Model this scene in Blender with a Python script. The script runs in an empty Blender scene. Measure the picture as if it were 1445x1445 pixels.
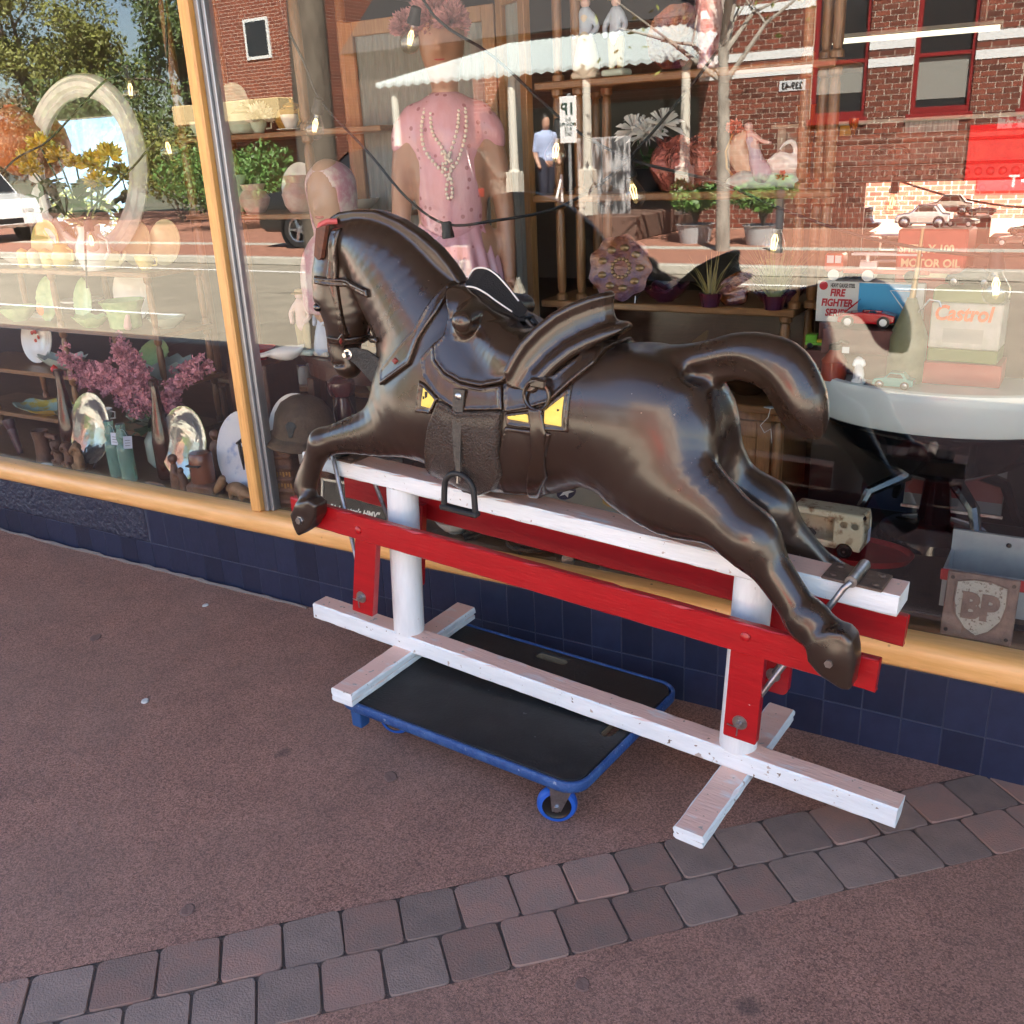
import bpy, math, random
import numpy as np
from mathutils import Matrix, Vector
random.seed(7); np.random.seed(7)
SC = bpy.context.scene
COL = SC.collection
# ---------------------------------------------------------------- camera
cam_d = bpy.data.cameras.new('camera'); cam = bpy.data.objects.new('camera', cam_d); COL.objects.link(cam)
CR = ((0.859126, -0.142499, 0.491525), (0.509876, 0.320769, -0.798207), (-0.043922, 0.936377, 0.348238))
cam.matrix_world = Matrix([CR[0]+(0.0,), CR[1]+(-2.3812,), CR[2]+(1.55,), (0, 0, 0, 1)])
cam_d.sensor_width = 36; cam_d.lens = 34.073; cam_d.clip_start = 0.05; cam_d.clip_end = 600
SC.camera = cam
# ---------------------------------------------------------------- light
SUN_EL, SUN_AZ = 50.0, 32.0            # the sun stands behind the shop, to the right of it
sun_dir = Vector((math.cos(math.radians(SUN_EL))*math.sin(math.radians(SUN_AZ)),
                  math.cos(math.radians(SUN_EL))*math.cos(math.radians(SUN_AZ)), math.sin(math.radians(SUN_EL))))
w = bpy.data.worlds.new('World'); SC.world = w; w.use_nodes = True
nt = w.node_tree
sky = nt.nodes.new('ShaderNodeTexSky'); sky.sky_type = 'NISHITA'; sky.sun_disc = False
sky.sun_elevation = math.radians(SUN_EL); sky.sun_rotation = math.radians(SUN_AZ)
sky.air_density = 1.0; sky.dust_density = 1.4; sky.ozone_density = 0.8
nt.links.new(sky.outputs[0], nt.nodes['Background'].inputs[0]); nt.nodes['Background'].inputs[1].default_value = 0.058
sl = bpy.data.lights.new('sun', 'SUN'); sl.energy = 5.0; sl.angle = math.radians(0.53); sl.color = (1.0, 0.93, 0.82)
so = bpy.data.objects.new('sun', sl); COL.objects.link(so); so.location = (10, 10, 20)
so.rotation_euler = sun_dir.to_track_quat('Z', 'Y').to_euler()
SC.view_settings.view_transform = 'Standard'; SC.view_settings.look = 'None'; SC.view_settings.gamma = 1.0
SC.view_settings.use_curve_mapping = False
SC.view_settings.exposure = 3.78
SC.cycles.use_denoising = True
SC.cycles.max_bounces = 10; SC.cycles.diffuse_bounces = 4; SC.cycles.glossy_bounces = 5
SC.cycles.transmission_bounces = 6; SC.cycles.transparent_max_bounces = 24
SC.cycles.caustics_reflective = False; SC.cycles.caustics_refractive = False
SC.cycles.sample_clamp_indirect = 6.0

# ---------------------------------------------------------------- helpers
def tag(o, label=None, cat=None, group=None, kind=None):
    if label: o['label'] = label
    if cat: o['category'] = cat
    if group: o['group'] = group
    if kind: o['kind'] = kind
    return o
def thing(name, label, cat, loc=(0, 0, 0), rz=0.0, group=None, rot=None):
    o = bpy.data.objects.new(name, None); COL.objects.link(o); o.empty_display_size = .05
    o.location = loc; o.rotation_euler = rot if rot else (0, 0, rz)
    return tag(o, label, cat, group)
def link(name, me, mat=None, parent=None, loc=None, rot=None):
    o = bpy.data.objects.new(name, me); COL.objects.link(o)
    if mat is not None and not me.materials: me.materials.append(mat)
    if parent is not None: o.parent = parent
    if loc is not None: o.location = loc
    if rot is not None: o.rotation_euler = rot
    return o
def copy_tree(o, parent=None):
    c = o.copy(); COL.objects.link(c)
    if parent is not None: c.parent = parent
    for ch in list(o.children): copy_tree(ch, c)
    return c
MATS = {}
def mat(name, col, rough=.5, metal=0.0, col2=None, scale=12.0, stretch=(1, 1, 1), bump=0.0, bscale=60.0, coat=0.0,
        spec=.5, emis=None, estr=0.0, thr=(.35, .65), detail=6.0, rvar=0.0, trans=0.0, ior=1.45, island=0.0, top=None, sheen=0.0, objr=0.0):
    if name in MATS: return MATS[name]
    m = bpy.data.materials.new(name); m.use_nodes = True; MATS[name] = m
    n = m.node_tree.nodes; l = m.node_tree.links; b = n['Principled BSDF']
    def S(k, v): b.inputs[k].default_value = v
    S('Base Color', (*col, 1)); S('Roughness', rough); S('Metallic', metal); S('Specular IOR Level', spec)
    S('Coat Weight', coat); S('Coat Roughness', .16); S('Transmission Weight', trans); S('IOR', ior)
    if emis: S('Emission Color', (*emis, 1)); S('Emission Strength', estr)
    tc = n.new('ShaderNodeTexCoord'); mp = n.new('ShaderNodeMapping'); l.new(tc.outputs['Object'], mp.inputs[0])
    mp.inputs['Scale'].default_value = stretch
    last = None
    if col2 is not None:
        nz = n.new('ShaderNodeTexNoise'); nz.inputs['Scale'].default_value = scale; nz.inputs['Detail'].default_value = detail
        nz.inputs['Roughness'].default_value = .62
        l.new(mp.outputs[0], nz.inputs[0])
        rp = n.new('ShaderNodeMapRange'); rp.inputs[1].default_value = thr[0]; rp.inputs[2].default_value = thr[1]
        l.new(nz.outputs[0], rp.inputs[0])
        mx = n.new('ShaderNodeMix'); mx.data_type = 'RGBA'; mx.inputs[6].default_value = (*col, 1); mx.inputs[7].default_value = (*col2, 1)
        l.new(rp.outputs[0], mx.inputs[0]); last = mx.outputs[2]
        if rvar:
            rr = n.new('ShaderNodeMapRange'); rr.inputs[3].default_value = rough; rr.inputs[4].default_value = rough+rvar
            l.new(nz.outputs[0], rr.inputs[0]); l.new(rr.outputs[0], b.inputs['Roughness'])
    if top is not None:          # paint worn through on the upward faces
        tcol, nsc, lo, hi = top
        g = n.new('ShaderNodeNewGeometry'); sx = n.new('ShaderNodeSeparateXYZ'); l.new(g.outputs['Normal'], sx.inputs[0])
        n2 = n.new('ShaderNodeTexNoise'); n2.inputs['Scale'].default_value = nsc; n2.inputs['Detail'].default_value = 8
        mp2 = n.new('ShaderNodeMapping'); mp2.inputs['Scale'].default_value = (1, 2.2, 2.2); l.new(tc.outputs['Object'], mp2.inputs[0]); l.new(mp2.outputs[0], n2.inputs[0])
        r2 = n.new('ShaderNodeMapRange'); r2.inputs[1].default_value = lo; r2.inputs[2].default_value = hi; l.new(n2.outputs[0], r2.inputs[0])
        r3 = n.new('ShaderNodeMapRange'); r3.inputs[1].default_value = .75; r3.inputs[2].default_value = .95; l.new(sx.outputs[2], r3.inputs[0])
        mu = n.new('ShaderNodeMath'); mu.operation = 'MULTIPLY'; l.new(r2.outputs[0], mu.inputs[0]); l.new(r3.outputs[0], mu.inputs[1])
        mx = n.new('ShaderNodeMix'); mx.data_type = 'RGBA'; mx.inputs[6].default_value = (*col, 1); mx.inputs[7].default_value = (*tcol, 1)
        if last is not None: l.new(last, mx.inputs[6])
        l.new(mu.outputs[0], mx.inputs[0]); last = mx.outputs[2]
    if island or objr:
        if island: src = n.new('ShaderNodeNewGeometry').outputs['Random Per Island']
        else: src = n.new('ShaderNodeObjectInfo').outputs['Random']
        hs = n.new('ShaderNodeHueSaturation'); k = island or objr
        mr = n.new('ShaderNodeMapRange'); mr.inputs[3].default_value = 1-k; mr.inputs[4].default_value = 1+k
        l.new(src, mr.inputs[0]); l.new(mr.outputs[0], hs.inputs['Value'])
        hs.inputs['Color'].default_value = (*col, 1)
        if last is not None: l.new(last, hs.inputs['Color'])
        last = hs.outputs[0]
    if last is not None: l.new(last, b.inputs['Base Color'])
    if bump:
        nb = n.new('ShaderNodeTexNoise'); nb.inputs['Scale'].default_value = bscale; nb.inputs['Detail'].default_value = 4
        l.new(mp.outputs[0], nb.inputs[0])
        bp = n.new('ShaderNodeBump'); bp.inputs['Strength'].default_value = bump; bp.inputs['Distance'].default_value = .01
        l.new(nb.outputs[0], bp.inputs['Height']); l.new(bp.outputs[0], b.inputs['Normal'])
    return m
def wood(name, c1, c2, rough=.45, axis='x', k=1.0, coat=.15):
    st = {'x': (1.2, 14, 14), 'y': (14, 1.2, 14), 'z': (14, 14, 1.2)}[axis]
    return mat(name, c1, rough, col2=c2, scale=6*k, stretch=st, bump=.08, bscale=9*k, thr=(.3, .7), coat=coat)
def glassmat(name, tint=(.97, .985, .98), r0=.045, gloss=(1, 1, 1)):
    if name in MATS: return MATS[name]
    m = bpy.data.materials.new(name); m.use_nodes = True; MATS[name] = m
    n = m.node_tree.nodes; l = m.node_tree.links; n.clear()
    out = n.new('ShaderNodeOutputMaterial'); mixs = n.new('ShaderNodeMixShader'); tr = n.new('ShaderNodeBsdfTransparent'); gl = n.new('ShaderNodeBsdfGlossy')
    tr.inputs[0].default_value = (*tint, 1); gl.inputs['Roughness'].default_value = 0.0; gl.inputs[0].default_value = (*gloss, 1)
    lw = n.new('ShaderNodeLayerWeight'); lw.inputs[0].default_value = .5
    pw = n.new('ShaderNodeMath'); pw.operation = 'POWER'; pw.inputs[1].default_value = 5.0; l.new(lw.outputs['Facing'], pw.inputs[0])
    ma = n.new('ShaderNodeMath'); ma.operation = 'MULTIPLY_ADD'; ma.inputs[1].default_value = 1-r0; ma.inputs[2].default_value = r0; l.new(pw.outputs[0], ma.inputs[0])
    l.new(ma.outputs[0], mixs.inputs[0]); l.new(tr.outputs[0], mixs.inputs[1]); l.new(gl.outputs[0], mixs.inputs[2]); l.new(mixs.outputs[0], out.inputs[0])
    return m
def mesh(name, V, F, smooth=False):
    me = bpy.data.meshes.new(name)
    V = np.asarray(V, np.float32)
    if isinstance(F, np.ndarray):
        me.vertices.add(len(V)); me.vertices.foreach_set('co', V.ravel())
        me.loops.add(F.size); me.loops.foreach_set('vertex_index', F.ravel().astype(np.int32))
        me.polygons.add(len(F)); me.polygons.foreach_set('loop_start', np.arange(0, F.size, F.shape[1], dtype=np.int32))
        me.update(calc_edges=True)
    else:
        me.from_pydata([tuple(map(float, v)) for v in V], [], F)
    me.validate()
    if smooth: me.polygons.foreach_set('use_smooth', np.ones(len(me.polygons), bool))
    me.update()
    return me
class MB:
    """collects shapes, then links them as ONE mesh object"""
    def __init__(s): s.v = []; s.f = []
    def add(s, V, F):
        o = len(s.v); s.v += [tuple(map(float, v)) for v in V]; s.f += [tuple(i+o for i in f) for f in F]; return s
    def box(s, a, b, bev=0.0, M=None):
        (x0, y0, z0), (x1, y1, z1) = a, b
        e = min(bev, abs(x1-x0)*.45, abs(y1-y0)*.45, abs(z1-z0)*.45)
        if e <= 0:
            V = [(x, y, z) for x in (x0, x1) for y in (y0, y1) for z in (z0, z1)]
            F = [(0, 1, 3, 2), (4, 6, 7, 5), (0, 4, 5, 1), (2, 3, 7, 6), (0, 2, 6, 4), (1, 5, 7, 3)]
        else:
            V = []; F = []; idx = {}
            for i, x in enumerate((x0, x1)):
                for j, y in enumerate((y0, y1)):
                    for k, z in enumerate((z0, z1)):
                        sx, sy, sz = (1, -1)[i], (1, -1)[j], (1, -1)[k]
                        idx[i, j, k, 0] = len(V); V.append((x, y+sy*e, z+sz*e))
                        idx[i, j, k, 1] = len(V); V.append((x+sx*e, y, z+sz*e))
                        idx[i, j, k, 2] = len(V); V.append((x+sx*e, y+sy*e, z))
            I = idx
            for i in (0, 1):
                q = [I[i, 0, 0, 0], I[i, 0, 1, 0], I[i, 1, 1, 0], I[i, 1, 0, 0]]; F.append(tuple(q if i == 0 else q[::-1]))
                q = [I[0, i, 0, 1], I[1, i, 0, 1], I[1, i, 1, 1], I[0, i, 1, 1]]; F.append(tuple(q if i == 0 else q[::-1]))
                q = [I[0, 0, i, 2], I[0, 1, i, 2], I[1, 1, i, 2], I[1, 0, i, 2]]; F.append(tuple(q if i == 0 else q[::-1]))
            for p in (0, 1):
                for q in (0, 1):
                    F.append((I[0, p, q, 1], I[0, p, q, 2], I[1, p, q, 2], I[1, p, q, 1]))
                    F.append((I[p, 0, q, 0], I[p, 0, q, 2], I[p, 1, q, 2], I[p, 1, q, 0]))
                    F.append((I[p, q, 0, 0], I[p, q, 0, 1], I[p, q, 1, 1], I[p, q, 1, 0]))
                    for r in (0, 1): F.append((I[p, q, r, 0], I[p, q, r, 1], I[p, q, r, 2]))
        if M is not None: V = [tuple(M @ Vector(v)) for v in V]
        return s.add(V, F)
    def tube(s, P, r, n=10, cap=True, closed=False):
        P = [Vector(p) for p in P]; m = len(P)
        R = r if hasattr(r, '__len__') else [r]*m
        V = []; up = None
        for i, p in enumerate(P):
            a = P[(i-1) % m] if (i > 0 or closed) else P[i]; b = P[(i+1) % m] if (i < m-1 or closed) else P[i]
            d = (b-a).normalized()
            if up is None:
                up = Vector((0, 0, 1)) if abs(d.z) < .9 else Vector((1, 0, 0))
            u = (up - d*up.dot(d)); u = u.normalized() if u.length > 1e-6 else d.orthogonal().normalized()
            v = d.cross(u); up = u
            for k in range(n):
                t = 2*math.pi*k/n; V.append(p + u*math.cos(t)*R[i] + v*math.sin(t)*R[i])
        F = []
        for i in range(m if closed else m-1):
            j = (i+1) % m
            for k in range(n):
                F.append((i*n+k, i*n+(k+1) % n, j*n+(k+1) % n, j*n+k))
        if cap and not closed:
            F.append(tuple(range(n))[::-1]); F.append(tuple((m-1)*n+k for k in range(n)))
        return s.add(V, F)
    def lathe(s, prof, n=28, c=(0, 0, 0), sx=1.0, sy=1.0, ruf=0.0, nr=9, z0=0.0, M=None, wave=0.0, cap=True):
        V = []; zs = [p[1] for p in prof]; zm = max(zs) or 1
        for (r, z) in prof:
            for k in range(n):
                t = 2*math.pi*k/n
                q = 1+ruf*(r/max(p[0] for p in prof))**2*math.cos(nr*t)
                V.append((c[0]+r*q*sx*math.cos(t), c[1]+r*q*sy*math.sin(t), c[2]+z+wave*(r/max(p[0] for p in prof))**3*math.cos(nr*t)))
        F = []
        for i in range(len(prof)-1):
            for k in range(n):
                F.append((i*n+k, i*n+(k+1) % n, (i+1)*n+(k+1) % n, (i+1)*n+k))
        if cap and prof[0][0] > 1e-6: F.append(tuple(range(n))[::-1])
        if cap and prof[-1][0] > 1e-6: F.append(tuple((len(prof)-1)*n+k for k in range(n)))
        if M is not None: V = [tuple(M @ Vector(v)) for v in V]
        return s.add(V, F)
    def ball(s, c, r, n=10, m=6):
        rx, ry, rz = r if hasattr(r, '__len__') else (r, r, r)
        V = []; F = []
        for i in range(m+1):
            a = math.pi*i/m
            for k in range(n):
                t = 2*math.pi*k/n; V.append((c[0]+rx*math.sin(a)*math.cos(t), c[1]+ry*math.sin(a)*math.sin(t), c[2]-rz*math.cos(a)))
        for i in range(m):
            for k in range(n): F.append((i*n+k, i*n+(k+1) % n, (i+1)*n+(k+1) % n, (i+1)*n+k))
        return s.add(V, F)
    def prism(s, poly, y0, y1, M=None):
        """polygon in x,z pushed along y"""
        n = len(poly); V = [(x, y0, z) for x, z in poly]+[(x, y1, z) for x, z in poly]
        F = [tuple(range(n)), tuple(range(n, 2*n))[::-1]]+[(i+n, (i+1) % n+n, (i+1) % n, i) for i in range(n)]
        if M is not None: V = [tuple(M @ Vector(v)) for v in V]
        return s.add(V, F)
    def quad(s, a, b, c, d): return s.add([a, b, c, d], [(0, 1, 2, 3)])
    def build(s, name, m, parent=None, smooth=False, loc=None, rot=None, ang=None):
        me = mesh(name, s.v, s.f, smooth)
        if smooth and ang is None: ang = 40
        if ang:
            me.polygons.foreach_set('use_smooth', np.ones(len(me.polygons), bool)); me.update()
            me.set_sharp_from_angle(angle=math.radians(ang))
        return link(name, me, m, parent, loc, rot)
def rotm(rx=0, ry=0, rz=0, loc=(0, 0, 0)):
    return Matrix.Translation(loc) @ Matrix.Rotation(rz, 4, 'Z') @ Matrix.Rotation(ry, 4, 'Y') @ Matrix.Rotation(rx, 4, 'X')
def text(name, body, size, m, parent, loc, rot, bold=0.0, shear=0.0, ext=.0006, xs=1.0, align='LEFT'):
    cu = bpy.data.curves.new(name, 'FONT'); cu.body = body; cu.size = size; cu.extrude = ext; cu.offset = bold; cu.shear = shear; cu.align_x = align
    cu.resolution_u = 3
    tmp = bpy.data.objects.new('lettering', cu); me = bpy.data.meshes.new_from_object(tmp); bpy.data.objects.remove(tmp); bpy.data.curves.remove(cu)
    me.name = name; me.materials.clear(); o = link(name, me, m, parent, loc, rot); o.scale = (xs, 1, 1)
    o['kind'] = 'stuff'
    return o
def one(mb, name, m, label, cat, loc=(0, 0, 0), rz=0.0, group=None, smooth=True, rot=None):
    o = mb.build(name, m, None, smooth, loc, rot or (0, 0, rz)); return tag(o, label, cat, group)
# ---- distance fields for rounded solids
def crom(pts, n=4):
    P = np.array(pts, float)
    if n <= 1 or len(P) < 2: return P
    out = []; Q = np.vstack([2*P[0]-P[1], P, 2*P[-1]-P[-2]])
    for i in range(1, len(Q)-2):
        for k in range(n):
            t = k/n
            out.append(.5*((2*Q[i])+(-Q[i-1]+Q[i+1])*t+(2*Q[i-1]-5*Q[i]+4*Q[i+1]-Q[i+2])*t*t+(-Q[i-1]+3*Q[i]-3*Q[i+1]+Q[i+2])*t**3))
    out.append(P[-1]); return np.array(out)
def smin(a, b, k):
    if k <= 0: return np.minimum(a, b)
    h = np.maximum(k-np.abs(a-b), 0)/k
    return np.minimum(a, b)-h*h*k*.25
def smax(a, b, k): return -smin(-a, -b, k)
class Field:
    def __init__(s, lo, hi, h):
        s.lo = np.array(lo, float); s.h = h; s.n = (np.ceil((np.array(hi)-s.lo)/h)).astype(int)+1
        s.F = np.full(s.n, 1., np.float32); s.ax = [(s.lo[i]+h*np.arange(s.n[i])).astype(np.float32) for i in range(3)]
        s.X, s.Y, s.Z = [s.ax[k].reshape([-1 if m == k else 1 for m in range(3)]) for k in range(3)]
    def box(s, a, b):
        i = np.clip(((np.array(a)-s.lo)/s.h).astype(int), 0, s.n-1); j = np.clip(((np.array(b)-s.lo)/s.h).astype(int)+2, 1, s.n)
        sl = tuple(slice(p, max(q, p+1)) for p, q in zip(i, j))
        return sl, [s.ax[k][sl[k]].reshape([-1 if m == k else 1 for m in range(3)]) for k in range(3)]
    def chain(s, pts, k=.03, n=4, sub=False):
        """a limb through points (x, y, z, radius, radius across y)"""
        P = crom([tuple(p)+(p[3],) if len(p) == 4 else p for p in pts], n)
        m = P[:, 3:].max()+3*k+.01
        sl, (X, Y, Z) = s.box(P[:, :3].min(0)-m, P[:, :3].max(0)+m)
        G = np.full(np.broadcast(X, Y, Z).shape, 1., np.float32)
        for p, q in zip(P[:-1], P[1:]):
            m2 = max(p[3], p[4], q[3], q[4])+3*k+.02
            sl2, _ = s.box(np.minimum(p[:3], q[:3])-m2, np.maximum(p[:3], q[:3])+m2)
            rel = tuple(slice(max(a.start-b.start, 0), max(min(a.stop, b.stop)-b.start, 0)) for a, b in zip(sl2, sl))
            x = X[rel[0]]; y = Y[:, rel[1]]; z = Z[:, :, rel[2]]
            d = q[:3]-p[:3]; dd = (d@d)+1e-12
            t = np.clip(((x-p[0])*d[0]+(y-p[1])*d[1]+(z-p[2])*d[2])/dd, 0, 1)
            r = p[3]+(q[3]-p[3])*t; a = p[4]+(q[4]-p[4])*t
            ex = x-(p[0]+d[0]*t); ey = y-(p[1]+d[1]*t); ez = z-(p[2]+d[2]*t)
            g = (np.sqrt((ex*ex+ez*ez)/(r*r)+ey*ey/(a*a))-1)*np.minimum(r, a)
            G[rel] = np.minimum(G[rel], g)
        F = s.F[sl]
        s.F[sl] = smax(F, -G, k) if sub else smin(F, G, k)
        return s
    def add(s, g, k=0): s.F = smin(s.F, np.broadcast_to(g, s.F.shape), k).astype(np.float32); return s
    def cut(s, g, k=0): s.F = smax(s.F, -np.broadcast_to(g, s.F.shape), k).astype(np.float32); return s
    def both(s, g, k=0): s.F = smax(s.F, np.broadcast_to(g, s.F.shape), k).astype(np.float32); return s
    def prism(s, P, yc, hw, r, k):
        d = poly2d(P, s.X[:, 0, :].astype(float), s.Z[0].astype(float))[:, None, :]+r; e = np.abs(s.Y-yc)-hw+r
        g = np.sqrt(np.maximum(d, 0)**2+np.maximum(e, 0)**2)+np.minimum(np.maximum(d, e), 0)-r
        s.F = smin(s.F, g, k).astype(np.float32)
    def rbox(s, c, b, r=.0):
        q = [np.abs(A-c[i])-b[i]+r for i, A in enumerate((s.X, s.Y, s.Z))]
        o = np.sqrt(np.maximum(q[0], 0)**2+np.maximum(q[1], 0)**2+np.maximum(q[2], 0)**2)
        return o+np.minimum(np.maximum(np.maximum(q[0], q[1]), q[2]), 0)-r
    def nets(s):
        F = s.F.copy(); F[[0, -1]] = 1; F[:, [0, -1]] = 1; F[:, :, [0, -1]] = 1
        S = F < 0; n = np.array(F.shape)-1
        acc = np.zeros(tuple(n)+(3,), np.float32); cnt = np.zeros(tuple(n), np.float32)
        def V(o): return F[o[0]:o[0]+n[0], o[1]:o[1]+n[1], o[2]:o[2]+n[2]]
        for a in [(i, j, k) for i in (0, 1) for j in (0, 1) for k in (0, 1)]:
            for ax in range(3):
                if a[ax]: continue
                b = list(a); b[ax] = 1; fa = V(a); fb = V(b); m = (fa < 0) != (fb < 0)
                t = np.where(m, fa/(fa-fb+1e-20), 0)
                for q in range(3): acc[..., q] += np.where(m, a[q]+(t if q == ax else 0), 0)
                cnt += m
        act = cnt > 0; idx = np.full(tuple(n), -1, np.int64); idx[act] = np.arange(act.sum())
        v = (np.argwhere(act)+acc[act]/cnt[act][:, None])*s.h+s.lo
        quads = []
        for ax in range(3):
            u, w_ = (ax+1) % 3, (ax+2) % 3
            sa = [slice(None)]*3; sb = [slice(None)]*3; sa[ax] = slice(0, -1); sb[ax] = slice(1, None)
            A = S[tuple(sa)]; E = np.argwhere(A != S[tuple(sb)])
            E = E[(E[:, u] > 0) & (E[:, w_] > 0) & (E[:, u] < n[u]) & (E[:, w_] < n[w_])]
            fl = A[tuple(E.T)]
            def I(du, dw):
                e = E.copy(); e[:, u] -= du; e[:, w_] -= dw; return idx[tuple(e.T)]
            q = np.stack([I(1, 1), I(0, 1), I(0, 0), I(1, 0)], 1); q[~fl] = q[~fl][:, ::-1]; quads.append(q)
        return v.astype(np.float32), np.vstack(quads)
    def build(s, name, m, parent=None, loc=None, rot=None):
        v, q = s.nets()
        return link(name, mesh(name, v, q, True), m, parent, loc, rot)
def blob(name, chains, m, parent=None, h=.005, k=.01, loc=None, rot=None, n=3):
    A = np.array([tuple(p[:3])+(max(p[3:]),) for c in chains for p in c])
    lo = (A[:, :3]-A[:, 3:]).min(0)-2*h-k; hi = (A[:, :3]+A[:, 3:]).max(0)+2*h+k
    f = Field(lo, hi, h)
    for c in chains:
        c = list(c)
        if len(c) == 1: c = [c[0], tuple(c[0][:2])+(c[0][2]+1e-4,)+tuple(c[0][3:])]
        f.chain(c, k=k, n=n)
    return f.build(name, m, parent, loc, rot)
def poly2d(P, X, Z):
    """signed distance to a polygon over X (n,1) and Z (1,m)"""
    P = np.array(P, float); n = len(P)
    d = np.full(np.broadcast(X, Z).shape, 1e9); s = np.ones_like(d)
    for i in range(n):
        a = P[i]; b = P[(i-1) % n]; e = b-a; wx = X-a[0]; wz = Z-a[1]
        t = np.clip((wx*e[0]+wz*e[1])/(e@e+1e-12), 0, 1)
        d = np.minimum(d, (wx-e[0]*t)**2+(wz-e[1]*t)**2)
        c1 = Z >= a[1]; c2 = Z < b[1]; c3 = e[0]*wz > e[1]*wx
        fl = (c1 & c2 & c3) | (~c1 & ~c2 & ~c3)
        s = np.where(fl, -s, s)
    return s*np.sqrt(d)
# ================================================================ MATERIALS
PINE = wood('pine_varnish', (.50, .245, .075), (.36, .16, .045), .38, 'x', 1.6, .3)
PINEZ = wood('pine_varnish_upright', (.78, .45, .15), (.60, .31, .10), .38, 'z', 1.6, .3)
OAK = wood('oak_brown', (.26, .125, .045), (.13, .056, .02), .4, 'x', 1.8, .25)
OAKZ = wood('oak_brown_upright', (.26, .125, .045), (.13, .056, .02), .4, 'z', 1.8, .25)
MAHOG = wood('dark_mahogany', (.06, .022, .012), (.028, .010, .006), .3, 'x', 2, .4)
MAHOGZ = wood('dark_mahogany_upright', (.06, .022, .012), (.028, .010, .006), .3, 'z', 2, .4)
CARVED = mat('carved_brown_wood', (.10, .042, .022), .42, col2=(.055, .021, .011), scale=30, bump=.15, bscale=80)
BLACK = mat('black_satin', (.008, .008, .009), .35)
BLACKGLOSS = mat('black_gloss', (.006, .006, .007), .06, coat=.6)
CHROME = mat('worn_steel', (.42, .42, .43), .3, 1.0, col2=(.25, .25, .25), scale=40)
WHITECH = mat('white_china', (.72, .72, .68), .15, coat=.4)
NAVY = mat('navy_glazed_paint', (.013, .019, .043), .34, col2=(.018, .025, .055), scale=18, bump=.12, bscale=45, objr=.22, coat=.15)
GROUT = mat('dark_grout', (.046, .054, .085), .7)
GLASS = glassmat('window_glass')
BULBGL = glassmat('bulb_glass', (.90, .88, .82), .11)
FILAMENT = mat('lit_filament', (1, .7, .3), .5, emis=(1, .72, .32), estr=.32)
WHITEWALL = mat('cream_wall', (.42, .39, .33), .8)
# ================================================================ PAVEMENT
ASPH = mat('red_brown_asphalt', (.360, .182, .130), .85, col2=(.262, .134, .098), scale=7, bump=.5, bscale=520, thr=(.3, .7))
def asphalt_extra(m):
    n = m.node_tree.nodes; l = m.node_tree.links; b = n['Principled BSDF']
    src = b.inputs['Base Color'].links[0].from_socket
    tc = n.new('ShaderNodeTexCoord')
    # light and dark chips of stone
    v = n.new('ShaderNodeTexVoronoi'); v.inputs['Scale'].default_value = 300; l.new(tc.outputs['Object'], v.inputs[0])
    hs = n.new('ShaderNodeHueSaturation'); l.new(src, hs.inputs['Color'])
    sp = n.new('ShaderNodeSeparateColor'); l.new(v.outputs['Color'], sp.inputs[0])
    mr = n.new('ShaderNodeMapRange'); mr.inputs[3].default_value = .52; mr.inputs[4].default_value = 1.55; l.new(sp.outputs[0], mr.inputs[0]); l.new(mr.outputs[0], hs.inputs['Value'])
    # chewing-gum and oil spots
    v2 = n.new('ShaderNodeTexVoronoi'); v2.inputs['Scale'].default_value = 2.6; v2.inputs['Randomness'].default_value = 1
    nz = n.new('ShaderNodeTexNoise'); nz.inputs['Scale'].default_value = 20; l.new(tc.outputs['Object'], nz.inputs[0])
    ad = n.new('ShaderNodeMix'); ad.data_type = 'RGBA'; ad.inputs[0].default_value = .03; l.new(tc.outputs['Object'], ad.inputs[6]); l.new(nz.outputs['Color'], ad.inputs[7]); l.new(ad.outputs[2], v2.inputs[0])
    r2 = n.new('ShaderNodeMapRange'); r2.inputs[1].default_value = .035; r2.inputs[2].default_value = .075; r2.inputs[3].default_value = .55; r2.inputs[4].default_value = 0; l.new(v2.outputs['Distance'], r2.inputs[0])
    mx = n.new('ShaderNodeMix'); mx.data_type = 'RGBA'; mx.inputs[7].default_value = (.055, .042, .038, 1); l.new(hs.outputs[0], mx.inputs[6]); l.new(r2.outputs[0], mx.inputs[0])
    # wide grey scuffing
    n3 = n.new('ShaderNodeTexNoise'); n3.inputs['Scale'].default_value = 1.3; n3.inputs['Detail'].default_value = 6; l.new(tc.outputs['Object'], n3.inputs[0])
    r3 = n.new('ShaderNodeMapRange'); r3.inputs[1].default_value = .4; r3.inputs[2].default_value = .75; r3.inputs[4].default_value = .5; l.new(n3.outputs[0], r3.inputs[0])
    m2 = n.new('ShaderNodeMix'); m2.data_type = 'RGBA'; m2.inputs[7].default_value = (.255, .165, .128, 1); l.new(mx.outputs[2], m2.inputs[6]); l.new(r3.outputs[0], m2.inputs[0])
    l.new(m2.outputs[2], b.inputs['Base Color'])
asphalt_extra(ASPH)
DIRT = mat('dark_joint_sand', (.115, .080, .064), .95, bump=.5, bscale=200)
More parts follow.
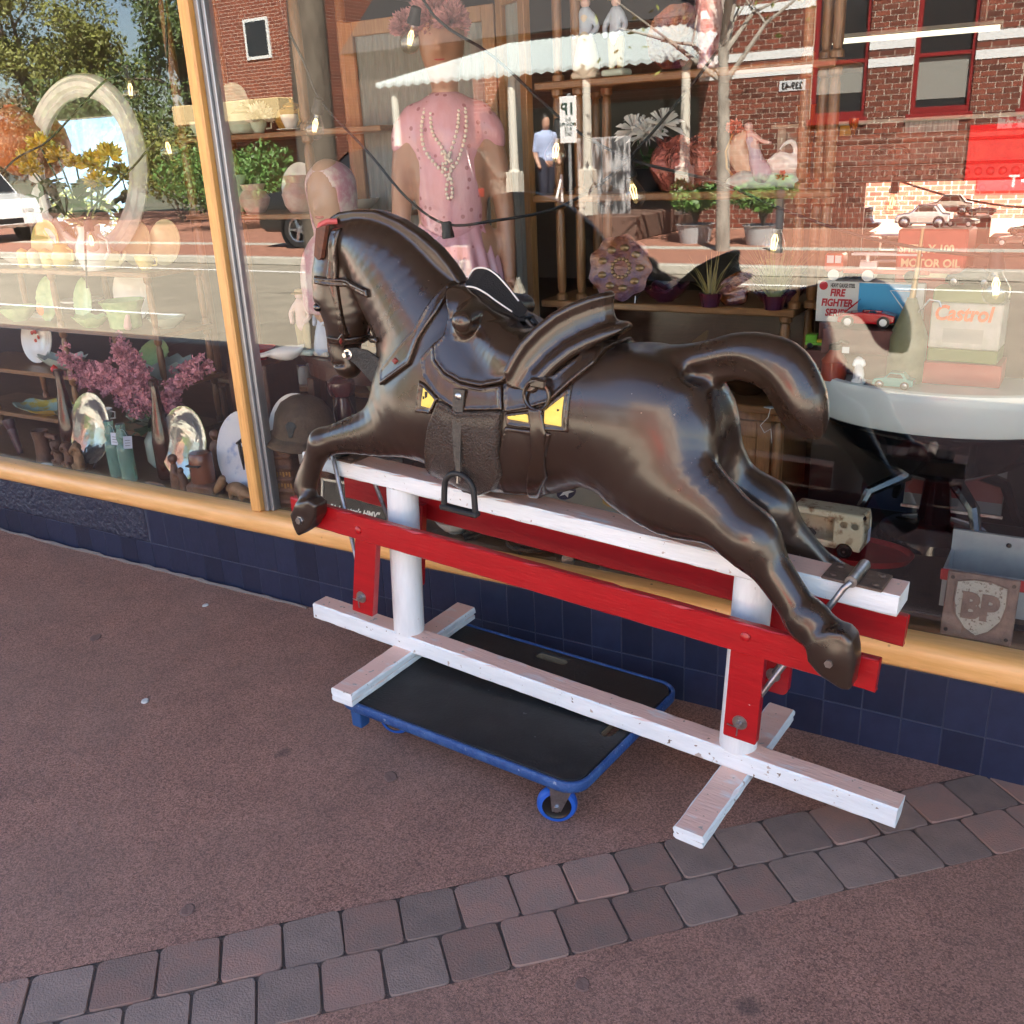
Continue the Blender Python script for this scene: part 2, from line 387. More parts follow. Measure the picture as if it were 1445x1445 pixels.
# the two-row band of square setts runs at 45 degrees to the wall: t along it, d across it
BD = .7071
def band(t, d): return (t*BD - d*BD, t*BD + d*BD)      # lower edge y=x-0.28 -> d=-0.198 ; upper edge y=x+0.10 -> d=0.071
D0, D1 = -.198, .071
def strip(name, poly, z, m): 
    me = mesh(name, [(x, y, z) for x, y in poly], [tuple(range(len(poly)))]); return me
pavement = link('pavement', strip('pavement', [(-30, .012), (-30, -3.75), (-3.85, -3.75), (-.088, .012)], 0.0, ASPH), ASPH)
tag(pavement, kind='structure')
lowpart = link('asphalt', strip('asphalt', [(-3.47, -3.75), (12, -3.75), (12, 0.012), (.292, 0.012)], 0.0, ASPH), ASPH, pavement)
trench = link('joint_sand', strip('joint_sand', [band(-5.2, D0-.02), band(.5, D0-.02), band(.5, D1+.02), band(-5.2, D1+.02)], -.0032, DIRT), DIRT, pavement)
SETT_R = mat('sett_red', (.31, .172, .130), .88, col2=(.235, .16, .128), scale=9, bump=.35, bscale=240, objr=.2)
SETT_G = mat('sett_grey', (.275, .190, .152), .88, col2=(.21, .15, .122), scale=12, bump=.35, bscale=240, objr=.18)
def sett_mesh(k):
    r = random.Random(k); mb = MB(); ha, hb = .0614, .0664; e = .006
    P = []
    for (a, b) in ((-1, -1), (1, -1), (1, 1), (-1, 1)):
        c = Vector((a*(ha+r.uniform(-.0016, .0004)), b*(hb+r.uniform(-.0016, .0004)), 0))
        q = [c + Vector((-a*.012, 0, 0)), c + Vector((-a*.0035, -b*.0035, 0)), c + Vector((0, -b*.012, 0))]
        if a*b > 0: q = q[::-1]
        if a*b < 0: q = q[::-1]
        q.sort(key=lambda p: math.atan2(p.y, p.x)); P += q if not (a < 0 and b == 0) else q
    P.sort(key=lambda p: math.atan2(p.y, p.x))
    P = [Vector((p.x+r.uniform(-.0008, .0008), p.y+r.uniform(-.0008, .0008), 0)) for p in P]
    n = len(P); V = [(p.x, p.y, -.03) for p in P]+[(p.x, p.y, -.0025) for p in P]+[(p.x*.98, p.y*.98, .0010) for p in P]
    F = [(i, (i+1) % n, n+(i+1) % n, n+i) for i in range(n)]+[(n+i, n+(i+1) % n, 2*n+(i+1) % n, 2*n+i) for i in range(n)]+[tuple(range(2*n, 3*n))]
    return mesh('paver', V, F)
SM = {(k, m.name): None for k in range(5) for m in (SETT_R, SETT_G)}
for k in range(5):
    for m in (SETT_R, SETT_G):
        me = sett_mesh(k); me.materials.append(m); SM[k, m.name] = me
rr = random.Random(5)
PIT = .1265
for row, dc in ((0, D0+.0672), (1, D1-.0672)):
    i = 0
    t = -5.05 + (0 if row else -.055)
    while t < .45:
        x, y = band(t, dc)
        if y < .06:
            red = rr.random() < .52
            o = link('paver', SM[rr.randrange(5), (SETT_R if red else SETT_G).name], None, pavement,
                     (x, y, rr.uniform(-.001, .002)), (rr.uniform(-.012, .012), rr.uniform(-.012, .012), math.radians(45)+rr.choice((0, 2))*math.pi/2+rr.uniform(-.02, .02)))
        t += PIT
# scraps on the ground
LITTER = mat('pale_litter', (.6, .58, .54), .8)
DARKSPOT = mat('dark_gum', (.205, .120, .095), .85, bump=.3)
def scrap(name, x, y, s, m, label, cat, grp, seed):
    r = random.Random(seed); n = 18; P = [(s*r.uniform(.82, 1)*math.cos(2*math.pi*k/n), s*.8*r.uniform(.82, 1)*math.sin(2*math.pi*k/n)) for k in range(n)]; th = .0045 if name == 'paper_scrap' else .0016
    V = [(a, b, .0002) for a, b in P]+[(a*.8, b*.8, th) for a, b in P]
    o = link(name, mesh(name, V, [(i, (i+1) % n, n+(i+1) % n, n+i) for i in range(n)]+[tuple(range(n, 2*n))]), m, None, (x, y, .001), (0, 0, r.uniform(0, 6)))
    return tag(o, label, cat, grp)
scrap('gum_spot', -.689, -1.08, .021, DARKSPOT, 'round dark gum spot on the asphalt in front of the paver band', 'gum', 'gum spots on the pavement', 1)
scrap('gum_spot', -2.895, -.533, .028, DARKSPOT, 'dark gum smear on the asphalt out left, below the textured panel', 'gum', 'gum spots on the pavement', 2)
scrap('gum_spot', -1.554, -1.312, .022, DARKSPOT, 'dark gum spot just above the paver band near the left', 'gum', 'gum spots on the pavement', 3)
scrap('gum_spot', -1.45, -.648-.06, .026, DARKSPOT, 'dark stain on the asphalt in front of the blue dolly leg', 'gum', 'gum spots on the pavement', 4)
scrap('paper_scrap', -2.733, -.172, .014, LITTER, 'white paper scrap on the asphalt near the navy wall base', 'litter', 'scraps of litter', 5)
scrap('paper_scrap', -2.375, -.748, .016, LITTER, 'pale leaf scrap on open asphalt left of the dolly', 'litter', 'scraps of litter', 6)
scrap('paper_scrap', -3.93, -.47, .014, LITTER, 'white scrap on the asphalt at the far left edge', 'litter', 'scraps of litter', 7)
# ================================================================ SHOP BUILDING
shop = thing('shop_building', 'shopfront with navy tiled base, pine sill and large plate glass windows', 'shop', (0, 0, 0))
XL, XR = -7.5, 4.0
MB().box((XL, -.0022, -.2), (XR, .12, .268)).build('base_wall', GROUT, shop)
tm = [MB().box((-.0490, -.004, -.0985), (.0490, .010, .0985), .0012) for _ in range(1)][0]
tile_me = mesh('wall_tile', tm.v, tm.f); tile_me.materials.append(NAVY)
tm = MB().box((-.0490, -.004, -.0715), (.0490, .010, .0715), .0012); tile_top = mesh('wall_tile', tm.v, tm.f); tile_top.materials.append(NAVY)
ZT = .112
x = -5.11; k = 0
while x < .5:
    o = link('wall_tile', tile_me, None, shop, (x+.05, random.uniform(-.0008, .0008), ZT-.0995), (random.uniform(-.004, .004), 0, random.uniform(-.004, .004)))
    if x > -3.22:
        link('wall_tile', tile_top, None, shop, (x+.05, random.uniform(-.0008, .0008), ZT+.0730), (random.uniform(-.004, .004), 0, random.uniform(-.004, .004)))
    x += .1003; k += 1
ROUGHCAST = mat('navy_roughcast', (.015, .019, .041), .5, col2=(.023, .028, .056), scale=30, bump=.9, bscale=70)
f = Field((-5.2, -.02, ZT-.03), (-3.20, .016, .285), .0085)
nzx = np.sin(f.X*61+np.sin(f.Z*47)*2)*np.sin(f.Z*73+np.sin(f.X*39)*2)+.5*np.sin(f.X*140+f.Z*90)*np.sin(f.Z*160-f.X*60)
f.add(np.maximum(f.rbox((-4.2, .01, .2), (.985, .020, .088+.0), .004), f.rbox((-4.2, .01, .19), (.985, .0225, .09), .004)) + nzx*.0022)
f.build('roughcast_panel', ROUGHCAST, shop)
# worn concrete fillet along the foot of the wall
FILLET = mat('grey_mortar', (.20, .175, .16), .9, bump=.5, bscale=90)
mb = MB(); pts = []
for i in range(44):
    xx = -4.6+i*.052; pts.append((xx, -.014+random.uniform(-.006, .003), .002))
mb.tube(pts, [.004+random.uniform(0, .007) for _ in pts], 6); mb.build('mortar_fillet', FILLET, shop, True)
# sill : rounded pine board
prof = [(-.026, .2765), (-.031, .287), (-.0325, .300), (-.031, .318), (-.025, .333), (-.012, .343), (.004, .347), (.05, .347), (.05, .2685), (-.018, .2685)]
def extr_x(prof, x0, x1, nseg=40, jit=.0):
    V = []; n = len(prof)
    for i in range(nseg+1):
        xx = x0+(x1-x0)*i/nseg
        for (y, z) in prof: V.append((xx, y+random.uniform(-jit, jit), z+random.uniform(-jit, jit)))
    F = [(i*n+k, (i+1)*n+k, (i+1)*n+(k+1) % n, i*n+(k+1) % n) for i in range(nseg) for k in range(n)]
    F += [tuple(range(n)), tuple(nseg*n+k for k in range(n))[::-1]]
    return V, F
PINE2 = mat('sill_pine', (.84, .48, .19), .42, col2=(.68, .37, .12), scale=3.2, stretch=(1.5, 14, 14), bump=.1, bscale=20, coat=.2)
def knots(m):
    n = m.node_tree.nodes; l = m.node_tree.links; b = n['Principled BSDF']; src = b.inputs['Base Color'].links[0].from_socket
    tc = n.new('ShaderNodeTexCoord'); v = n.new('ShaderNodeTexVoronoi'); v.inputs['Scale'].default_value = 26; l.new(tc.outputs['Object'], v.inputs[0])
    r = n.new('ShaderNodeMapRange'); r.inputs[1].default_value = .05; r.inputs[2].default_value = .13; r.inputs[3].default_value = 1; r.inputs[4].default_value = 0; l.new(v.outputs['Distance'], r.inputs[0])
    n2 = n.new('ShaderNodeTexNoise'); n2.inputs['Scale'].default_value = 3.5; l.new(tc.outputs['Object'], n2.inputs[0])
    r2 = n.new('ShaderNodeMapRange'); r2.inputs[1].default_value = .52; r2.inputs[2].default_value = .6; l.new(n2.outputs[0], r2.inputs[0])
    mu = n.new('ShaderNodeMath'); mu.operation = 'MULTIPLY'; l.new(r.outputs[0], mu.inputs[0]); l.new(r2.outputs[0], mu.inputs[1])
    mx = n.new('ShaderNodeMix'); mx.data_type = 'RGBA'; mx.inputs[7].default_value = (.06, .03, .015, 1); l.new(mu.outputs[0], mx.inputs[0]); l.new(src, mx.inputs[6]); l.new(mx.outputs[2], b.inputs['Base Color'])
knots(PINE2)
V, F = extr_x(prof, XL, XR, 120, .0006); me = mesh('window_sill', V, F); me.polygons.foreach_set('use_smooth', np.ones(len(me.polygons), bool)); me.set_sharp_from_angle(angle=math.radians(50)); link('window_sill', me, PINE2, shop)
# dark stained strip behind the sill, under the glass
DARKOAK = wood('dark_oak_board', (.14, .075, .035), (.08, .04, .02), .5, 'x', 1.5, .1)
MB().box((XL, .052, .262), (XR, 1.6, .330), .003).build('display_floor', DARKOAK, shop)
MB().box((-1.55, .19, .3302), (XR, 1.58, .3345)).build('carpet', mat('charcoal_carpet', (.018, .017, .017), .95, bump=.6, bscale=300), shop)
# mullion between the two panes
MB().box((-2.592, -.012, .348), (-2.546, .028, 3.0), .006).build('mullion', PINEZ, shop)
ALU = mat('anodised_aluminium', (.30, .32, .35), .38, .85, col2=(.36, .38, .41), scale=5)
mb = MB(); mb.box((-2.543, .010, .349), (-2.524, .060, 3.0), .002); mb.box((-2.523, .022, .349), (-2.508, .060, 3.0), .002); mb.build('glazing_bar', ALU, shop)
MB().box((XL, .034, .332), (-2.60, .040, 2.98)).build('glass_pane', GLASS, shop)
MB().box((-2.506, .034, .332), (XR-.1, .040, 2.98)).build('glass_pane', GLASS, shop)
MB().box((XL, -.02, 3.0), (XR, .14, 3.2), .01).build('window_head', PINE, shop)
BRICKSHOP = mat('shop_brick', (.22, .075, .045), .85, col2=(.15, .05, .03), scale=8)
mb = MB(); mb.box((XL, .0, 3.2), (XR, .25, 5.2)); mb.box((XL-2, -.0, -.2), (XL, .25, 5.2)); mb.box((XR, .0, -.2), (XR+3, .25, 5.2)); mb.build('front_wall', BRICKSHOP, shop)
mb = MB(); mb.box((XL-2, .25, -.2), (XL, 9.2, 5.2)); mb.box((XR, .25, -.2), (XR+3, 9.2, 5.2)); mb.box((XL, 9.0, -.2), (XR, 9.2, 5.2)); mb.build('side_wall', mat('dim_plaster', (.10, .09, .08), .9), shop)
MB().box((XL, .25, 3.25), (XR, 9.0, 3.4)).build('ceiling', WHITEWALL, shop)
MB().box((XL-2, .0, 5.2), (XR+3, 9.2, 5.35)).build('roof', mat('grey_sheet_roof', (.3, .3, .31), .6), shop)
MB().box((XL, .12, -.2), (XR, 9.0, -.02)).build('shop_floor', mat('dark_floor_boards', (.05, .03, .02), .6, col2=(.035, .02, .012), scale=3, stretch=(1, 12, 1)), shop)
# verandah roof over the pavement
aw = MB(); n = 260
V = []; F = []
for i in range(n+1):
    xx = -11+i*(20/n); dz = .012*math.cos(i*math.pi/2)
    V += [(xx, -.02, 3.12+dz), (xx, -1.95, 2.98+dz)]
F = [(2*i, 2*i+2, 2*i+3, 2*i+1) for i in range(n)]
verandah = thing('verandah', 'corrugated verandah roof over the pavement in front of the shop', 'awning', (0, 0, 0))
aw.add(V, F).build('roof_sheet', mat('galvanised_sheet', (.34, .36, .37), .5, .3), verandah)
MB().box((-11, -1.99, 2.86), (9, -1.95, 3.02)).build('fascia', mat('fascia_paint', (.45, .44, .40), .5), verandah)
# dim fluorescent battens inside
TUBE = mat('fluorescent_tube', (1, .95, .8), .5, emis=(1, .9, .66), estr=.13)
bt = thing('ceiling_light', 'long lit fluorescent batten hanging in the back of the shop', 'light', (-1.50, 6.0, 2.245), math.radians(4))
mb = MB(); mb.box((-.62, -.05, .0), (.62, .05, .03), .004); mb.tube([(-.5, 0, .03), (-.5, 0, 1.0)], .005, 6); mb.tube([(.5, 0, .03), (.5, 0, 1.0)], .005, 6); mb.build('housing', mat('white_enamel', (.6, .6, .56), .4), bt)
MB().tube([(-.6, 0, -.018), (.6, 0, -.018)], .018, 10).build('lamp_tube', TUBE, bt)
bt2 = copy_tree(bt); bt2.location = (-1.1, 4.2, 2.33); bt2.rotation_euler = (0, 0, math.radians(70)); bt2['label'] = 'short-looking fluorescent batten seen end-on at the top right of the window'
for b in (bt, bt2): b['group'] = 'lit fluorescent battens in the shop'
# ================================================================ ROCKING HORSE
# its frame leans 2.75 degrees because the front foot stands on the dolly; axes: s along the base beam, l across it, w up
FA = Vector((math.cos(math.radians(2.75))*math.cos(math.radians(-3.4)), math.cos(math.radians(2.75))*math.sin(math.radians(-3.4)), -math.sin(math.radians(2.75))))
FB = Vector((math.sin(math.radians(3.4)), math.cos(math.radians(3.4)), 0)); FN = FA.cross(FB)
FO = Vector((-2.0240, -0.3342, 0.1781))
horse = thing('rocking_horse', 'brown fibreglass rocking horse with moulded saddle on a red and white wooden swing stand', 'rocking horse')
HS = 1.02
horse.matrix_world = Matrix(((FA.x*HS, FB.x*HS, FN.x*HS, FO.x), (FA.y*HS, FB.y*HS, FN.y*HS, FO.y), (FA.z*HS, FB.z*HS, FN.z*HS, FO.z), (0, 0, 0, 1)))
HIDE = mat('brown_fibreglass', (.023, .0125, .0080), .21, col2=(.030, .018, .0125), scale=5, bump=.03, bscale=160, coat=.5, rvar=.15)
HIDE2 = mat('brown_fibreglass_saddle', (.025, .0135, .0085), .19, col2=(.031, .018, .0115), scale=7, bump=.02, bscale=120, coat=.5, rvar=.12)
GRAIN = mat('grained_flap', (.036, .023, .016), .32, col2=(.050, .034, .025), scale=40, bump=1.0, bscale=185, coat=.25)
def speckle(m, col, sc, a, b, mult=None):
    n = m.node_tree.nodes; l = m.node_tree.links; bb = n['Principled BSDF']; src = bb.inputs['Base Color'].links[0].from_socket
    tc = n.new('ShaderNodeTexCoord'); nz = n.new('ShaderNodeTexNoise'); nz.inputs['Scale'].default_value = sc; nz.inputs['Detail'].default_value = 3; l.new(tc.outputs['Object'], nz.inputs[0])
    r = n.new('ShaderNodeMapRange'); r.inputs[1].default_value = a; r.inputs[2].default_value = b; l.new(nz.outputs[0], r.inputs[0])
    mx = n.new('ShaderNodeMix'); mx.data_type = 'RGBA'; mx.inputs[7].default_value = (*col, 1); l.new(src, mx.inputs[6]); l.new(r.outputs[0], mx.inputs[0]); l.new(mx.outputs[2], bb.inputs['Base Color'])
speckle(HIDE, (.17, .13, .10), 120, .735, .755)
def horse_body(lo, hi, h):
    g = Field(lo, hi, h)
    # trunk
    g.chain([(.468,0,.80,.122,.11),(.56,0,.795,.172,.14),(.68,0,.785,.205,.155),(.82,0,.795,.198,.155),(.95,0,.82,.168,.145),(1.05,0,.83,.155,.14),(1.12,0,.83,.16,.135),(1.17,0,.84,.14,.12)],k=.0)
    # neck
    g.chain([(.56,0,.90,.19,.12),(.482,0,.99,.15,.10),(.395,0,1.085,.122,.082),(.32,0,1.145,.08,.065),(.25,0,1.16,.05,.05)],k=.05)
    # head
    g.chain([(.225,0,1.13,.075,.05),(.212,0,1.05,.08,.065),(.228,0,.97,.068,.058),(.215,0,.91,.05,.045),(.212,0,.865,.045,.044),(.222,0,.84,.04,.04)],k=.025)
    g.chain([(.185,.048,1.012,.02,.012),(.185,-.048,1.012,.02,.012)],k=.015,n=1)   # eyebrow ridge
    for sg in (-1,1):
        # hind
        q=1 if sg<0 else .62
        sh=0 if sg<0 else -.035
        g.chain([(1.13,sg*.07*q,.80,.17,.075),(1.22,sg*.085*q,.725,.12,.07),(1.33+sh,sg*.10*q,.69,.075,.055),(1.415+sh,sg*.115*q,.655,.06,.05)],k=.04)
        if sg<0: g.chain([(1.415,-.115,.655,.053,.047),(1.475,-.12,.595,.042,.037),(1.53,-.126,.538,.039,.035),(1.562,-.134,.514,.049,.039),(1.594,-.142,.496,.037,.033),(1.625,-.150,.474,.041,.033)],k=.03)
        if sg<0: g.prism([(1.574, 0.478), (1.590, 0.505), (1.612, 0.528), (1.640, 0.532), (1.657, 0.520), (1.667, 0.458), (1.668, 0.414), (1.650, 0.408), (1.606, 0.425), (1.578, 0.450)], -.150, .030, .009, .022)
        else: g.chain([(1.38,.071,.655,.053,.047),(1.435,.088,.595,.043,.038),(1.485,.112,.535,.040,.034),(1.52,.132,.503,.042,.036),(1.555,.158,.468,.046,.034),(1.585,.165,.425,.033,.034)],k=.03)
        g.chain([(.50,sg*.07,.76,.11,.07),(.40,sg*.085,.705,.07,.055),(.29,sg*.10,.672,.045,.042),(.215,sg*.11,.645,.037,.036)],k=.04)
        if sg<0:
            g.chain([(.215,-.11,.645,.036,.035),(.175,-.115,.58,.03,.03),(.148,-.124,.512,.033,.03),(.165,-.132,.485,.026,.026),(.17,-.142,.46,.028,.028)],k=.02)
            g.prism([(0.124, 0.436), (0.151, 0.474), (0.205, 0.497), (0.230, 0.486), (0.224, 0.45), (0.194, 0.407), (0.147, 0.375), (0.133, 0.4)], -.147, .026, .008, .018)
        else:   # far foreleg folded back under the chest
            g.chain([(.215,.11,.645,.036,.035),(.27,.115,.64,.03,.03),(.36,.115,.665,.03,.03),(.41,.115,.69,.034,.034)],k=.02)
    # tail
    g.chain([(1.18,0,.95,.05,.05),(1.26,0,.977,.046,.042),(1.33,0,.997,.05,.043),(1.405,0,.985,.057,.05),(1.445,0,.94,.056,.052),(1.465,0,.90,.048,.045),(1.492,0,.868,.02,.022)],k=.02)
    # grooves of the tail
    g.chain([(1.24,-.045,.955,.010,.012),(1.33,-.05,.975,.012,.014),(1.39,-.055,.945,.012,.014),(1.425,-.055,.90,.011,.014),(1.46,-.045,.865,.008,.012)],k=.03,sub=True)
    # mane: a flat upright plate along the crest
    g.prism([(0.171, 1.19), (0.193, 1.212), (0.235, 1.233), (0.289, 1.242), (0.362, 1.244), (0.435, 1.225), (0.496, 1.198), (0.549, 1.165), (0.588, 1.13), (0.623, 1.088), (0.57, 1.07), (0.48, 1.12), (0.40, 1.15), (0.30, 1.15), (0.219, 1.15)], 0, .0215, .007, .003)
    # nostril, mouth, eye socket
    for sg in (-1,1):
        g.chain([(.175,sg*.036,.862,.008,.012),(.182,sg*.038,.848,.006,.01)],k=.012,n=1,sub=True)
        g.chain([(.168,sg*.064,.997,.010,.012),(.18,sg*.066,.992,.008,.012)],k=.014,n=1,sub=True)
        g.chain([(.19,sg*.045,.838,.003,.02),(.235,sg*.046,.846,.003,.02)],k=.008,n=1,sub=True)
    return g
HB = horse_body((.02, -.26, .30), (1.76, .26, 1.30), .0052)
HB.build('body', HIDE, horse)
def shell(name, polys, m, t=.006, two=False, inner=.012, rim=0.0, lmax=.24, lmin=-.24, h=.0036, extra=None, k=.004, grow=0.0, parent=None):
    if two: lmax = -.01
    P = np.vstack([np.array(p) for p in polys]); lo = P.min(0)-.03-grow; hi = P.max(0)+.03+grow
    g = horse_body((lo[0], lmin, lo[1]), (hi[0], lmax, hi[1]), h); B0 = g.F.copy()
    X = g.X[:, 0, :].astype(float); Z = g.Z[0].astype(float)
    d = np.min([poly2d(p, X, Z) for p in polys], 0)[:, None, :]-grow
    tt = t+(rim*np.clip(1-np.abs(d+.0055)/.0042, 0, 1) if rim else 0)
    S = B0-tt
    if extra is not None: S = extra(g, S)
    S = smax(S, d, k); S = np.maximum(S, -(B0+inner))
    g.F = S.astype(np.float32)
    if not two: return g.build(name, m, parent or horse)
    v, q = g.nets(); o = link(name, mesh(name, v, q, True), m, parent or horse)
    v = v.copy(); v[:, 1] *= -1; link(name, mesh(name, v, q[:, ::-1].copy(), True), m, parent or horse)
    return o
seat=[(0.613, 1.081), (0.627, 1.09), (0.652, 1.088), (0.692, 1.069), (0.733, 1.043), (0.789, 1.012), (0.834, 1.002), (0.857, 0.984), (0.851, 0.944), (0.848, 0.924), (0.822, 0.901), (0.771, 0.886), (0.712, 0.887), (0.662, 0.902), (0.629, 0.927), (0.618, 0.961), (0.637, 0.984), (0.639, 1.031)]
cantle=[(0.849, 0.944), (0.853, 0.993), (0.88, 1.035), (0.953, 1.076), (1.002, 1.093), (1.039, 1.091), (1.048, 1.077), (1.037, 1.044), (0.98, 1.008), (0.98, 0.972), (0.941, 0.934), (0.907, 0.921), (0.854, 0.925)]
rear=[(0.828, 0.893), (0.855, 0.922), (0.907, 0.92), (0.945, 0.934), (0.985, 0.972), (0.986, 1.011), (1.036, 1.036), (1.066, 1.011), (1.039, 0.987), (1.036, 0.964), (0.993, 0.921), (0.95, 0.874), (0.896, 0.853), (0.839, 0.837)]
skirt=[(0.581, 0.926), (0.617, 0.967), (0.629, 0.927), (0.662, 0.902), (0.712, 0.887), (0.771, 0.886), (0.822, 0.898), (0.835, 0.842), (0.714, 0.823), (0.674, 0.834), (0.639, 0.849), (0.595, 0.886)]
fender=[(0.651, 0.837), (0.674, 0.834), (0.714, 0.823), (0.835, 0.842), (0.818, 0.677), (0.769, 0.62), (0.703, 0.581), (0.62, 0.569), (0.571, 0.584), (0.561, 0.614), (0.595, 0.698), (0.621, 0.772)]
blanket1=[(0.583, 0.874), (0.601, 0.87), (0.649, 0.841), (0.627, 0.799), (0.574, 0.795)]
yel1=[(0.6, 0.865), (0.643, 0.84), (0.631, 0.813), (0.594, 0.814)]
blanket2=[(0.839, 0.837), (0.904, 0.853), (0.946, 0.873), (0.997, 0.922), (1.003, 0.816), (0.94, 0.81), (0.844, 0.807)]
yel2=[(0.845, 0.835), (0.9, 0.849), (0.904, 0.823), (0.846, 0.824)]
yel3=[(0.985, 0.897), (0.987, 0.827), (0.94, 0.826), (0.939, 0.856), (0.951, 0.868)]
girth=[(0.901, 0.857), (0.934, 0.861), (0.949, 0.805), (0.93, 0.691), (0.874, 0.607), (0.852, 0.61), (0.908, 0.75), (0.908, 0.819)]
girth2=[(0.841, 0.807), (0.784, 0.609), (0.899, 0.622), (0.96, 0.808), (0.94, 0.81)]
breast=[(0.605, 1.097), (0.587, 1.068), (0.549, 0.987), (0.496, 0.936), (0.442, 0.88), (0.449, 0.839), (0.499, 0.872), (0.549, 0.906), (0.568, 0.963), (0.607, 1.031), (0.622, 1.084)]
cheek=[(0.243, 1.197), (0.231, 1.081), (0.25, 1.009), (0.251, 0.936), (0.269, 0.925), (0.265, 0.989), (0.258, 1.068), (0.275, 1.2)]
brow=[(0.186, 1.078), (0.231, 1.078), (0.292, 1.078), (0.385, 1.064), (0.389, 1.042), (0.318, 1.057), (0.255, 1.055), (0.187, 1.058)]
nose=[(0.204, 0.923), (0.271, 0.922), (0.411, 0.949), (0.416, 0.936), (0.26, 0.899), (0.201, 0.902)]
patch=[(0.26, 0.938), (0.265, 0.911), (0.248, 0.891), (0.236, 0.913)]
redd=[(0.231, 1.079), (0.237, 1.069), (0.23, 1.058), (0.224, 1.068)]
redd2=[(0.256, 0.926), (0.256, 0.914), (0.248, 0.902), (0.247, 0.914)]
redd3=[(0.501, 0.917), (0.514, 0.91), (0.503, 0.9), (0.489, 0.907)]

def seat_extra(g, S):
    q = Field(g.lo, g.lo+(g.n-1)*g.h, g.h); q.F = q.F[:g.n[0], :g.n[1], :g.n[2]]
    q.n = np.array(q.F.shape)
    q.chain([(.60, 0, 1.02, .07, .075), (.655, 0, 1.035, .055, .08), (.70, 0, 1.02, .052, .085), (.75, 0, .985, .05, .10), (.80, 0, .962, .046, .12), (.85, 0, .948, .05, .125), (.90, 0, .965, .045, .12)], k=0)
    for sg in (-1, 1): q.chain([(.69, sg*.05, 1.03, .036, .03), (.708, sg*.128, 1.024, .027, .022)], k=.0, n=1)
    return smin(S, q.F, .035)
shell('saddle_seat', [seat], HIDE2, .011, rim=.0035, extra=seat_extra, h=.0042, lmin=-.2, lmax=.2)
def cantle_extra(g, S):
    q = Field(g.lo, g.lo+(g.n-1)*g.h, g.h); q.F = q.F[:g.n[0], :g.n[1], :g.n[2]]; q.n = np.array(q.F.shape)
    for (a, b, r) in ((0, 0, .016),):
        L = [(.845, -.150, .925), (.872, -.128, .985), (.925, -.085, 1.045), (.985, -.04, 1.078), (1.015, 0, 1.086), (.985, .04, 1.078), (.925, .085, 1.045), (.872, .128, .985), (.845, .150, .925)]
        for o, rr in ((0.0, .0095), (.10, .007), (.2, .006), (.3, .006), (.4, .006), (.5, .006), (.6, .006), (.70, .008), (.84, .012), (1.0, .017)):
            q.chain([(x+o*.040-.010*math.sin(math.pi*o), y*(1-.04*o), z+.006*(1-o)-o*.064-.016*math.sin(math.pi*o), rr) for x, y, z in L], k=.006, n=2)
    return q.F
cg = [(x, z) for x, z in cantle]
shell('saddle_cantle', [cg], HIDE2, .012, rim=.003, extra=cantle_extra, h=.0038, grow=.03, inner=.02, lmin=-.2, lmax=.2)
shell('saddle_skirt', [rear], HIDE2, .007, True, rim=.0035)
shell('saddle_skirt', [skirt], HIDE2, .007, True, rim=.0035)
shell('saddle_flap', [fender], GRAIN, .012, True, rim=.004, h=.004)
YEL = mat('yellow_saddle_cloth', (.84, .62, .10), .6, col2=(.88, .68, .15), scale=30, bump=.2)
shell('saddle_cloth', [blanket1], HIDE, .0035, True, rim=.004, h=.0036); shell('saddle_cloth', [blanket2], HIDE, .0035, True, rim=.004, h=.0036)
shell('cloth_patch', [yel1], YEL, .0052, True, h=.003); shell('cloth_patch', [yel2], YEL, .0052, True, h=.003); shell('cloth_patch', [yel3], YEL, .0052, True, h=.003)
shell('girth_band', [girth2], HIDE, .0045, True, rim=.003)
shell('girth_strap', [girth], HIDE2, .010, True, h=.0034)
shell('breastplate_strap', [breast], HIDE2, .008, True, rim=.003)
shell('bridle_cheek_strap', [cheek], HIDE2, .0085, True, h=.003, rim=.002)
shell('bridle_browband', [brow], HIDE2, .0095, h=.003, rim=.002, lmin=-.16, lmax=.16)
shell('bridle_noseband', [nose], HIDE2, .0095, h=.003, rim=.002, lmin=-.16, lmax=.16)
shell('bridle_badge', [patch], HIDE2, .011, True, h=.0025)
REDD = mat('worn_red_paint', (.17, .022, .016), .5)
for p, t in ((redd, .009), (redd2, .0135), (redd3, .011)): shell('red_badge', [p], REDD, t, True, h=.0022, k=.002)
INK = mat('black_marks', (.01, .01, .01), .5)
def surf_l(s, w, side=-1, off=0.0):
    i = int(round((s-HB.lo[0])/HB.h)); k = int(round((w-HB.lo[2])/HB.h)); c = HB.F[i, :, k]
    j = np.argmax(c < off); return float(HB.lo[1]+HB.h*j)
for (s0, w0, q) in ((.890, .826, (.006, .003)), (.975, .862, (.003, .003)), (.968, .830, (.004, .003)), (.945, .832, (.004, .002)), (.612, .843, (.004, .009)), (.617, .828, (.0045, .004)), (.604, .836, (.003, .004)), (.606, .824, (.003, .005)), (.975, .853, (.004, .004)), (.972, .843, (.003, .010)), (.964, .842, (.006, .002)), (.976, .835, (.006, .002)), (.957, .846, (.002, .002))):
    l0 = surf_l(s0, w0)
    MB().box((s0-q[0], l0-.0062, w0-q[1]), (s0+q[0], l0-.002, w0+q[1]), .0005).build('cloth_mark', INK, horse)
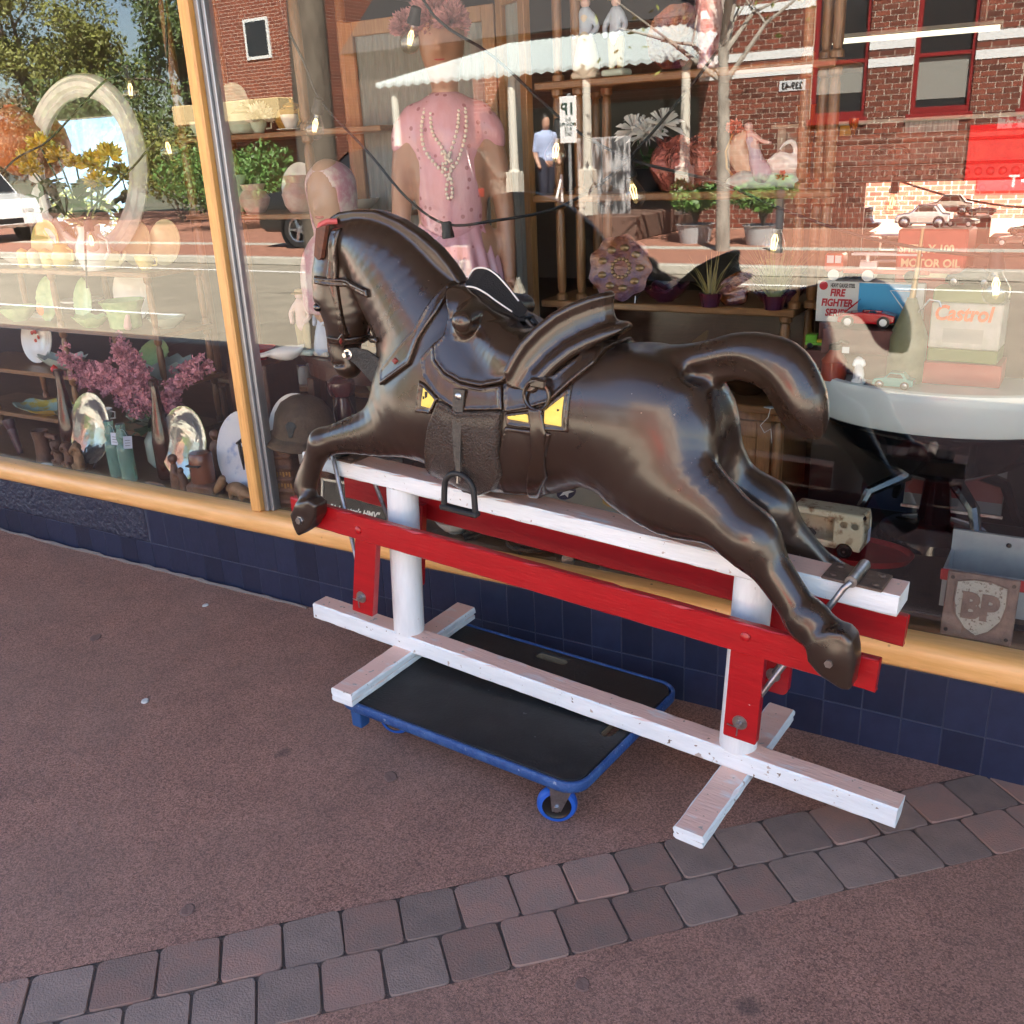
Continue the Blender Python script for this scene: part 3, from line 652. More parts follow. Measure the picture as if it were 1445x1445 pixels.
# ring and buckle on the girth strap
l0 = surf_l(.93, .885)-.010
mb = MB(); mb.tube([(.921+.030*math.cos(a), l0-.004+.004*math.cos(a), .888+.033*math.sin(a)) for a in np.linspace(0, 2*math.pi, 25)[:-1]], .0045, 8, closed=True); mb.build('strap_ring', HIDE2, horse, True)
for q in (((.903, l0-.008, .905), (.945, l0+.02, .926)), ((.908, l0-.008, .836), (.940, l0+.03, .855))): MB().box(q[0], q[1], .004).build('strap_keeper', HIDE2, horse)
# stirrup leather and D ring
LEATH = mat('grey_leather_strap', (.085, .075, .062), .75, col2=(.05, .045, .038), scale=50, bump=.3, bscale=150)
RUB = mat('black_rubber', (.014, .014, .015), .55)
STEEL = mat('zinc_bolt', (.55, .54, .52), .33, 1.0, col2=(.35, .34, .33), scale=60)
sx, sw = (0.7150, 0.8745)
bx, bw = (0.7135, 0.6704)
la = surf_l(sx, sw)-.016; lb = surf_l(bx, max(bw, .64))-.020; lb = min(lb, -.165)
N = 9; V = []
for i in range(N):
    t = i/(N-1); c = Vector((sx+(bx-sx)*t, la+(lb-la)*min(1, t*1.3)-.006*math.sin(math.pi*t), sw+(bw-sw)*t)); hw = .0155*(1-t)+.0055*t+.002*math.sin(3*t)
    V += [(c.x-hw, c.y-.002, c.z), (c.x+hw, c.y-.002, c.z), (c.x+hw, c.y+.002, c.z), (c.x-hw, c.y+.002, c.z)]
F = [(4*i+k, 4*i+4+k, 4*i+4+(k+1) % 4, 4*i+(k+1) % 4) for i in range(N-1) for k in range(4)]+[(0, 1, 2, 3), (4*N-1, 4*N-2, 4*N-3, 4*N-4)]
leather = link('stirrup_leather', mesh('stirrup_leather', V, F), LEATH, horse)
mb = MB(); mb.lathe([(0, 0), (.009, 0), (.009, .003), (.006, .006), (0, .007)], 14, M=rotm(math.pi/2, loc=(sx, la-.002, sw-.016))); mb.build('rivet', STEEL, leather, True)
rw, rh = .047, .078
P = [(bx-rw, lb, bw-.012-rh), (bx-rw*.95, lb, bw-.012-rh*.5)]+[(bx+rw*.92*math.cos(a), lb, bw-.012-rh*.36+.040*math.sin(a)) for a in np.linspace(math.pi, 0, 13)]+[(bx+rw*.95, lb, bw-.012-rh*.5), (bx+rw, lb, bw-.012-rh)]
st = MB().tube(P, .0075, 10); st.box((bx-rw-.009, lb-.012, bw-.022-rh), (bx+rw+.009, lb+.012, bw-.008-rh), .004); st.build('stirrup', RUB, horse, True)
MB().tube([(bx, lb-.006, bw-.022), (bx, lb-.004, bw-.004), (bx, lb+.004, bw+.002), (bx, lb+.005, bw-.02)], .0022, 6).build('stirrup_hook', STEEL, horse, True)
# leather mouth strap on a big chrome bolt
mx_, mw_ = (0.3000, 0.8901)
ml = -.066
mp = [(0.2866, 0.9020), (0.3266, 0.9104), (0.3699, 0.9101), (0.4228, 0.8914), (0.3995, 0.8300), (0.3780, 0.8307), (0.3275, 0.8646), (0.2943, 0.8789)]
mb = MB(); n_ = len(mp)
V = [(s, ml-.012+(s-mx_)*(-.10), w_) for s, w_ in mp]+[(s, ml-.007+(s-mx_)*(-.10), w_) for s, w_ in mp]
F = [tuple(range(n_))[::-1], tuple(range(n_, 2*n_))]+[(i, (i+1) % n_, n_+(i+1) % n_, n_+i) for i in range(n_)]
ms = link('mouth_strap', mesh('mouth_strap', V, F), mat('black_leather', (.012, .012, .012), .5, col2=(.02, .02, .02), scale=80, bump=.5, bscale=200), horse)
mb = MB(); M_ = rotm(math.pi/2, loc=(mx_, ml-.011, mw_)); mb.lathe([(0, -.012), (.013, -.012), (.014, .002), (.0135, .004), (.008, .005), (.008, .012), (.0065, .018), (0, .018)], 20, M=M_); mb.build('mouth_bolt', mat('bright_chrome', (.7, .7, .7), .15, 1.0), ms, True)
# brown leather tab tied at the poll with a pink cord
tp = [(0.2079, 1.1969), (0.2431, 1.2055), (0.2174, 1.1243), (0.2068, 1.1183), (0.1929, 1.1280)]
mb = MB(); V = [(s, -.055, w_) for s, w_ in tp]+[(s-.004, -.064, w_) for s, w_ in tp]; n_ = len(tp)
mb.add(V, [tuple(range(n_)), tuple(range(n_, 2*n_))[::-1]]+[(i, n_+i, n_+(i+1) % n_, (i+1) % n_) for i in range(n_)]); tb = mb.build('leather_tab', mat('red_brown_leather', (.13, .045, .025), .5, col2=(.07, .025, .015), scale=60), horse)
px_, pw_ = (0.2166, 1.2081)
MB().tube([(px_-.016, -.052, pw_-.024), (px_-.010, -.050, pw_-.004), (px_+.006, -.042, pw_+.004), (px_+.024, -.024, pw_+.004)], .0075, 8).build('pink_cord', mat('pink_rubber', (.50, .10, .10), .5), tb, True)
# eye
DEYE = mat('dark_eye', (.004, .003, .003), .05, coat=1)
for sg in (-1, 1): MB().ball((.176, sg*.052, .994), (.013, .010, .011), 12, 8).build('eye', DEYE, horse, True)
# hoof bolts
def hexbolt(name, c, r, par, ln=.008, side=-1):
    mb = MB(); mb.lathe([(0, -.01), (r*1.25, -.01), (r*1.25, ln*.2), (r, ln*.25), (r, ln), (0, ln)], 6, M=rotm(math.pi/2*(-side), loc=c)); return mb.build(name, STEEL, par)
hexbolt('hoof_bolt', ((0.1656, 0.4290)[0], surf_l(*(0.1656, 0.4290))-.001, (0.1656, 0.4290)[1]), .010, horse)
hexbolt('hoof_bolt', ((1.6230, 0.4643)[0], surf_l(*(1.6230, 0.4643))-.001, (1.6230, 0.4643)[1]), .0085, horse)
# ---------------------------------------------------------------- the stand
WHT = mat('worn_white_paint', (.74, .79, .80), .5, col2=(.64, .69, .70), scale=9, stretch=(.6, 4, 4), bump=.25, bscale=40, top=((.78, .50, .40), 13, .20, .42))
WHP = mat('white_paint', (.75, .80, .81), .42, col2=(.66, .70, .71), scale=7, stretch=(3, 3, .6), bump=.2, bscale=30)
REDP = mat('red_gloss_paint', (.38, .006, .010), .32, col2=(.31, .005, .008), scale=6, stretch=(1, 7, 7), bump=.12, bscale=25, coat=.3)
speckle(WHT, (.20, .15, .11), 70, .70, .73); speckle(WHT, (.42, .36, .31), 44, .69, .72); speckle(REDP, (.50, .25, .22), 46, .745, .76); speckle(WHP, (.3, .26, .22), 60, .735, .76)
def worn_box(name, a, b, m, par, h=.006, bev=.004, amp=.0015, seed=0, M=None):
    """a plank with softly knocked edges"""
    lo = np.minimum(a, b); hi = np.maximum(a, b); c = (lo+hi)/2; bb = (hi-lo)/2
    r = random.Random(seed); mb = MB(); L = hi-lo; ax = int(np.argmax(L)); n = max(6, int(L[ax]/.03)); o = [i for i in range(3) if i != ax]
    e = bev; sec = [(-1, -1, 1, 0), (-1, -1, 0, 1), (-1, 1, 0, -1), (-1, 1, 1, 0), (1, 1, -1, 0), (1, 1, 0, -1), (1, -1, 0, 1), (1, -1, -1, 0)]
    V = []
    for i in range(n+1):
        u = -bb[ax]+L[ax]*i/n; end = i in (0, n)
        for (p, q, dp, dq) in sec:
            chip = e*(1+(r.random() < .12)*r.uniform(.3, 1.2)); v = [0, 0, 0]; v[ax] = c[ax]+u+(r.uniform(-1, 1)*.0015 if end else 0)
            v[o[0]] = c[o[0]]+p*bb[o[0]]+dp*chip+r.uniform(-1, 1)*amp*.4; v[o[1]] = c[o[1]]+q*bb[o[1]]+dq*chip+r.uniform(-1, 1)*amp*.4
            V.append(tuple(v))
    F = [(i*8+k, (i+1)*8+k, (i+1)*8+(k+1) % 8, i*8+(k+1) % 8) for i in range(n) for k in range(8)]+[tuple(range(8)), tuple(n*8+k for k in range(8))[::-1]]
    if M is not None: V = [tuple(M @ Vector(v)) for v in V]
    me = mesh(name, V, F); import bmesh
    bm = bmesh.new(); bm.from_mesh(me); bmesh.ops.recalc_face_normals(bm, faces=bm.faces); bm.to_mesh(me); bm.free()
    return link(name, me, m, par)
worn_box('base_beam', (.040, -.037, .028), (1.770, .026, .080), WHT, horse, seed=1)
worn_box('upper_beam', (.06, -.043, .525), (1.705, .043, .5715), WHT, horse, seed=2)
CROT = Matrix.Translation((.393, 0, 0)) @ Matrix.Rotation(math.radians(2.0), 4, 'Z') @ Matrix.Translation((-.393, 0, 0))
worn_box('cross_board', (.357, -.302, .0105), (.430, .285, .034), WHT, horse, seed=3, bev=.0045, M=CROT); worn_box('cross_board', (.3585, -.3005, -.007), (.4285, .2835, .0095), WHT, horse, seed=13, bev=.003, M=CROT)
worn_box('cross_board', (1.368, -.288, .0095), (1.440, .292, .027), WHT, horse, seed=4, bev=.0045); worn_box('cross_board', (1.3695, -.2865, -.006), (1.4385, .2905, .0085), WHT, horse, seed=14, bev=.003)
for s, nm in ((.392, 'post'), (1.396, 'post')):
    mb = MB(); mb.lathe([(.0435, .079), (.0442, .086), (.044, .3), (.0435, .50), (.043, .526)], 32, c=(s, 0, 0)); mb.build('post', WHP, horse, True)
for l0, sd in ((-.120, 5), (.098, 6)):
    worn_box('swing_rail', (.078, l0, .390), (1.702, l0+.022, .462), REDP, horse, seed=sd, bev=.003)
def hanger(P, l0, seed):
    mb = MB(); mb.prism(P, l0, l0+.020); o = mb.build('hanger', REDP, horse); return o
def rnd(s0, s1, w0, w1, lean, r=.016):
    B = []
    for cx, cz, a0 in ((s0+r, w0+r, math.pi), (s1-r, w0+r, 1.5*math.pi)):
        for k in range(5): a = a0+k*math.pi/8; B.append((cx+r*math.cos(a), cz+r*math.sin(a)))
    B += [(s1, w1), (s0, w1)]
    return [(x+lean*(z-w0), z) for x, z in B]
hanger(rnd(.266, .342, .148, .44, .13, .003), -.0965, 1); hanger(rnd(1.392, 1.468, .160, .44, .0, .004), -.0965, 2)
hanger(rnd(.300, .376, .172, .44, .08), .0765, 3); hanger(rnd(1.398, 1.475, .196, .44, .0), .0765, 4)
for s, w_ in ((.332, .420), (1.430, .432)):
    MB().lathe([(0, 0), (.012, 0), (.011, .004), (.006, .007), (0, .0075)], 14, M=rotm(math.pi/2, loc=(s, -.119, w_))).build('coach_bolt', REDP, horse, True)
ROD = mat('galvanised_rod', (.36, .37, .39), .4, .9, col2=(.22, .2, .19), scale=60)
def rod(P): MB().tube(P, .0065, 10).build('swing_rod', ROD, horse, True)
rod([(1.612, -.056, .583), (1.603, -.066, .572), (1.432, -.085, .215), (1.428, -.098, .205), (1.428, -.112, .205)])
rod([(.19, -.05, .586), (.198, -.058, .575), (.305, -.085, .21), (.304, -.098, .20), (.304, -.112, .20)])
rod([(1.612, .056, .583), (1.603, .064, .572), (1.440, .072, .250), (1.438, .09, .242), (1.438, .11, .242)])
rod([(.19, .05, .586), (.198, .056, .575), (.335, .070, .24), (.337, .09, .235), (.337, .11, .235)])
rod([(1.612, -.056, .583), (1.612, .056, .583)]); rod([(.19, -.05, .586), (.19, .05, .586)])
for s, w_, l_, sg in ((1.428, .205, -.0965, -1), (.304, .20, -.0965, -1), (1.438, .242, .0765, -1)):
    mb = MB(); mb.lathe([(.0066, -.001), (.017, -.001), (.0175, .001), (.017, .0025), (.0066, .0025)], 20, M=rotm(math.pi/2, loc=(s, l_, w_))); mb.build('washer', STEEL, horse, True)
for s, w_ in ((1.428, .205), (.304, .20)):
    mb = MB(); mb.tube([(s+.001, -.108, w_+.012), (s, -.110, w_-.012), (s-.002, -.106, w_-.030)], .0016, 6); mb.tube([(s, -.110, w_-.006), (s-.020, -.104, w_-.010), (s-.027, -.103, w_-.010)], .0016, 6); mb.build('cotter_pin', STEEL, horse)
RUST = mat('rusty_plate', (.16, .11, .085), .55, .4, col2=(.09, .06, .045), scale=40, bump=.3, bscale=80)
for s in (1.612, .19):
    mb = MB(); mb.box((s-.062, -.046, .5715), (s+.060, .040, .5775), .002)
    for a in (-.042, .042):
        for b in (-.026, .022): mb.lathe([(0, 0), (.008, 0), (.006, .003), (0, .004)], 10, c=(s+a, b, .5775))
    hp = mb.build('hinge_plate', RUST, horse)
    mb = MB(); mb.tube([(s, -.054, .583), (s, .046, .583)], .0125, 14); mb.build('hinge_barrel', CHROME, hp, True)
# black padded strap lying along the saddle
STRAP = mat('black_webbing', (.011, .011, .012), .7, bump=.4, bscale=260)
strap = thing('shoulder_strap', 'black webbing strap edged in white lying over the horse saddle', 'strap', FO + FA*.0 + FN*0)
strap.matrix_world = horse.matrix_world.copy()
C0 = [(.618, -.004, 1.062), (.628, -.008, 1.085), (.645, -.010, 1.098), (.675, -.010, 1.100), (.705, -.008, 1.088), (.735, -.004, 1.066), (.765, .004, 1.040), (.785, .010, 1.024)]
HW = [.030, .034, .036, .036, .034, .029, .020, .014]
V = []; E0 = []; E1 = []
for (s, l, w_), hw in zip(C0, HW):
    dl, dw = .80*hw, .60*hw
    V += [(s, l-dl, w_-dw), (s, l+dl, w_+dw), (s+.003, l+dl-.003, w_+dw+.004), (s+.003, l-dl-.003, w_-dw+.004)]
    E0.append((s+.001, l-dl*.86-.004, w_-dw*.86+.005)); E1.append((s+.001, l+dl*.86-.004, w_+dw*.86+.005))
N = len(C0); F = [(4*i+k, 4*i+(k+1) % 4, 4*i+4+(k+1) % 4, 4*i+4+k) for i in range(N-1) for k in range(4)]+[(0, 3, 2, 1), (4*N-4, 4*N-3, 4*N-2, 4*N-1)]
link('webbing', mesh('webbing', V, F, False), STRAP, strap)
PIP = mat('white_piping', (.7, .7, .68), .7)
for E_ in (E0, E1): MB().tube([tuple(p) for p in crom([e for e in E_[:-1]], 4)], .0021, 6).build('piping', PIP, strap, True)
mb = MB(); mb.box((.780, -.012, 1.014), (.800, .030, 1.024), .002); mb.tube([(.800, -.006, 1.018), (.815, -.004, 1.004), (.825, -.0, .999), (.85, .02, .985)], .006, 8); mb.tube([(.80, .02, 1.018), (.818, .018, 1.006), (.85, .03, .985)], .004, 8)
mb.build('buckle', mat('black_plastic', (.01, .01, .01), .35), strap)
# ================================================================ DOLLY
dol = thing('dolly', 'low black platform dolly with blue rubber rim under the rocking horse', 'dolly', (-1.2615, -.402, 0), math.radians(-4.6))
DL, DW = .397, .272
f = Field((-DL-.02, -DW-.02, .118), (DL+.02, DW+.02, .158), .005)
f.add(np.maximum(f.rbox((0, 0, 0), (DL-.012, DW-.012, 1), .0) if False else (np.sqrt(np.maximum(np.abs(f.X)-DL+.062, 0)**2+np.maximum(np.abs(f.Y)-DW+.062, 0)**2)-.050), np.abs(f.Z-.1365)-.0125))
def slot(cx, cy, L, r, ang):
    c, s = math.cos(ang), math.sin(ang); u = (f.X-cx)*c+(f.Y-cy)*s; v = -(f.X-cx)*s+(f.Y-cy)*c
    return np.sqrt(np.maximum(np.abs(u)-L, 0)**2+v*v)-r
f.cut(slot(.005, DW-.052, .036, .016, 0)+0*f.Z, .004); f.cut(slot(DL-.060, .005, .036, .016, math.pi/2)+0*f.Z, .004)
DBLK = mat('black_dolly_top', (.0125, .0125, .0130), .6, col2=(.024, .024, .024), scale=7, bump=.12, bscale=120, thr=(.45, .75))
speckle(DBLK, (.09, .09, .09), 38, .74, .765)
f.build('deck', DBLK, dol)
# plywood seen inside the hand holes
PLY = mat('plywood_edge', (.30, .22, .12), .7, col2=(.2, .14, .08), scale=30, stretch=(1, 1, 8))
for (cx, cy, ang) in ((.005, DW-.052, 0), (DL-.060, .005, math.pi/2)):
    P = []
    for k in range(24):
        a = 2*math.pi*k/24; u = .036*(1 if math.cos(a) > 0 else -1)+.0150*math.cos(a); v = .0150*math.sin(a); P.append((cx+u*math.cos(ang)-v*math.sin(ang), cy+u*math.sin(ang)+v*math.cos(ang)))
    V = [(x, y, z) for z in (.1255, .1462) for x, y in P]
    link('hand_hole', mesh('hand_hole', V, [(k, (k+1) % 24, 24+(k+1) % 24, 24+k) for k in range(24)]), PLY, dol)
BLUE = mat('scuffed_blue_rubber', (.016, .060, .20), .5, col2=(.045, .11, .27), scale=26, bump=.35, bscale=110, thr=(.45, .7))
speckle(BLUE, (.20, .26, .38), 60, .68, .72)
P = []
for cx, cy, a0 in ((1, 1, 0), (-1, 1, .5), (-1, -1, 1), (1, -1, 1.5)):
    for k in range(8):
        a = math.pi*(a0+k/14); P.append((cx*(DL-.056)+.050*math.cos(a), cy*(DW-.056)+.050*math.sin(a)))
V = []; n = len(P)
sec = [(-.006, .121), (.003, .120), (.0075, .126), (.008, .144), (.004, .1508), (-.0025, .1500)]
for i, (x, y) in enumerate(P):
    nx, ny = np.array(P[i])-np.array([math.copysign(DL-.056, P[i][0]), math.copysign(DW-.056, P[i][1])]); q = math.hypot(nx, ny) or 1; nx, ny = nx/q, ny/q
    V += [(x+nx*d+random.uniform(-.0006, .0006), y+ny*d, z+random.uniform(-.0006, .0006)) for d, z in sec]
m_ = len(sec); F = [(i*m_+k, ((i+1) % n)*m_+k, ((i+1) % n)*m_+(k+1) % m_, i*m_+(k+1) % m_) for i in range(n) for k in range(m_)]
link('rim', mesh('rim', V, F, True), BLUE, dol)
GALV = mat('galvanised_fork', (.45, .46, .48), .32, 1.0, col2=(.3, .3, .31), scale=50)
WBLUE = mat('blue_tyre', (.015, .09, .42), .45)
def castor(x, y, rz):
    c = MB(); c.box((-.034, -.03, .113), (.034, .03, .1185), .001)
    for sg in (-1, 1): c.prism([(-.030, .112), (.030, .112), (.014-.018, .040), (-.026, .040)], sg*.0195-.0015, sg*.0195+.0015)
    c.lathe([(0, 0), (.008, 0), (.008, .006), (0, .006)], 6, M=rotm(math.pi/2, loc=(-.014, -.0215, .050))); c.lathe([(0, 0), (.008, 0), (.008, .006), (0, .006)], 6, M=rotm(-math.pi/2, loc=(-.014, .0215, .050)))
    o = c.build('castor', GALV, dol, False, (x, y, 0), (0, 0, rz))
    t = MB(); M_ = rotm(math.pi/2, loc=(-.014, .0155, .050)); t.lathe([(.036, 0), (.045, .002), (.0495, .009), (.050, .0155), (.0495, .022), (.045, .029), (.036, .031)], 32, M=M_, cap=False); t.build('tyre', WBLUE, o, True)
    t = MB(); t.lathe([(0, .002), (.012, .002), (.016, .006), (.030, .006), (.0365, .003), (.0365, .028), (.030, .025), (.016, .025), (.012, .029), (0, .029)], 28, M=M_); t.build('hub', BLACK, o, True)
castor(DL-.075, -DW+.048, math.radians(30)); castor(DL-.07, DW-.06, math.radians(30))
castor(-DL+.09, DW-.06, math.radians(80)); 
f = Field((-.035, -.035, .055), (.035, .035, .125), .004); f.add(f.rbox((0, 0, .10), (.021, .019, .042), .005)); f.both(np.abs(f.X)-.017-.05*np.maximum(f.Z-.06, 0)); f.build('corner_leg', mat('blue_leg', (.02, .075, .22), .5), dol, (-DL+.055, -DW+.035, 0))
castor(-DL+.12, -DW+.13, math.radians(20))
# ================================================================ LEFT DISPLAY
def shelf_unit(name, label, x0, x1, y0, y1, zs, cols, ztop, m, mz, base=.330, r=.014, grp=None):
    t = thing(name, label, 'shelf', ((x0+x1)/2, y0, base), 0, grp); ox = (x0+x1)/2
    for z in zs: MB().box((x0-ox, 0, z-.022-base), (x1-ox, y1-y0, z-base), .003).build('shelf_board', m, t)
    lv = [0]+[z-base for z in zs]+[ztop-base]
    for cx in cols:
        for cy in (.02, y1-y0-.02):
            for a, b in zip(lv[:-1], lv[1:]):
                if b-a < .05: continue
                b2 = b-(.022 if b != lv[-1] else 0); H = b2-a
                mb = MB(); mb.lathe([(r*1.25, 0), (r*1.25, .02), (r*.7, .03), (r, .05), (r*1.15, H*.5), (r, H-.05), (r*.7, H-.03), (r*1.25, H-.02), (r*1.25, H)], 14, c=(cx-ox, cy, a)); mb.build('column', mz, t, True)
    return t
shelf_unit('display_shelf', 'left tiered shelf with turned wooden columns full of yellow and green china', -5.15, -3.50, .44, .76, (.41, .64, .87, 1.135), (-4.86, -4.19, -3.53), 1.137, OAK, OAKZ)
shelf_unit('display_shelf', 'tall shelf with turned columns behind the mullion holding teapots and cups', -3.62, -2.47, .80, 1.12, (.60, 1.345, 1.668), (-3.58, -2.86), 2.25, OAK, OAKZ, r=.020)
# round mirror leaning on the shelf
mir = thing('round_mirror', 'round mirror in a broad silvery moulded frame behind yellow flowers', 'mirror', (-4.07, .60, 1.137))
SILV = mat('silvered_frame', (.86, .85, .82), .4, .0, col2=(.68, .67, .63), scale=14, bump=.12, bscale=60)
MM = rotm(math.radians(81), loc=(0, .06, .415))
mb = MB(); mb.lathe([(.315, .0), (.315, .012), (.328, .026), (.345, .018), (.355, .034), (.375, .040), (.392, .028), (.400, .034), (.412, .020), (.415, .0), (.40, -.02), (.32, -.02)], 56, M=MM); mb.build('frame', SILV, mir, True)
MIRG = mat('mirror_silver', (.92, .94, .94), .01, 1.0)
mb = MB(); mb.lathe([(.0, .004), (.318, .004)], 48, M=MM); mb.build('mirror_glass', MIRG, mir)
# yellow flowers in a white jug
def petals(n, R_, m, name, par, c, seed, L=.5, wd=.2, cup=.5):
    r = random.Random(seed); V = []; F = []
    for k in range(n):
        th = r.uniform(0, 2*math.pi); ph = math.acos(r.uniform(-.2, 1)); d = Vector((math.sin(ph)*math.cos(th), math.sin(ph)*math.sin(th), math.cos(ph)))
        u = d.orthogonal().normalized(); u = (Matrix.Rotation(r.uniform(0, 6), 3, d) @ u); a = Vector(c)+d*R_*.15; b = a+d*R_*L+u*R_*.05; e = a+d*R_*r.uniform(.85, 1)+u*R_*.22
        w_ = d.cross(u)*R_*wd; o = len(V); V += [a, b-w_, b+w_, e]; F += [(o, o+1, o+3), (o, o+3, o+2)]
    return link(name, mesh(name, V, F), m, par)
YF_ = mat('yellow_petals', (.62, .42, .03), .6, island=.3); GL = mat('deep_green_leaf', (.03, .07, .02), .5, island=.35)
jug = thing('flower_jug', 'white jug with a bunch of shaggy yellow flowers in front of the round mirror', 'vase', (-3.87, .47, 1.137))
mb = MB(); mb.lathe([(.05, 0), (.055, .01), (.075, .06), (.072, .11), (.045, .16), (.05, .19), (.045, .19), (.04, .16), (0, .1)], 24); mb.tube([(.06, 0, .15), (.11, 0, .13), (.11, 0, .08), (.074, 0, .05)], .008, 8); mb.build('jug', WHITECH, jug, True)
for k, (x, z, y, R_) in enumerate(((-3.99, 1.655, .40, .062), (-3.915, 1.61, .42, .055), (-3.56, 1.60, .40, .062), (-3.66, 1.565, .38, .06), (-3.73, 1.585, .44, .055), (-4.13, 1.605, .42, .058), (-3.63, 1.50, .38, .06), (-4.06, 1.56, .38, .05), (-3.82, 1.58, .43, .05))):
    petals(70, R_, YF_, 'flower', jug, (x+3.87, y-.47, z-1.137), 50+k)
    s_ = MB().tube([(0, 0, .17), ((x+3.87)*.5, (y-.47)*.5, (z-1.137)*.6), (x+3.87, y-.47, z-1.137)], .004, 5); s_.build('stem', GL, jug, True)
def leafset(name, m, par, pts, L, seed, wd=.38):
    r = random.Random(seed); V = []; F = []
    for p in pts:
        d = Vector((r.uniform(-1, 1), r.uniform(-1, .4), r.uniform(-.6, .6))).normalized(); s = d.cross(Vector((0, 0, 1))).normalized()*L*wd; q = Vector(p); o = len(V)
        V += [q, q+d*L*.35+s, q+d*L*.35-s, q+d*L*.7+s*.8+Vector((0, 0, -L*.06)), q+d*L*.7-s*.8+Vector((0, 0, -L*.06)), q+d*L+Vector((0, 0, -L*.18))]; F += [(o, o+1, o+2), (o+1, o+3, o+4, o+2), (o+3, o+5, o+4)]
    o = link(name, mesh(name, V, F), m, par); o['kind'] = 'stuff'; return o
r = random.Random(3); leafset('leaves', GL, jug, [(r.uniform(-.22, .28), r.uniform(-.12, .02), r.uniform(.20, .40)) for _ in range(60)], .085, 4)
# orange globe
f_ = MB(); f_.lathe([(.03, 0), (.05, .006), (.10, .05), (.135, .13), (.135, .18), (.10, .25), (.05, .29), (.03, .30), (.028, .31), (0, .31)], 30)
o = one(f_, 'orange_lamp_shade', mat('crackled_orange', (.55, .16, .04), .35, col2=(.40, .10, .03), scale=40, bump=.3), 'mottled orange globe at the left edge of the window', 'ornament', (-4.47, .62, 1.545))
mb = MB(); mb.lathe([(.09, 0), (.09, .015), (.03, .03), (.025, .2), (.045, .33), (.06, .37), (.03, .39), (.03, .408)], 20); o = one(mb, 'wooden_stand', MAHOGZ, 'dark turned stand under the mottled orange globe', 'stand', (-4.47, .62, 1.137))
# china
YC = mat('yellow_china', (.64, .52, .16), .2, coat=.4); LYC = mat('pale_yellow_china', (.62, .58, .34), .2, coat=.4); GC = mat('green_leaf_china', (.34, .50, .22), .22, coat=.4, col2=(.26, .42, .18), scale=25, bump=.15); PGC = mat('pale_green_china', (.48, .58, .46), .22, coat=.4, bump=.1, bscale=30)
GGC = mat('grey_green_china', (.40, .48, .42), .25, coat=.3, bump=.15, bscale=30)
def plate(name, R_, m, label, loc, lean=12, rz=0.0, sx=1.0, ruf=0.0, nr=10, grp=None, cat='plate', depth=.02):
    mb = MB(); M_ = rotm(math.radians(90-lean), 0, 0, (0, 0, R_*.99))
    mb.lathe([(0, 0), (R_*.6, 0), (R_*.72, depth*.5), (R_, depth), (R_, depth+.004), (R_*.7, depth*.5+.005), (R_*.58, .005), (0, .005)], 36, sx=sx, ruf=ruf, nr=nr, M=M_)
    return one(mb, name, m, label, cat, loc, rz, grp)
def bowl(name, R_, H, m, label, loc, ruf=0.0, nr=8, sx=1.0, sy=1.0, wave=0.0, grp=None, rz=0):
    mb = MB(); mb.lathe([(R_*.38, 0), (R_*.42, .006), (R_*.62, H*.25), (R_*.88, H*.7), (R_, H), (R_*.96, H), (R_*.82, H*.68), (R_*.5, H*.25), (0, H*.16)], 44, ruf=ruf, nr=nr, sx=sx, sy=sy, wave=wave)
    return one(mb, name, m, label, 'bowl', loc, rz, grp)
def teapot(label, loc, s, m, rz=0, cat='teapot'):
    t = thing('teapot', label, cat, loc, rz)
    mb = MB(); mb.lathe([(.35*s, 0), (.5*s, .05*s), (.62*s, .35*s), (.5*s, .7*s), (.3*s, .8*s), (.3*s, .83*s)], 24); mb.build('body', m, t, True)
    mb = MB(); mb.lathe([(.32*s, .82*s), (.25*s, .9*s), (.06*s, .97*s), (.09*s, 1.04*s), (0, 1.1*s)], 18); mb.build('lid', m, t, True)
    MB().tube([(.5*s, 0, .25*s), (.75*s, 0, .4*s), (.9*s, 0, .72*s)], [.14*s, .09*s, .06*s], 8).build('spout', m, t, True)
    MB().tube([(-.45*s, 0, .65*s), (-.85*s, 0, .68*s), (-.85*s, 0, .3*s), (-.55*s, 0, .22*s)], .055*s, 8).build('handle', m, t, True); return t
def cup(label, loc, s, m, rz=0, grp=None, name='cup', saucer=True):
    t = thing(name, label, 'cup', loc, rz, grp)
    mb = MB(); z0 = .1*s if saucer else 0; mb.lathe([(.25*s, z0), (.3*s, z0+.05*s), (.48*s, z0+.5*s), (.52*s, z0+.75*s), (.49*s, z0+.75*s), (.43*s, z0+.45*s), (0, z0+.1*s)], 22); mb.build('bowl', m, t, True)
    MB().tube([(.48*s, 0, z0+.65*s), (.75*s, 0, z0+.6*s), (.7*s, 0, z0+.25*s), (.4*s, 0, z0+.22*s)], .05*s, 7).build('handle', m, t, True)
    if saucer: mb = MB(); mb.lathe([(.3*s, 0), (.78*s, .1*s), (.78*s, .13*s), (.3*s, .04*s), (0, .04*s)], 24); mb.build('saucer', m, t, True)
    return t
Z1, Z2, Z3, Z4 = 1.136, .871, .641, .411
plate('plate', .105, YC, 'upright yellow plate on the left shelf below the orange globe', (-4.33, .58, Z1)); plate('plate', .10, LYC, 'pale cream plate standing behind the small yellow teapot', (-3.79, .66, Z1))
t_ = teapot('small pale yellow teapot on the top board of the left shelf', (-3.85, .52, Z1), .105, LYC, .4)
cup('yellow cup at the right end of the top board of the left shelf', (-3.60, .52, Z1), .085, YC, .2, saucer=False)
cup('pale yellow cup and saucer just left of the small yellow teapot', (-3.99, .52, Z1), .065, LYC, 2.0)
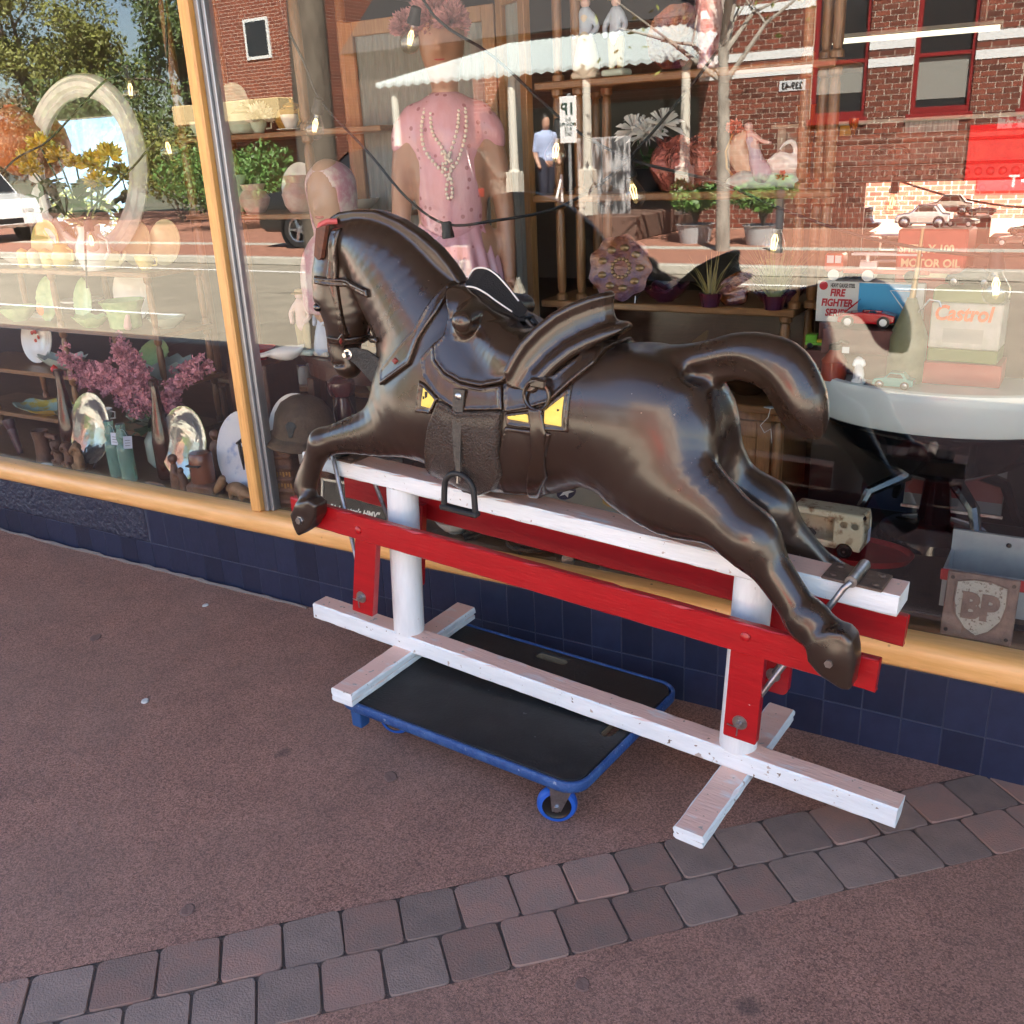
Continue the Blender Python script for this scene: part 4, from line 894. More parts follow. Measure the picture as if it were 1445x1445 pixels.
mb = MB(); mb.lathe([(.03, 0), (.05, .02), (.055, .055), (.035, .09), (.03, .10), (.036, .108), (.028, .108), (.02, .08), (0, .05)], 20); mb.tube([(.04, 0, .09), (.075, 0, .08), (.07, 0, .035), (.05, 0, .03)], .006, 7); one(mb, 'milk_jug', YC, 'squat yellow milk jug beside the upright yellow plate', 'jug', (-4.16, .52, Z1))
bowl('bowl', .10, .05, WHITECH, 'stacked white bowl at the left end of the top board', (-4.52, .56, Z1))
mb = MB(); mb.lathe([(.035, 0), (.055, .02), (.05, .12), (.065, .16), (.058, .16), (.04, .1), (0, .03)], 24); one(mb, 'vase', PGC, 'pale green beaker vase right of the left shelf', 'vase', (-3.40, .9, 1.345-.0+.001))
def leafplate(label, loc, L, W_, m, rz, lean=10):
    V = []; F = []; n = 14
    for i in range(n+1):
        t = i/n; w_ = W_*math.sin(math.pi*min(1, t*.96+.04))**.7*(1+.05*math.sin(t*40))
        V += [(-w_, -.012, t*L), (-w_*.5, .004, t*L), (0, .008, t*L), (w_*.5, .004, t*L), (w_, -.012, t*L)]
    F = [(5*i+k, 5*i+k+1, 5*i+6+k, 5*i+5+k) for i in range(n) for k in range(4)]; k_ = len(V)
    V += [(x, y+.005, z) for x, y, z in V]; F += [tuple(j+k_ for j in f)[::-1] for f in F]
    M_ = Matrix.Rotation(math.radians(-lean), 4, 'X'); V = [tuple(M_ @ Vector(v)) for v in V]
    o = link('leaf_plate', mesh('leaf_plate', V, F, True), m, None, loc, (0, 0, rz)); return tag(o, label, 'plate', 'green leaf plates')
leafplate('upright green leaf plate with an orange spot, the left of the two', (-4.42, .56, Z2), .215, .075, GC, .1); leafplate('upright green leaf plate, the right of the two behind the column', (-4.15, .56, Z2), .215, .078, GC, -.1)
mb = MB(); mb.lathe([(0, 0), (.02, .001), (.03, .003), (.02, .006), (0, .008)], 12, M=rotm(math.pi/2)); one(mb, 'fruit_motif', mat('orange_glaze', (.6, .2, .05), .3), 'small orange fruit knob in front of the left green leaf plate', 'ornament', (-4.43, .53, Z2+.06))
bowl('bowl', .09, .07, GC, 'green leaf bowl at the left end of the second board', (-4.60, .52, Z2), .05, 7)
mb = MB(); mb.lathe([(.055, 0), (.07, .01), (.075, .08), (.10, .13), (.094, .13), (.068, .075), (0, .02)], 28, ruf=.05, nr=16); one(mb, 'basket_vase', GC, 'green ribbed basket-shaped china vase on the second board', 'vase', (-3.80, .52, Z2))
plate('plate', .13, WHITECH, 'large white plate at the back under the top board of the left shelf', (-3.93, .70, Z2), 6)
blob('china_bird', [[(0, 0, .02, .018), (.005, 0, .045, .014), (.012, 0, .065, .010)], [(-.02, 0, .03, .008), (-.035, 0, .045, .004)]], mat('pink_china', (.6, .35, .33), .3), None, .004, .008, (-3.74, .48, Z2+.0)); o = bpy.data.objects['china_bird']; tag(o, 'tiny pink china bird beside the green basket vase', 'ornament')
plate('plate', .125, WHITECH, 'white plate with red flowers at the left end of the third board', (-4.62, .62, Z3))
blob('flower_print', [[(-.03, 0, .02, .012, .002)], [(.0, 0, .03, .016, .002)], [(.02, 0, .0, .012, .002)], [(-.01, 0, -.02, .014, .002)]], mat('red_print', (.5, .06, .04), .4), None, .003, .003, (-4.64, .612, Z3+.13)); tag(bpy.data.objects['flower_print'], 'red flower spray on the white plate on the third board', 'ornament')
bowl('leaf_bowl', .15, .06, GGC, 'long grey-green leaf bowl on the left of the third board', (-4.38, .56, Z3), .07, 9, 1, .6, .008)
bowl('leaf_bowl', .165, .085, GGC, 'grey-white crinkled leaf bowl behind the pink flowers', (-3.66, .58, Z3), .06, 11, 1, .6, .010)
leafplate('bright green leaf dish tilted in the crinkled bowl', (-3.73, .56, Z3+.05), .15, .075, GC, .3, 40)
MB(); blob('tomato', [[(0, 0, .016, .018)], [(.0, 0, .034, .005)]], mat('red_glaze', (.6, .03, .02), .2, coat=.6), None, .004, .004, (-4.33, .47, Z3)); tag(bpy.data.objects['tomato'], 'small red glazed tomato on the front of the third board', 'ornament')
AQ = mat('aqua_leaf_glaze', (.38, .56, .48), .2, col2=(.60, .45, .08), scale=7, thr=(.48, .56), coat=.5)
bowl('leaf_dish', .22, .045, AQ, 'long aqua and yellow leaf dish on the lowest board at the left', (-4.50, .50, Z4), .05, 7, 1, .5, .006)
RG = mat('crimson_glaze', (.28, .02, .03), .25, coat=.5)
cup('white cup with blue bands behind the brown bottle', (-4.06, .50, Z4), .085, WHITECH, .3, saucer=False)
bowl('leaf_dish', .10, .05, LYC, 'small yellow dish at the right of the aqua leaf dish', (-4.24, .48, Z4))
# second shelf china
pz = 1.669
t_ = teapot('gold lustre teapot on the top of the shelf behind the mullion', (-3.02, .92, pz), .12, mat('gold_lustre', (.55, .33, .08), .25, .6), 2.6)
teapot('pale green teapot beside the gold teapot', (-3.30, .92, pz), .12, PGC, .3)
plate('plate', .11, PGC, 'pale green plate standing left of the pale green teapot', (-3.45, 1.02, pz))
for i, (x, m_) in enumerate(((-3.52, PGC), (-3.16, PGC), (-2.98, WHITECH))): cup(('pale green cup at the left end of the upper tea shelf', 'pale green cup between the two teapots', 'white cup at the right end of the upper tea shelf')[i], (x, .86, pz), .075, m_, .5*i, 'cups on the upper tea shelf', saucer=i != 1)
petals(120, .06, mat('white_green_petals', (.6, .62, .55), .6, island=.2), 'china_flowers', None, (0, 0, .06), 77); o = bpy.data.objects['china_flowers']; o.location = (-3.13, .84, pz); tag(o, 'white china flower bunch in front of the gold teapot', 'ornament')
PKV = mat('pink_mottled_china', (.55, .33, .28), .3, col2=(.62, .50, .44), scale=20)
for i, (x, h_) in enumerate(((-3.48, .14), (-3.28, .12), (-3.02, .15))):
    mb = MB(); mb.lathe([(.04, 0), (.06, .03), (.07, h_*.5), (.045, h_*.8), (.055, h_), (.048, h_), (.035, h_*.75), (0, .03)], 22); one(mb, 'vase', PKV, ('mottled pink vase left of the mullion on the middle tea shelf', 'squat mottled pink vase just left of the mullion', 'mottled pink vase just right of the mullion')[i], 'vase', (x, .9, 1.346), 0, 'mottled pink vases')
pz = .601
for i, (x, m_, k) in enumerate(((-2.93, WHITECH, 'duck'), (-2.85, WHITECH, 'duck'), (-2.66, LYC, 'jug'))):
    if k == 'duck': blob('egg_cup', [[(0, 0, .03, .035), (0, 0, .065, .03), (.012, 0, .10, .018)], [(.03, 0, .1, .006)]], mat('cream_china', (.55, .52, .43), .3, coat=.3), None, .005, .01, (x, .84, pz), (0, 0, i)); tag(bpy.data.objects['egg_cup' if i == 0 else 'egg_cup.001'], ('cream bird-shaped pot on the lower tea shelf, the left one', 'cream bird-shaped pot on the lower tea shelf, the right one')[i], 'pot', 'cream bird-shaped pots')
    else: cup('tan and cream mug on the lower tea shelf behind the table leg', (x, .86, pz), .12, m_, .2, saucer=False)
for i, x in enumerate((-3.13, -3.07, -2.50, -2.42)):
    mb = MB(); mb.lathe([(.028, 0), (.03, .01), (.026, .06), (.022, .075), (0, .08)], 16); one(mb, 'salt_shaker', mat('cream_china', (.55, .52, .43), .3), ('cream shaker beside the blue box, the left one', 'cream shaker beside the blue box, the right one', 'cream shaker behind the table leg, the left one', 'cream shaker near the horse nose, the right one')[i], 'shaker', (x, .86, pz), 0, 'cream shakers')
BLUEB = mat('deep_blue_box', (.015, .03, .16), .4)
for i, (x, y, z, lab) in enumerate(((-3.27, .88, .601, 'deep blue boxed set on the lower tea shelf left of the mullion'), (-2.90, .33, .331, 'blue box on the display floor behind the glass plates'))):
    b_ = thing('gift_box', lab, 'box', (x, y, z), .15); MB().box((-.12, -.08, 0), (.12, .08, .055), .003).build('box', BLUEB, b_); MB().box((-.122, -.082, .016), (.122, .082, .030), .002).build('lid_band', mat('white_card', (.62, .62, .6), .6), b_); MB().box((-.05, -.05, .055), (.05, .03, .058)).build('paper', mat('cream_paper', (.6, .52, .38), .7), b_)
bowl('basin', .13, .07, WHITECH, 'white basin on the lower tea shelf beside the bird pots', (-3.01, 1.0, pz))
bowl('bowl', .07, .05, mat('red_lacquer', (.32, .012, .012), .2, coat=.5), 'red lacquer bowl between the mullion and the small table', (-2.92, .46, .80))
one(MB().box((-.11, -.09, 0), (.11, .09, .468), .004), 'pedestal_box', MAHOGZ, 'plain dark pedestal box under the red lacquer bowl', 'pedestal', (-2.92, .46, .331), smooth=False)
# more china on the left shelves
bowl('bowl', .085, .05, PGC, 'plain pale green bowl at the right end of the second board', (-3.62, .60, Z2))
mb = MB(); mb.lathe([(.045, 0), (.05, .006), (.012, .02), (.012, .075), (.03, .085), (.10, .09), (.102, .098), (.03, .094), (0, .093)], 30); one(mb, 'cake_stand', WHITECH, 'white footed cake stand between the two green leaf plates', 'stand', (-4.28, .66, Z2))
bowl('leaf_bowl', .10, .05, GC, 'bright green leaf bowl in front of the white cake stand', (-4.02, .50, Z2), .06, 8, 1, .7, .006)
plate('plate', .10, LYC, 'pale yellow plate standing at the right end of the top board', (-3.62, .68, Z1)); cup('pale yellow cup between the yellow jug and the flower jug', (-4.07, .60, Z1), .075, LYC, 1.0, saucer=False)
for i, x in enumerate((-4.42, -4.34, -4.24)): mb = MB(); mb.lathe([(.022, 0), (.026, .01), (.028, .06), (.024, .075), (.012, .085), (0, .09)], 18); one(mb, 'lidded_pot', (YC, LYC, YC)[i], ('small yellow lidded pot, leftmost in the row on the top board', 'small pale lidded pot, middle of the row on the top board', 'small yellow lidded pot, rightmost in the row on the top board')[i], 'pot', (x, .49, Z1), 0, 'lidded pots on the top board')
bowl('bowl', .11, .06, PGC, 'pale green fluted bowl on the lowest board at the right', (-3.80, .56, Z4), .05, 12); plate('plate', .105, PGC, 'pale green plate leaning at the back of the lowest board', (-4.0, .68, Z4)); cup('blue-banded cream cup at the right of the lowest board', (-3.62, .52, Z4), .08, PGC, .4)
plate('plate', .10, WHITECH, 'white plate standing at the back of the middle tea shelf', (-3.12, 1.04, 1.346)); bowl('bowl', .10, .05, WHITECH, 'white dish on the middle tea shelf behind the mullion', (-2.72, .92, 1.346)); plate('plate', .09, LYC, 'cream plate standing behind the cream mug on the lower tea shelf', (-2.72, 1.04, .601))
# floor of the left window
GBRN = glassmat('brown_bottle_glass', (.30, .10, .06), .05); GBRN2 = mat('brown_glass', (.055, .018, .011), .07, trans=.35, coat=.5); GGRN = mat('green_glass', (.36, .66, .56), .08, trans=.7, ior=1.3, coat=.3)
def bottle(label, loc, h, R_, m, grp, rz=0):
    mb = MB(); mb.lathe([(R_*.9, 0), (R_, .01), (R_, h*.38), (R_*.85, h*.5), (R_*.42, h*.78), (R_*.34, h*.93), (R_*.46, h*.935), (R_*.46, h*.985), (R_*.3, h), (0, h)], 24); return one(mb, 'bottle', m, label, 'bottle', loc, rz, grp)
bottle('tall brown glass bottle left of the three carved monkeys', (-3.86, .175, .331), .42, .046, GBRN2, 'tall brown bottles'); bottle('tall brown glass bottle behind the green bottles', (-3.26, .185, .331), .42, .046, GBRN2, 'tall brown bottles')
def codd(label, x, y):
    t = thing('bottle', label, 'bottle', (x, y, .331), .2, 'old green marble-stopper bottles'); mb = MB(); R_ = .032
    mb.lathe([(R_*.9, 0), (R_, .008), (R_, .135), (R_*.93, .15), (R_*.62, .162), (R_*.78, .185), (R_*.70, .205), (R_*.55, .215), (R_*.62, .235), (R_*.62, .245), (0, .245)], 26); mb.build('glass', GGRN, t, True); return t
c1 = codd('old green glass bottle with a blue-white price tag, the left of the pair', -3.478, .10); c2 = codd('old green glass bottle with a tag hanging on its right, the right of the pair', -3.385, .085)
TAG = mat('pale_price_tag', (.52, .55, .66), .7)
for b_, dx, rz in ((c1, .040, .2), (c2, .045, .9)):
    o = MB().box((-.017, -.001, -.026), (.017, .001, .026)).build('price_tag', TAG, b_, False, (dx, -.024, .175), (0, .12, rz)); MB().tube([(0, 0, .024), (-.012, .006, .05), (-.028, .012, .056)], .0008, 4).build('tag_string', WHITECH, o)
    for q in range(3): MB().box((-.011, -.0016, -.014+q*.011), (.009, -.0011, -.012+q*.011)).build('handwriting', INK, o)
def glassplate(label, x, z0, rx, rz_, y=.15, m=None, lean=14):
    t = thing('display_plate', label, 'plate', (x, y, z0), 0, 'plates on stands in the left window')
    mb = MB(); M_ = rotm(math.radians(90-lean), 0, 0, (0, .02, rz_))
    mb.lathe([(0, 0), (rx*.55, 0), (rx*.75, .008), (rx*.97, .014), (rx, .020), (rx*.96, .020), (rx*.72, .013), (rx*.5, .005), (0, .005)], 40, sy=rz_/rx, M=M_); mb.build('plate', m, t, True)
    mb = MB(); mb.tube([(.05, -.05, 0), (.035, -.02, .02), (.02, .035, .05), (.015, .07, .14)], .005, 6); mb.tube([(-.05, -.05, 0), (-.035, -.02, .02), (-.02, .035, .05), (-.015, .07, .14)], .005, 6); mb.build('wire_stand', CHROME, t, True); return t
SGL = mat('silvered_glass', (.34, .34, .33), .1, .8, col2=(.22, .23, .23), scale=9, bump=.5, bscale=9)
glassplate('shiny silvered glass plate behind the carved monkeys', -3.70, .345, .135, .155, .16, SGL); glassplate('shiny silvered glass plate right of the green bottles', -3.125, .345, .135, .15, .17, SGL)
BWP = mat('blue_white_plate', (.50, .52, .58), .2, col2=(.20, .28, .46), scale=6, thr=(.5, .6), coat=.4)
gp = glassplate('blue and white plate with a black bird, half hidden by the mullion', -2.80, .345, .13, .155, .17, BWP)
for P_ in ([(.03, -.03, .21), (.045, -.035, .16), (.05, -.04, .10)], [(.05, -.035, .19), (.075, -.03, .15), (.085, -.035, .11)], [(.02, -.03, .20), (.05, -.03, .215), (.075, -.03, .20)]): MB().tube(P_, [.006, .010, .003], 6).build('bird_print', BLACK, gp, True)
plate('plate', .14, WHITECH, 'large white plate leaning behind the steel helmet', (-2.66, .36, .42), 14); one(MB().box((-.1, -.05, 0), (.1, .05, .088), .003), 'book', MAHOG, 'dark book lying under the large white plate', 'book', (-2.66, .38, .331), smooth=False)
WOODC = mat('carved_wood_red', (.11, .05, .028), .5, col2=(.07, .03, .018), scale=25, bump=.4, bscale=60); WOODL = mat('carved_wood_pale', (.24, .14, .07), .6, col2=(.15, .08, .04), scale=25, bump=.4, bscale=60)
for i, (x, lab) in enumerate(((-3.845, 'carved squatting monkey with a hand raised, leftmost of the three'), (-3.775, 'carved squatting monkey in the middle of the three'), (-3.715, 'carved squatting monkey, rightmost of the three'))):
    mk = thing('carved_monkey', lab, 'carving', (x, .085+.003*i, .331), -.5+.5*i, 'three carved monkeys')
    blob('body', [[(0, 0, .022, .022), (0, 0, .055, .021), (0, 0, .082, .015)], [(.002, -.004, .108, .020)], [(-.017, -.004, .075, .008), (-.022, -.018, .092, .007), (-.008 if i else -.016, -.02, .112, .006)], [(.017, -.004, .075, .008), (.022, -.018, .09, .007), (.008, -.021, .11, .006)], [(-.014, -.012, .012, .012), (-.016, -.024, .03, .009)], [(.014, -.012, .012, .012), (.016, -.024, .03, .009)]], WOODC if i != 2 else WOODL, mk, .0045, .008)
    mb = MB(); mb.lathe([(.03, 0), (.032, .005), (.028, .010), (0, .011)], 18); mb.build('base', WOODC, mk, True)
ds = thing('carved_dancer', 'carved wooden couple standing right of the second silvered plate', 'carving', (-3.085, .075, .331), .3)
blob('figures', [[(0, 0, .01, .022), (0, 0, .06, .022), (0, 0, .095, .014), (0, 0, .115, .01)], [(.0, 0, .135, .019)], [(.04, -.01, .01, .018), (.038, -.01, .05, .018), (.034, -.01, .075, .010)], [(.033, -.01, .09, .013)], [(.01, -.015, .08, .007), (.035, -.02, .06, .006)]], WOODC, ds, .004, .006)
kh = thing('helmet_bust', 'reddish-brown carved bust wearing a bucket helmet with an eye slot', 'carving', (-2.945, .095, .331), .1)
mb = MB(); mb.lathe([(.050, .055), (.050, .075), (.047, .14), (.046, .165), (.040, .172), (0, .174)], 30); mb.build('helmet', mat('red_brown_glaze', (.13, .042, .022), .25, coat=.4), kh, True)
MB().box((-.030, -.056, .125), (.030, -.02, .131)).build('eye_slot', BLACK, kh)
f = Field((-.085, -.06, -.005), (.085, .06, .075), .004); f.add(f.rbox((0, 0, .02), (.07, .042, .03), .02)); f.add(np.sqrt(f.X**2*.8+f.Y**2)-.045+np.abs(f.Z-.04)*.6, .02); f.both(-f.Z+.0, 0); f.build('shoulders', WOODC, kh)
sl_ = thing('carved_figure', 'small carved standing figure behind the bucket-helmet bust', 'carving', (-2.965, .20, .331)); blob('figure', [[(0, 0, .01, .03), (0, 0, .10, .03), (0, 0, .16, .028), (0, 0, .185, .014)], [(0, 0, .215, .022)]], WOODC, sl_, .005, .008)
ft = thing('carved_echidna', 'pale carved wooden animal on the floor beside the mullion', 'carving', (-2.76, .10, .331), -.2)
blob('body', [[(-.06, 0, .035, .02), (-.02, 0, .04, .028), (.03, 0, .036, .024), (.06, 0, .03, .014), (.085, 0, .025, .006)], [(-.04, -.015, .02, .010), (-.042, -.016, .005, .008)], [(.03, -.015, .02, .010), (.03, -.016, .005, .008)]], WOODL, ft, .004, .008)
bd_ = thing('carved_bird', 'pale carved wooden bird leaning left of the carved animal', 'carving', (-2.85, .085, .331), 0); blob('body', [[(-.04, 0, .012, .006), (-.015, 0, .035, .014), (.01, 0, .06, .018), (.022, 0, .083, .013)], [(.03, -.002, .085, .005), (.042, -.004, .083, .003)]], WOODL, bd_, .0035, .006)
pg = thing('wooden_peg', 'dark purple-brown turned peg leaning at the far left of the window floor', 'carving', (-4.235, .15, .331), 0, None, (0, math.radians(-14), 0)); mb = MB(); mb.lathe([(.012, 0), (.014, .02), (.02, .10), (.022, .11), (.018, .12), (.026, .14), (.026, .165), (.01, .17), (0, .17)], 16); mb.build('peg', mat('purple_brown', (.06, .03, .04), .3), pg, True)
ck = thing('carved_cup', 'old brown wooden drinking cup with a big handle at the far left floor', 'cup', (-4.02, .13, .331), .3); mb = MB(); mb.lathe([(.04, 0), (.035, .02), (.032, .09), (.038, .14), (.034, .14), (.02, .06), (0, .05)], 18); mb.build('cup', WOODC, ck, True); MB().tube([(.03, 0, .12), (.075, 0, .11), (.08, 0, .06), (.045, 0, .03)], [.014, .018, .018, .012], 8).build('handle', WOODC, ck, True)
sh_ = MB(); sh_.ball((0, 0, .006), (.035, .013, .007), 12, 6); one(sh_, 'shell', LITTER, 'pale shell lying on the floor left of the monkeys', 'shell', (-3.93, .075, .331), .2)
dw = thing('driftwood', 'flat dark driftwood piece below the second silvered plate', 'driftwood', (-3.215, .072, .331), 0); blob('wood', [[(-.05, 0, .008, .008), (0, 0, .012, .012), (.04, 0, .010, .010), (.055, 0, .006, .005)]], WOODC, dw, .004, .005)
# pink flower sprays
PKP = mat('dusty_pink_petals', (.48, .20, .23), .7, island=.35)
fl = thing('flower_vase', 'spreading sprays of dusty pink blossom in a green jar behind the brown bottle', 'flowers', (-3.42, .30, .331))
mb = MB(); mb.lathe([(.05, 0), (.07, .03), (.07, .12), (.045, .16), (.05, .175), (.04, .175), (0, .12)], 22); mb.build('jar', GGC, fl, True)
for k, (tip, bend) in enumerate((((-3.96, .775), -.05), ((-3.90, .69), -.10), ((-3.62, .845), .05), ((-3.06, .815), .08), ((-3.30, .62), .1), ((-3.55, .80), .0), ((-3.70, .735), 0.))):
    b0 = Vector((0, 0, .17)); e = Vector((tip[0]+3.42, -.02+.02*(k % 3), tip[1]-.331)); m_ = (b0+e)/2+Vector((0, 0, .05)); Q = [b0, m_, e]
    MB().tube(crom([tuple(q) for q in Q], 5).tolist(), .004, 5).build('stem', GL, fl, True)
    V = []; F = []; r = random.Random(90+k)
    for q in crom([tuple(q) for q in Q], 14)[6:]:
        for j in range(9):
            c = Vector(q)+Vector((r.gauss(0, .020), r.gauss(0, .018), r.gauss(0, .020))); d = Vector((r.uniform(-1, 1), r.uniform(-1, 1), r.uniform(-.3, 1))).normalized(); u = d.orthogonal().normalized(); v = d.cross(u); s = r.uniform(.010, .017)
            for a in range(4):
                o_ = len(V); t0 = a*1.57; t1 = t0+1.2; V += [c, c+(u*math.cos(t0)+v*math.sin(t0))*s+d*s*.4, c+(u*math.cos(t0+.6)+v*math.sin(t0+.6))*s*1.35+d*s*.2, c+(u*math.cos(t1)+v*math.sin(t1))*s+d*s*.4]; F.append((o_, o_+1, o_+2, o_+3))
    o = link('blossom', mesh('blossom', V, F), PKP, fl); o['kind'] = 'stuff'
r = random.Random(8); leafset('leaves', GL, fl, [(r.uniform(-.12, .2), r.uniform(-.06, .03), r.uniform(.14, .26)) for _ in range(26)], .07, 9)
# ================================================================ CENTRE OF THE WINDOW
DF = .331
# helmet on a tall leather book, boots behind
bk = thing('leather_book', 'tall old brown leather volume with raised ribs standing under the steel helmet', 'book', (-2.525, .115, DF), math.radians(20))
LBK = mat('old_brown_leather', (.12, .052, .026), .55, col2=(.07, .03, .016), scale=20, bump=.25, bscale=70)
f = Field((-.065, -.06, -.005), (.065, .06, .285), .005); f.add(f.rbox((0, .005, .14), (.05, .042, .136), .018))
for zz in (.03, .075, .12, .165, .21, .25): f.add(f.rbox((0, -.004, zz), (.052, .040, .006), .006), .004)
f.build('binding', LBK, bk)
GOLD = mat('gold_tooling', (.30, .17, .05), .35, .6)
for zz in (.098, .143): 
    mb = MB()
    for k in range(7): mb.box((-.036+k*.012, -.0395, zz-.010+.006*(k % 2)), (-.030+k*.012, -.0365, zz+.008))
    o = mb.build('gilt_ornament', GOLD, bk); o['kind'] = 'stuff'
hm = thing('steel_helmet', 'rusty brown wide-brimmed steel helmet with a dark badge resting on the leather volume', 'helmet', (-2.435, .16, .598), math.radians(-12), None, (math.radians(4), math.radians(3), 0))
HELM = mat('khaki_helmet_paint', (.085, .060, .035), .75, col2=(.055, .036, .022), scale=16, bump=.3, bscale=110)
mb = MB(); mb.lathe([(.165, -.004), (.168, .000), (.160, .010), (.128, .028), (.119, .06), (.108, .10), (.085, .135), (.05, .156), (0, .163)], 44, sx=1.0, sy=.86); mb.build('shell', HELM, hm, True)
blob('badge', [[(0, 0, 0, .016, .004)]]+[[(0, 0, .0, .006, .003), (.019*math.cos(a), .003, .022*math.sin(a), .006, .003)] for a in (.5, 1.05, 1.57, 2.1, 2.65)]+[[(0, 0, -.022, .010, .003)]], mat('verdigris_badge', (.02, .028, .026), .6), hm, .0025, .004, (.025, -.0985, .072), (math.radians(-14), 0, .2))
gl = thing('leather_boots', 'pair of worn brown leather gaiters hanging behind the leather volume', 'boots', (-2.43, .19, DF))
blob('left_gaiter', [[(-.02, 0, .012, .03, .03), (-.02, 0, .12, .034, .03), (-.015, 0, .24, .036, .03)]], LBK, gl, .007, .01); blob('right_gaiter', [[(.045, .01, .012, .03, .03), (.045, .01, .12, .036, .03), (.04, .01, .25, .036, .03)]], LBK, gl, .007, .01)
o = gl; gl['label'] = 'pair of worn brown leather gaiters standing behind the leather volume'
for c_ in list(gl.children): c_.name = 'gaiter'
pt = thing('turned_post', 'dark polished turned wooden post with a round knob near the horse nose', 'post', (-2.365, .30, DF))
mb = MB(); mb.lathe([(.05, 0), (.05, .05), (.025, .08), (.022, .2), (.034, .30), (.040, .345), (.028, .38), (.026, .395), (.044, .405), (.052, .43), (.050, .455), (.030, .475), (0, .48)], 26); mb.build('shaft', mat('oxblood_wood', (.05, .010, .012), .2, coat=.5), pt, True)
# small half-round table
tb_ = thing('side_table', 'small dark half-round side table with square legs behind the horse head', 'table', (-2.40, .52, DF))
P = [(.42*math.cos(a), -.02+.30*math.sin(a)) for a in np.linspace(math.pi, 2*math.pi, 22)]; P = [(x, y+.18) for x, y in P]
V = [(x, y, z) for z in (.478, .502) for x, y in P]; n = len(P); F = [tuple(range(n))[::-1], tuple(range(n, 2*n))]+[(i, (i+1) % n, n+(i+1) % n, n+i) for i in range(n)]
link('top', mesh('top', V, F), MAHOG, tb_)
P2 = [(x*.93, (y-.18)*.93+.18) for x, y in P]; V = [(x, y, z) for z in (.415, .477) for x, y in P2]; link('apron', mesh('apron', V, F), wood('red_mahogany', (.10, .032, .016), (.06, .018, .01), .3, 'x', 2, .4), tb_)
for x, y in ((-.37, .14), (.37, .14), (-.24, -.07), (.24, -.07)): MB().box((x-.018, y-.018, 0), (x+.018, y+.018, .415), .002).build('leg', MAHOGZ, tb_)
MB().box((-.36, -.05, .13), (.36, .14, .145), .002).build('lower_shelf', MAHOG, tb_)
CREAMF = mat('cream_bisque', (.58, .52, .42), .4, coat=.2); BLUEF = mat('pale_blue_bisque', (.40, .48, .60), .4, coat=.2); PINKF = mat('pale_pink_bisque', (.60, .42, .38), .4, coat=.2); OLIVEF = mat('olive_bisque', (.34, .28, .14), .45); GOLDF = mat('straw_bisque', (.50, .34, .14), .45)
def figurine(label, loc, s, coat_m, leg_m, rz=0, hat=True, base_m=None, dress=False, grp=None):
    t = thing('figurine', label, 'figurine', loc, rz, grp)
    S_ = lambda L: [[tuple(v*s for v in p) for p in c] for c in L]
    blob('head', S_([[(0, 0, .86, .062)], [(0, 0, .78, .03), (0, 0, .80, .03)]]), PINKF, t, .012*s*1.3, .01*s)
    if dress: blob('dress', S_([[(0, 0, .70, .075), (0, 0, .55, .07), (0, .0, .35, .13), (.0, 0, .14, .17)]]), leg_m, t, .018*s, .03*s)
    else: blob('legs', S_([[(.05, 0, .42, .07), (.055, .0, .25, .055), (.055, 0, .10, .042)], [(-.05, 0, .42, .07), (-.055, 0, .25, .055), (-.055, -.02, .10, .042)]]), leg_m, t, .014*s, .02*s)
    blob('coat', S_([[(0, 0, .74, .085, .07), (0, 0, .6, .085, .07), (0, 0, .44, .10, .08)], [(.08, 0, .72, .04), (.15, -.02, .58, .036), (.10, -.08, .50, .03)], [(-.08, 0, .72, .04), (-.16, -.01, .6, .036), (-.13, -.06, .48, .03)]]), coat_m, t, .014*s, .02*s)
    if hat: 
        mb = MB(); mb.lathe([(.11*s, .885*s), (.115*s, .892*s), (.06*s, .91*s), (.055*s, .94*s), (0, .955*s)], 18); mb.build('hat', GOLDF, t, True)
    else: blob('hair', S_([[(0, .01, .89, .062)], [(.05, .02, .84, .03)], [(-.05, .02, .84, .03)]]), GOLDF, t, .012*s, .01*s)
    f_ = Field((-.2*s, -.17*s, -.01*s), (.2*s, .17*s, .13*s), .016*s); f_.add(f_.rbox((0, 0, .045*s), (.17*s, .13*s, .045*s), .04*s)); f_.build('base', base_m or GGC, t); return t
figurine('bisque boy of a figure pair on the side table beside the horse head', (-2.67, .46, .834), .27, PINKF, OLIVEF, .2, grp=None); figurine('bisque girl in a pale blue dress on the side table beside the horse nose', (-2.575, .47, .834), .255, BLUEF, BLUEF, -.2, True, CREAMF, True)
dh = thing('leaf_dish', 'white china leaf dish lying at the left end of the side table', 'dish', (-2.735, .40, .834), .3); blob('dish', [[(-.07, 0, .010, .010), (-.02, 0, .012, .024), (.03, 0, .016, .03), (.07, 0, .03, .016), (.09, 0, .045, .006)], [(-.05, -.02, .012, .008), (-.10, -.035, .006, .007)], [(-.05, .01, .012, .008), (-.105, .0, .006, .007)]], WHITECH, dh, .005, .008)
tn = thing('green_tin', 'olive green tin with a cream scroll band lying tilted in front of the horse chest', 'tin', (-2.20, .27, .655), math.radians(18), None, (0, math.radians(68), math.radians(10)))
mb = MB(); mb.lathe([(0, 0), (.045, 0), (.047, .004), (.047, .13), (.045, .135), (0, .135)], 26); mb.build('tin', mat('olive_tin', (.10, .11, .05), .45, col2=(.16, .15, .08), scale=18), tn, True)
mb = MB(); mb.lathe([(.0475, .045), (.0480, .046), (.0480, .085), (.0475, .086)], 26); mb.build('label_band', mat('cream_scroll', (.36, .33, .20), .5, col2=(.10, .10, .05), scale=30, thr=(.48, .52)), tn, True)
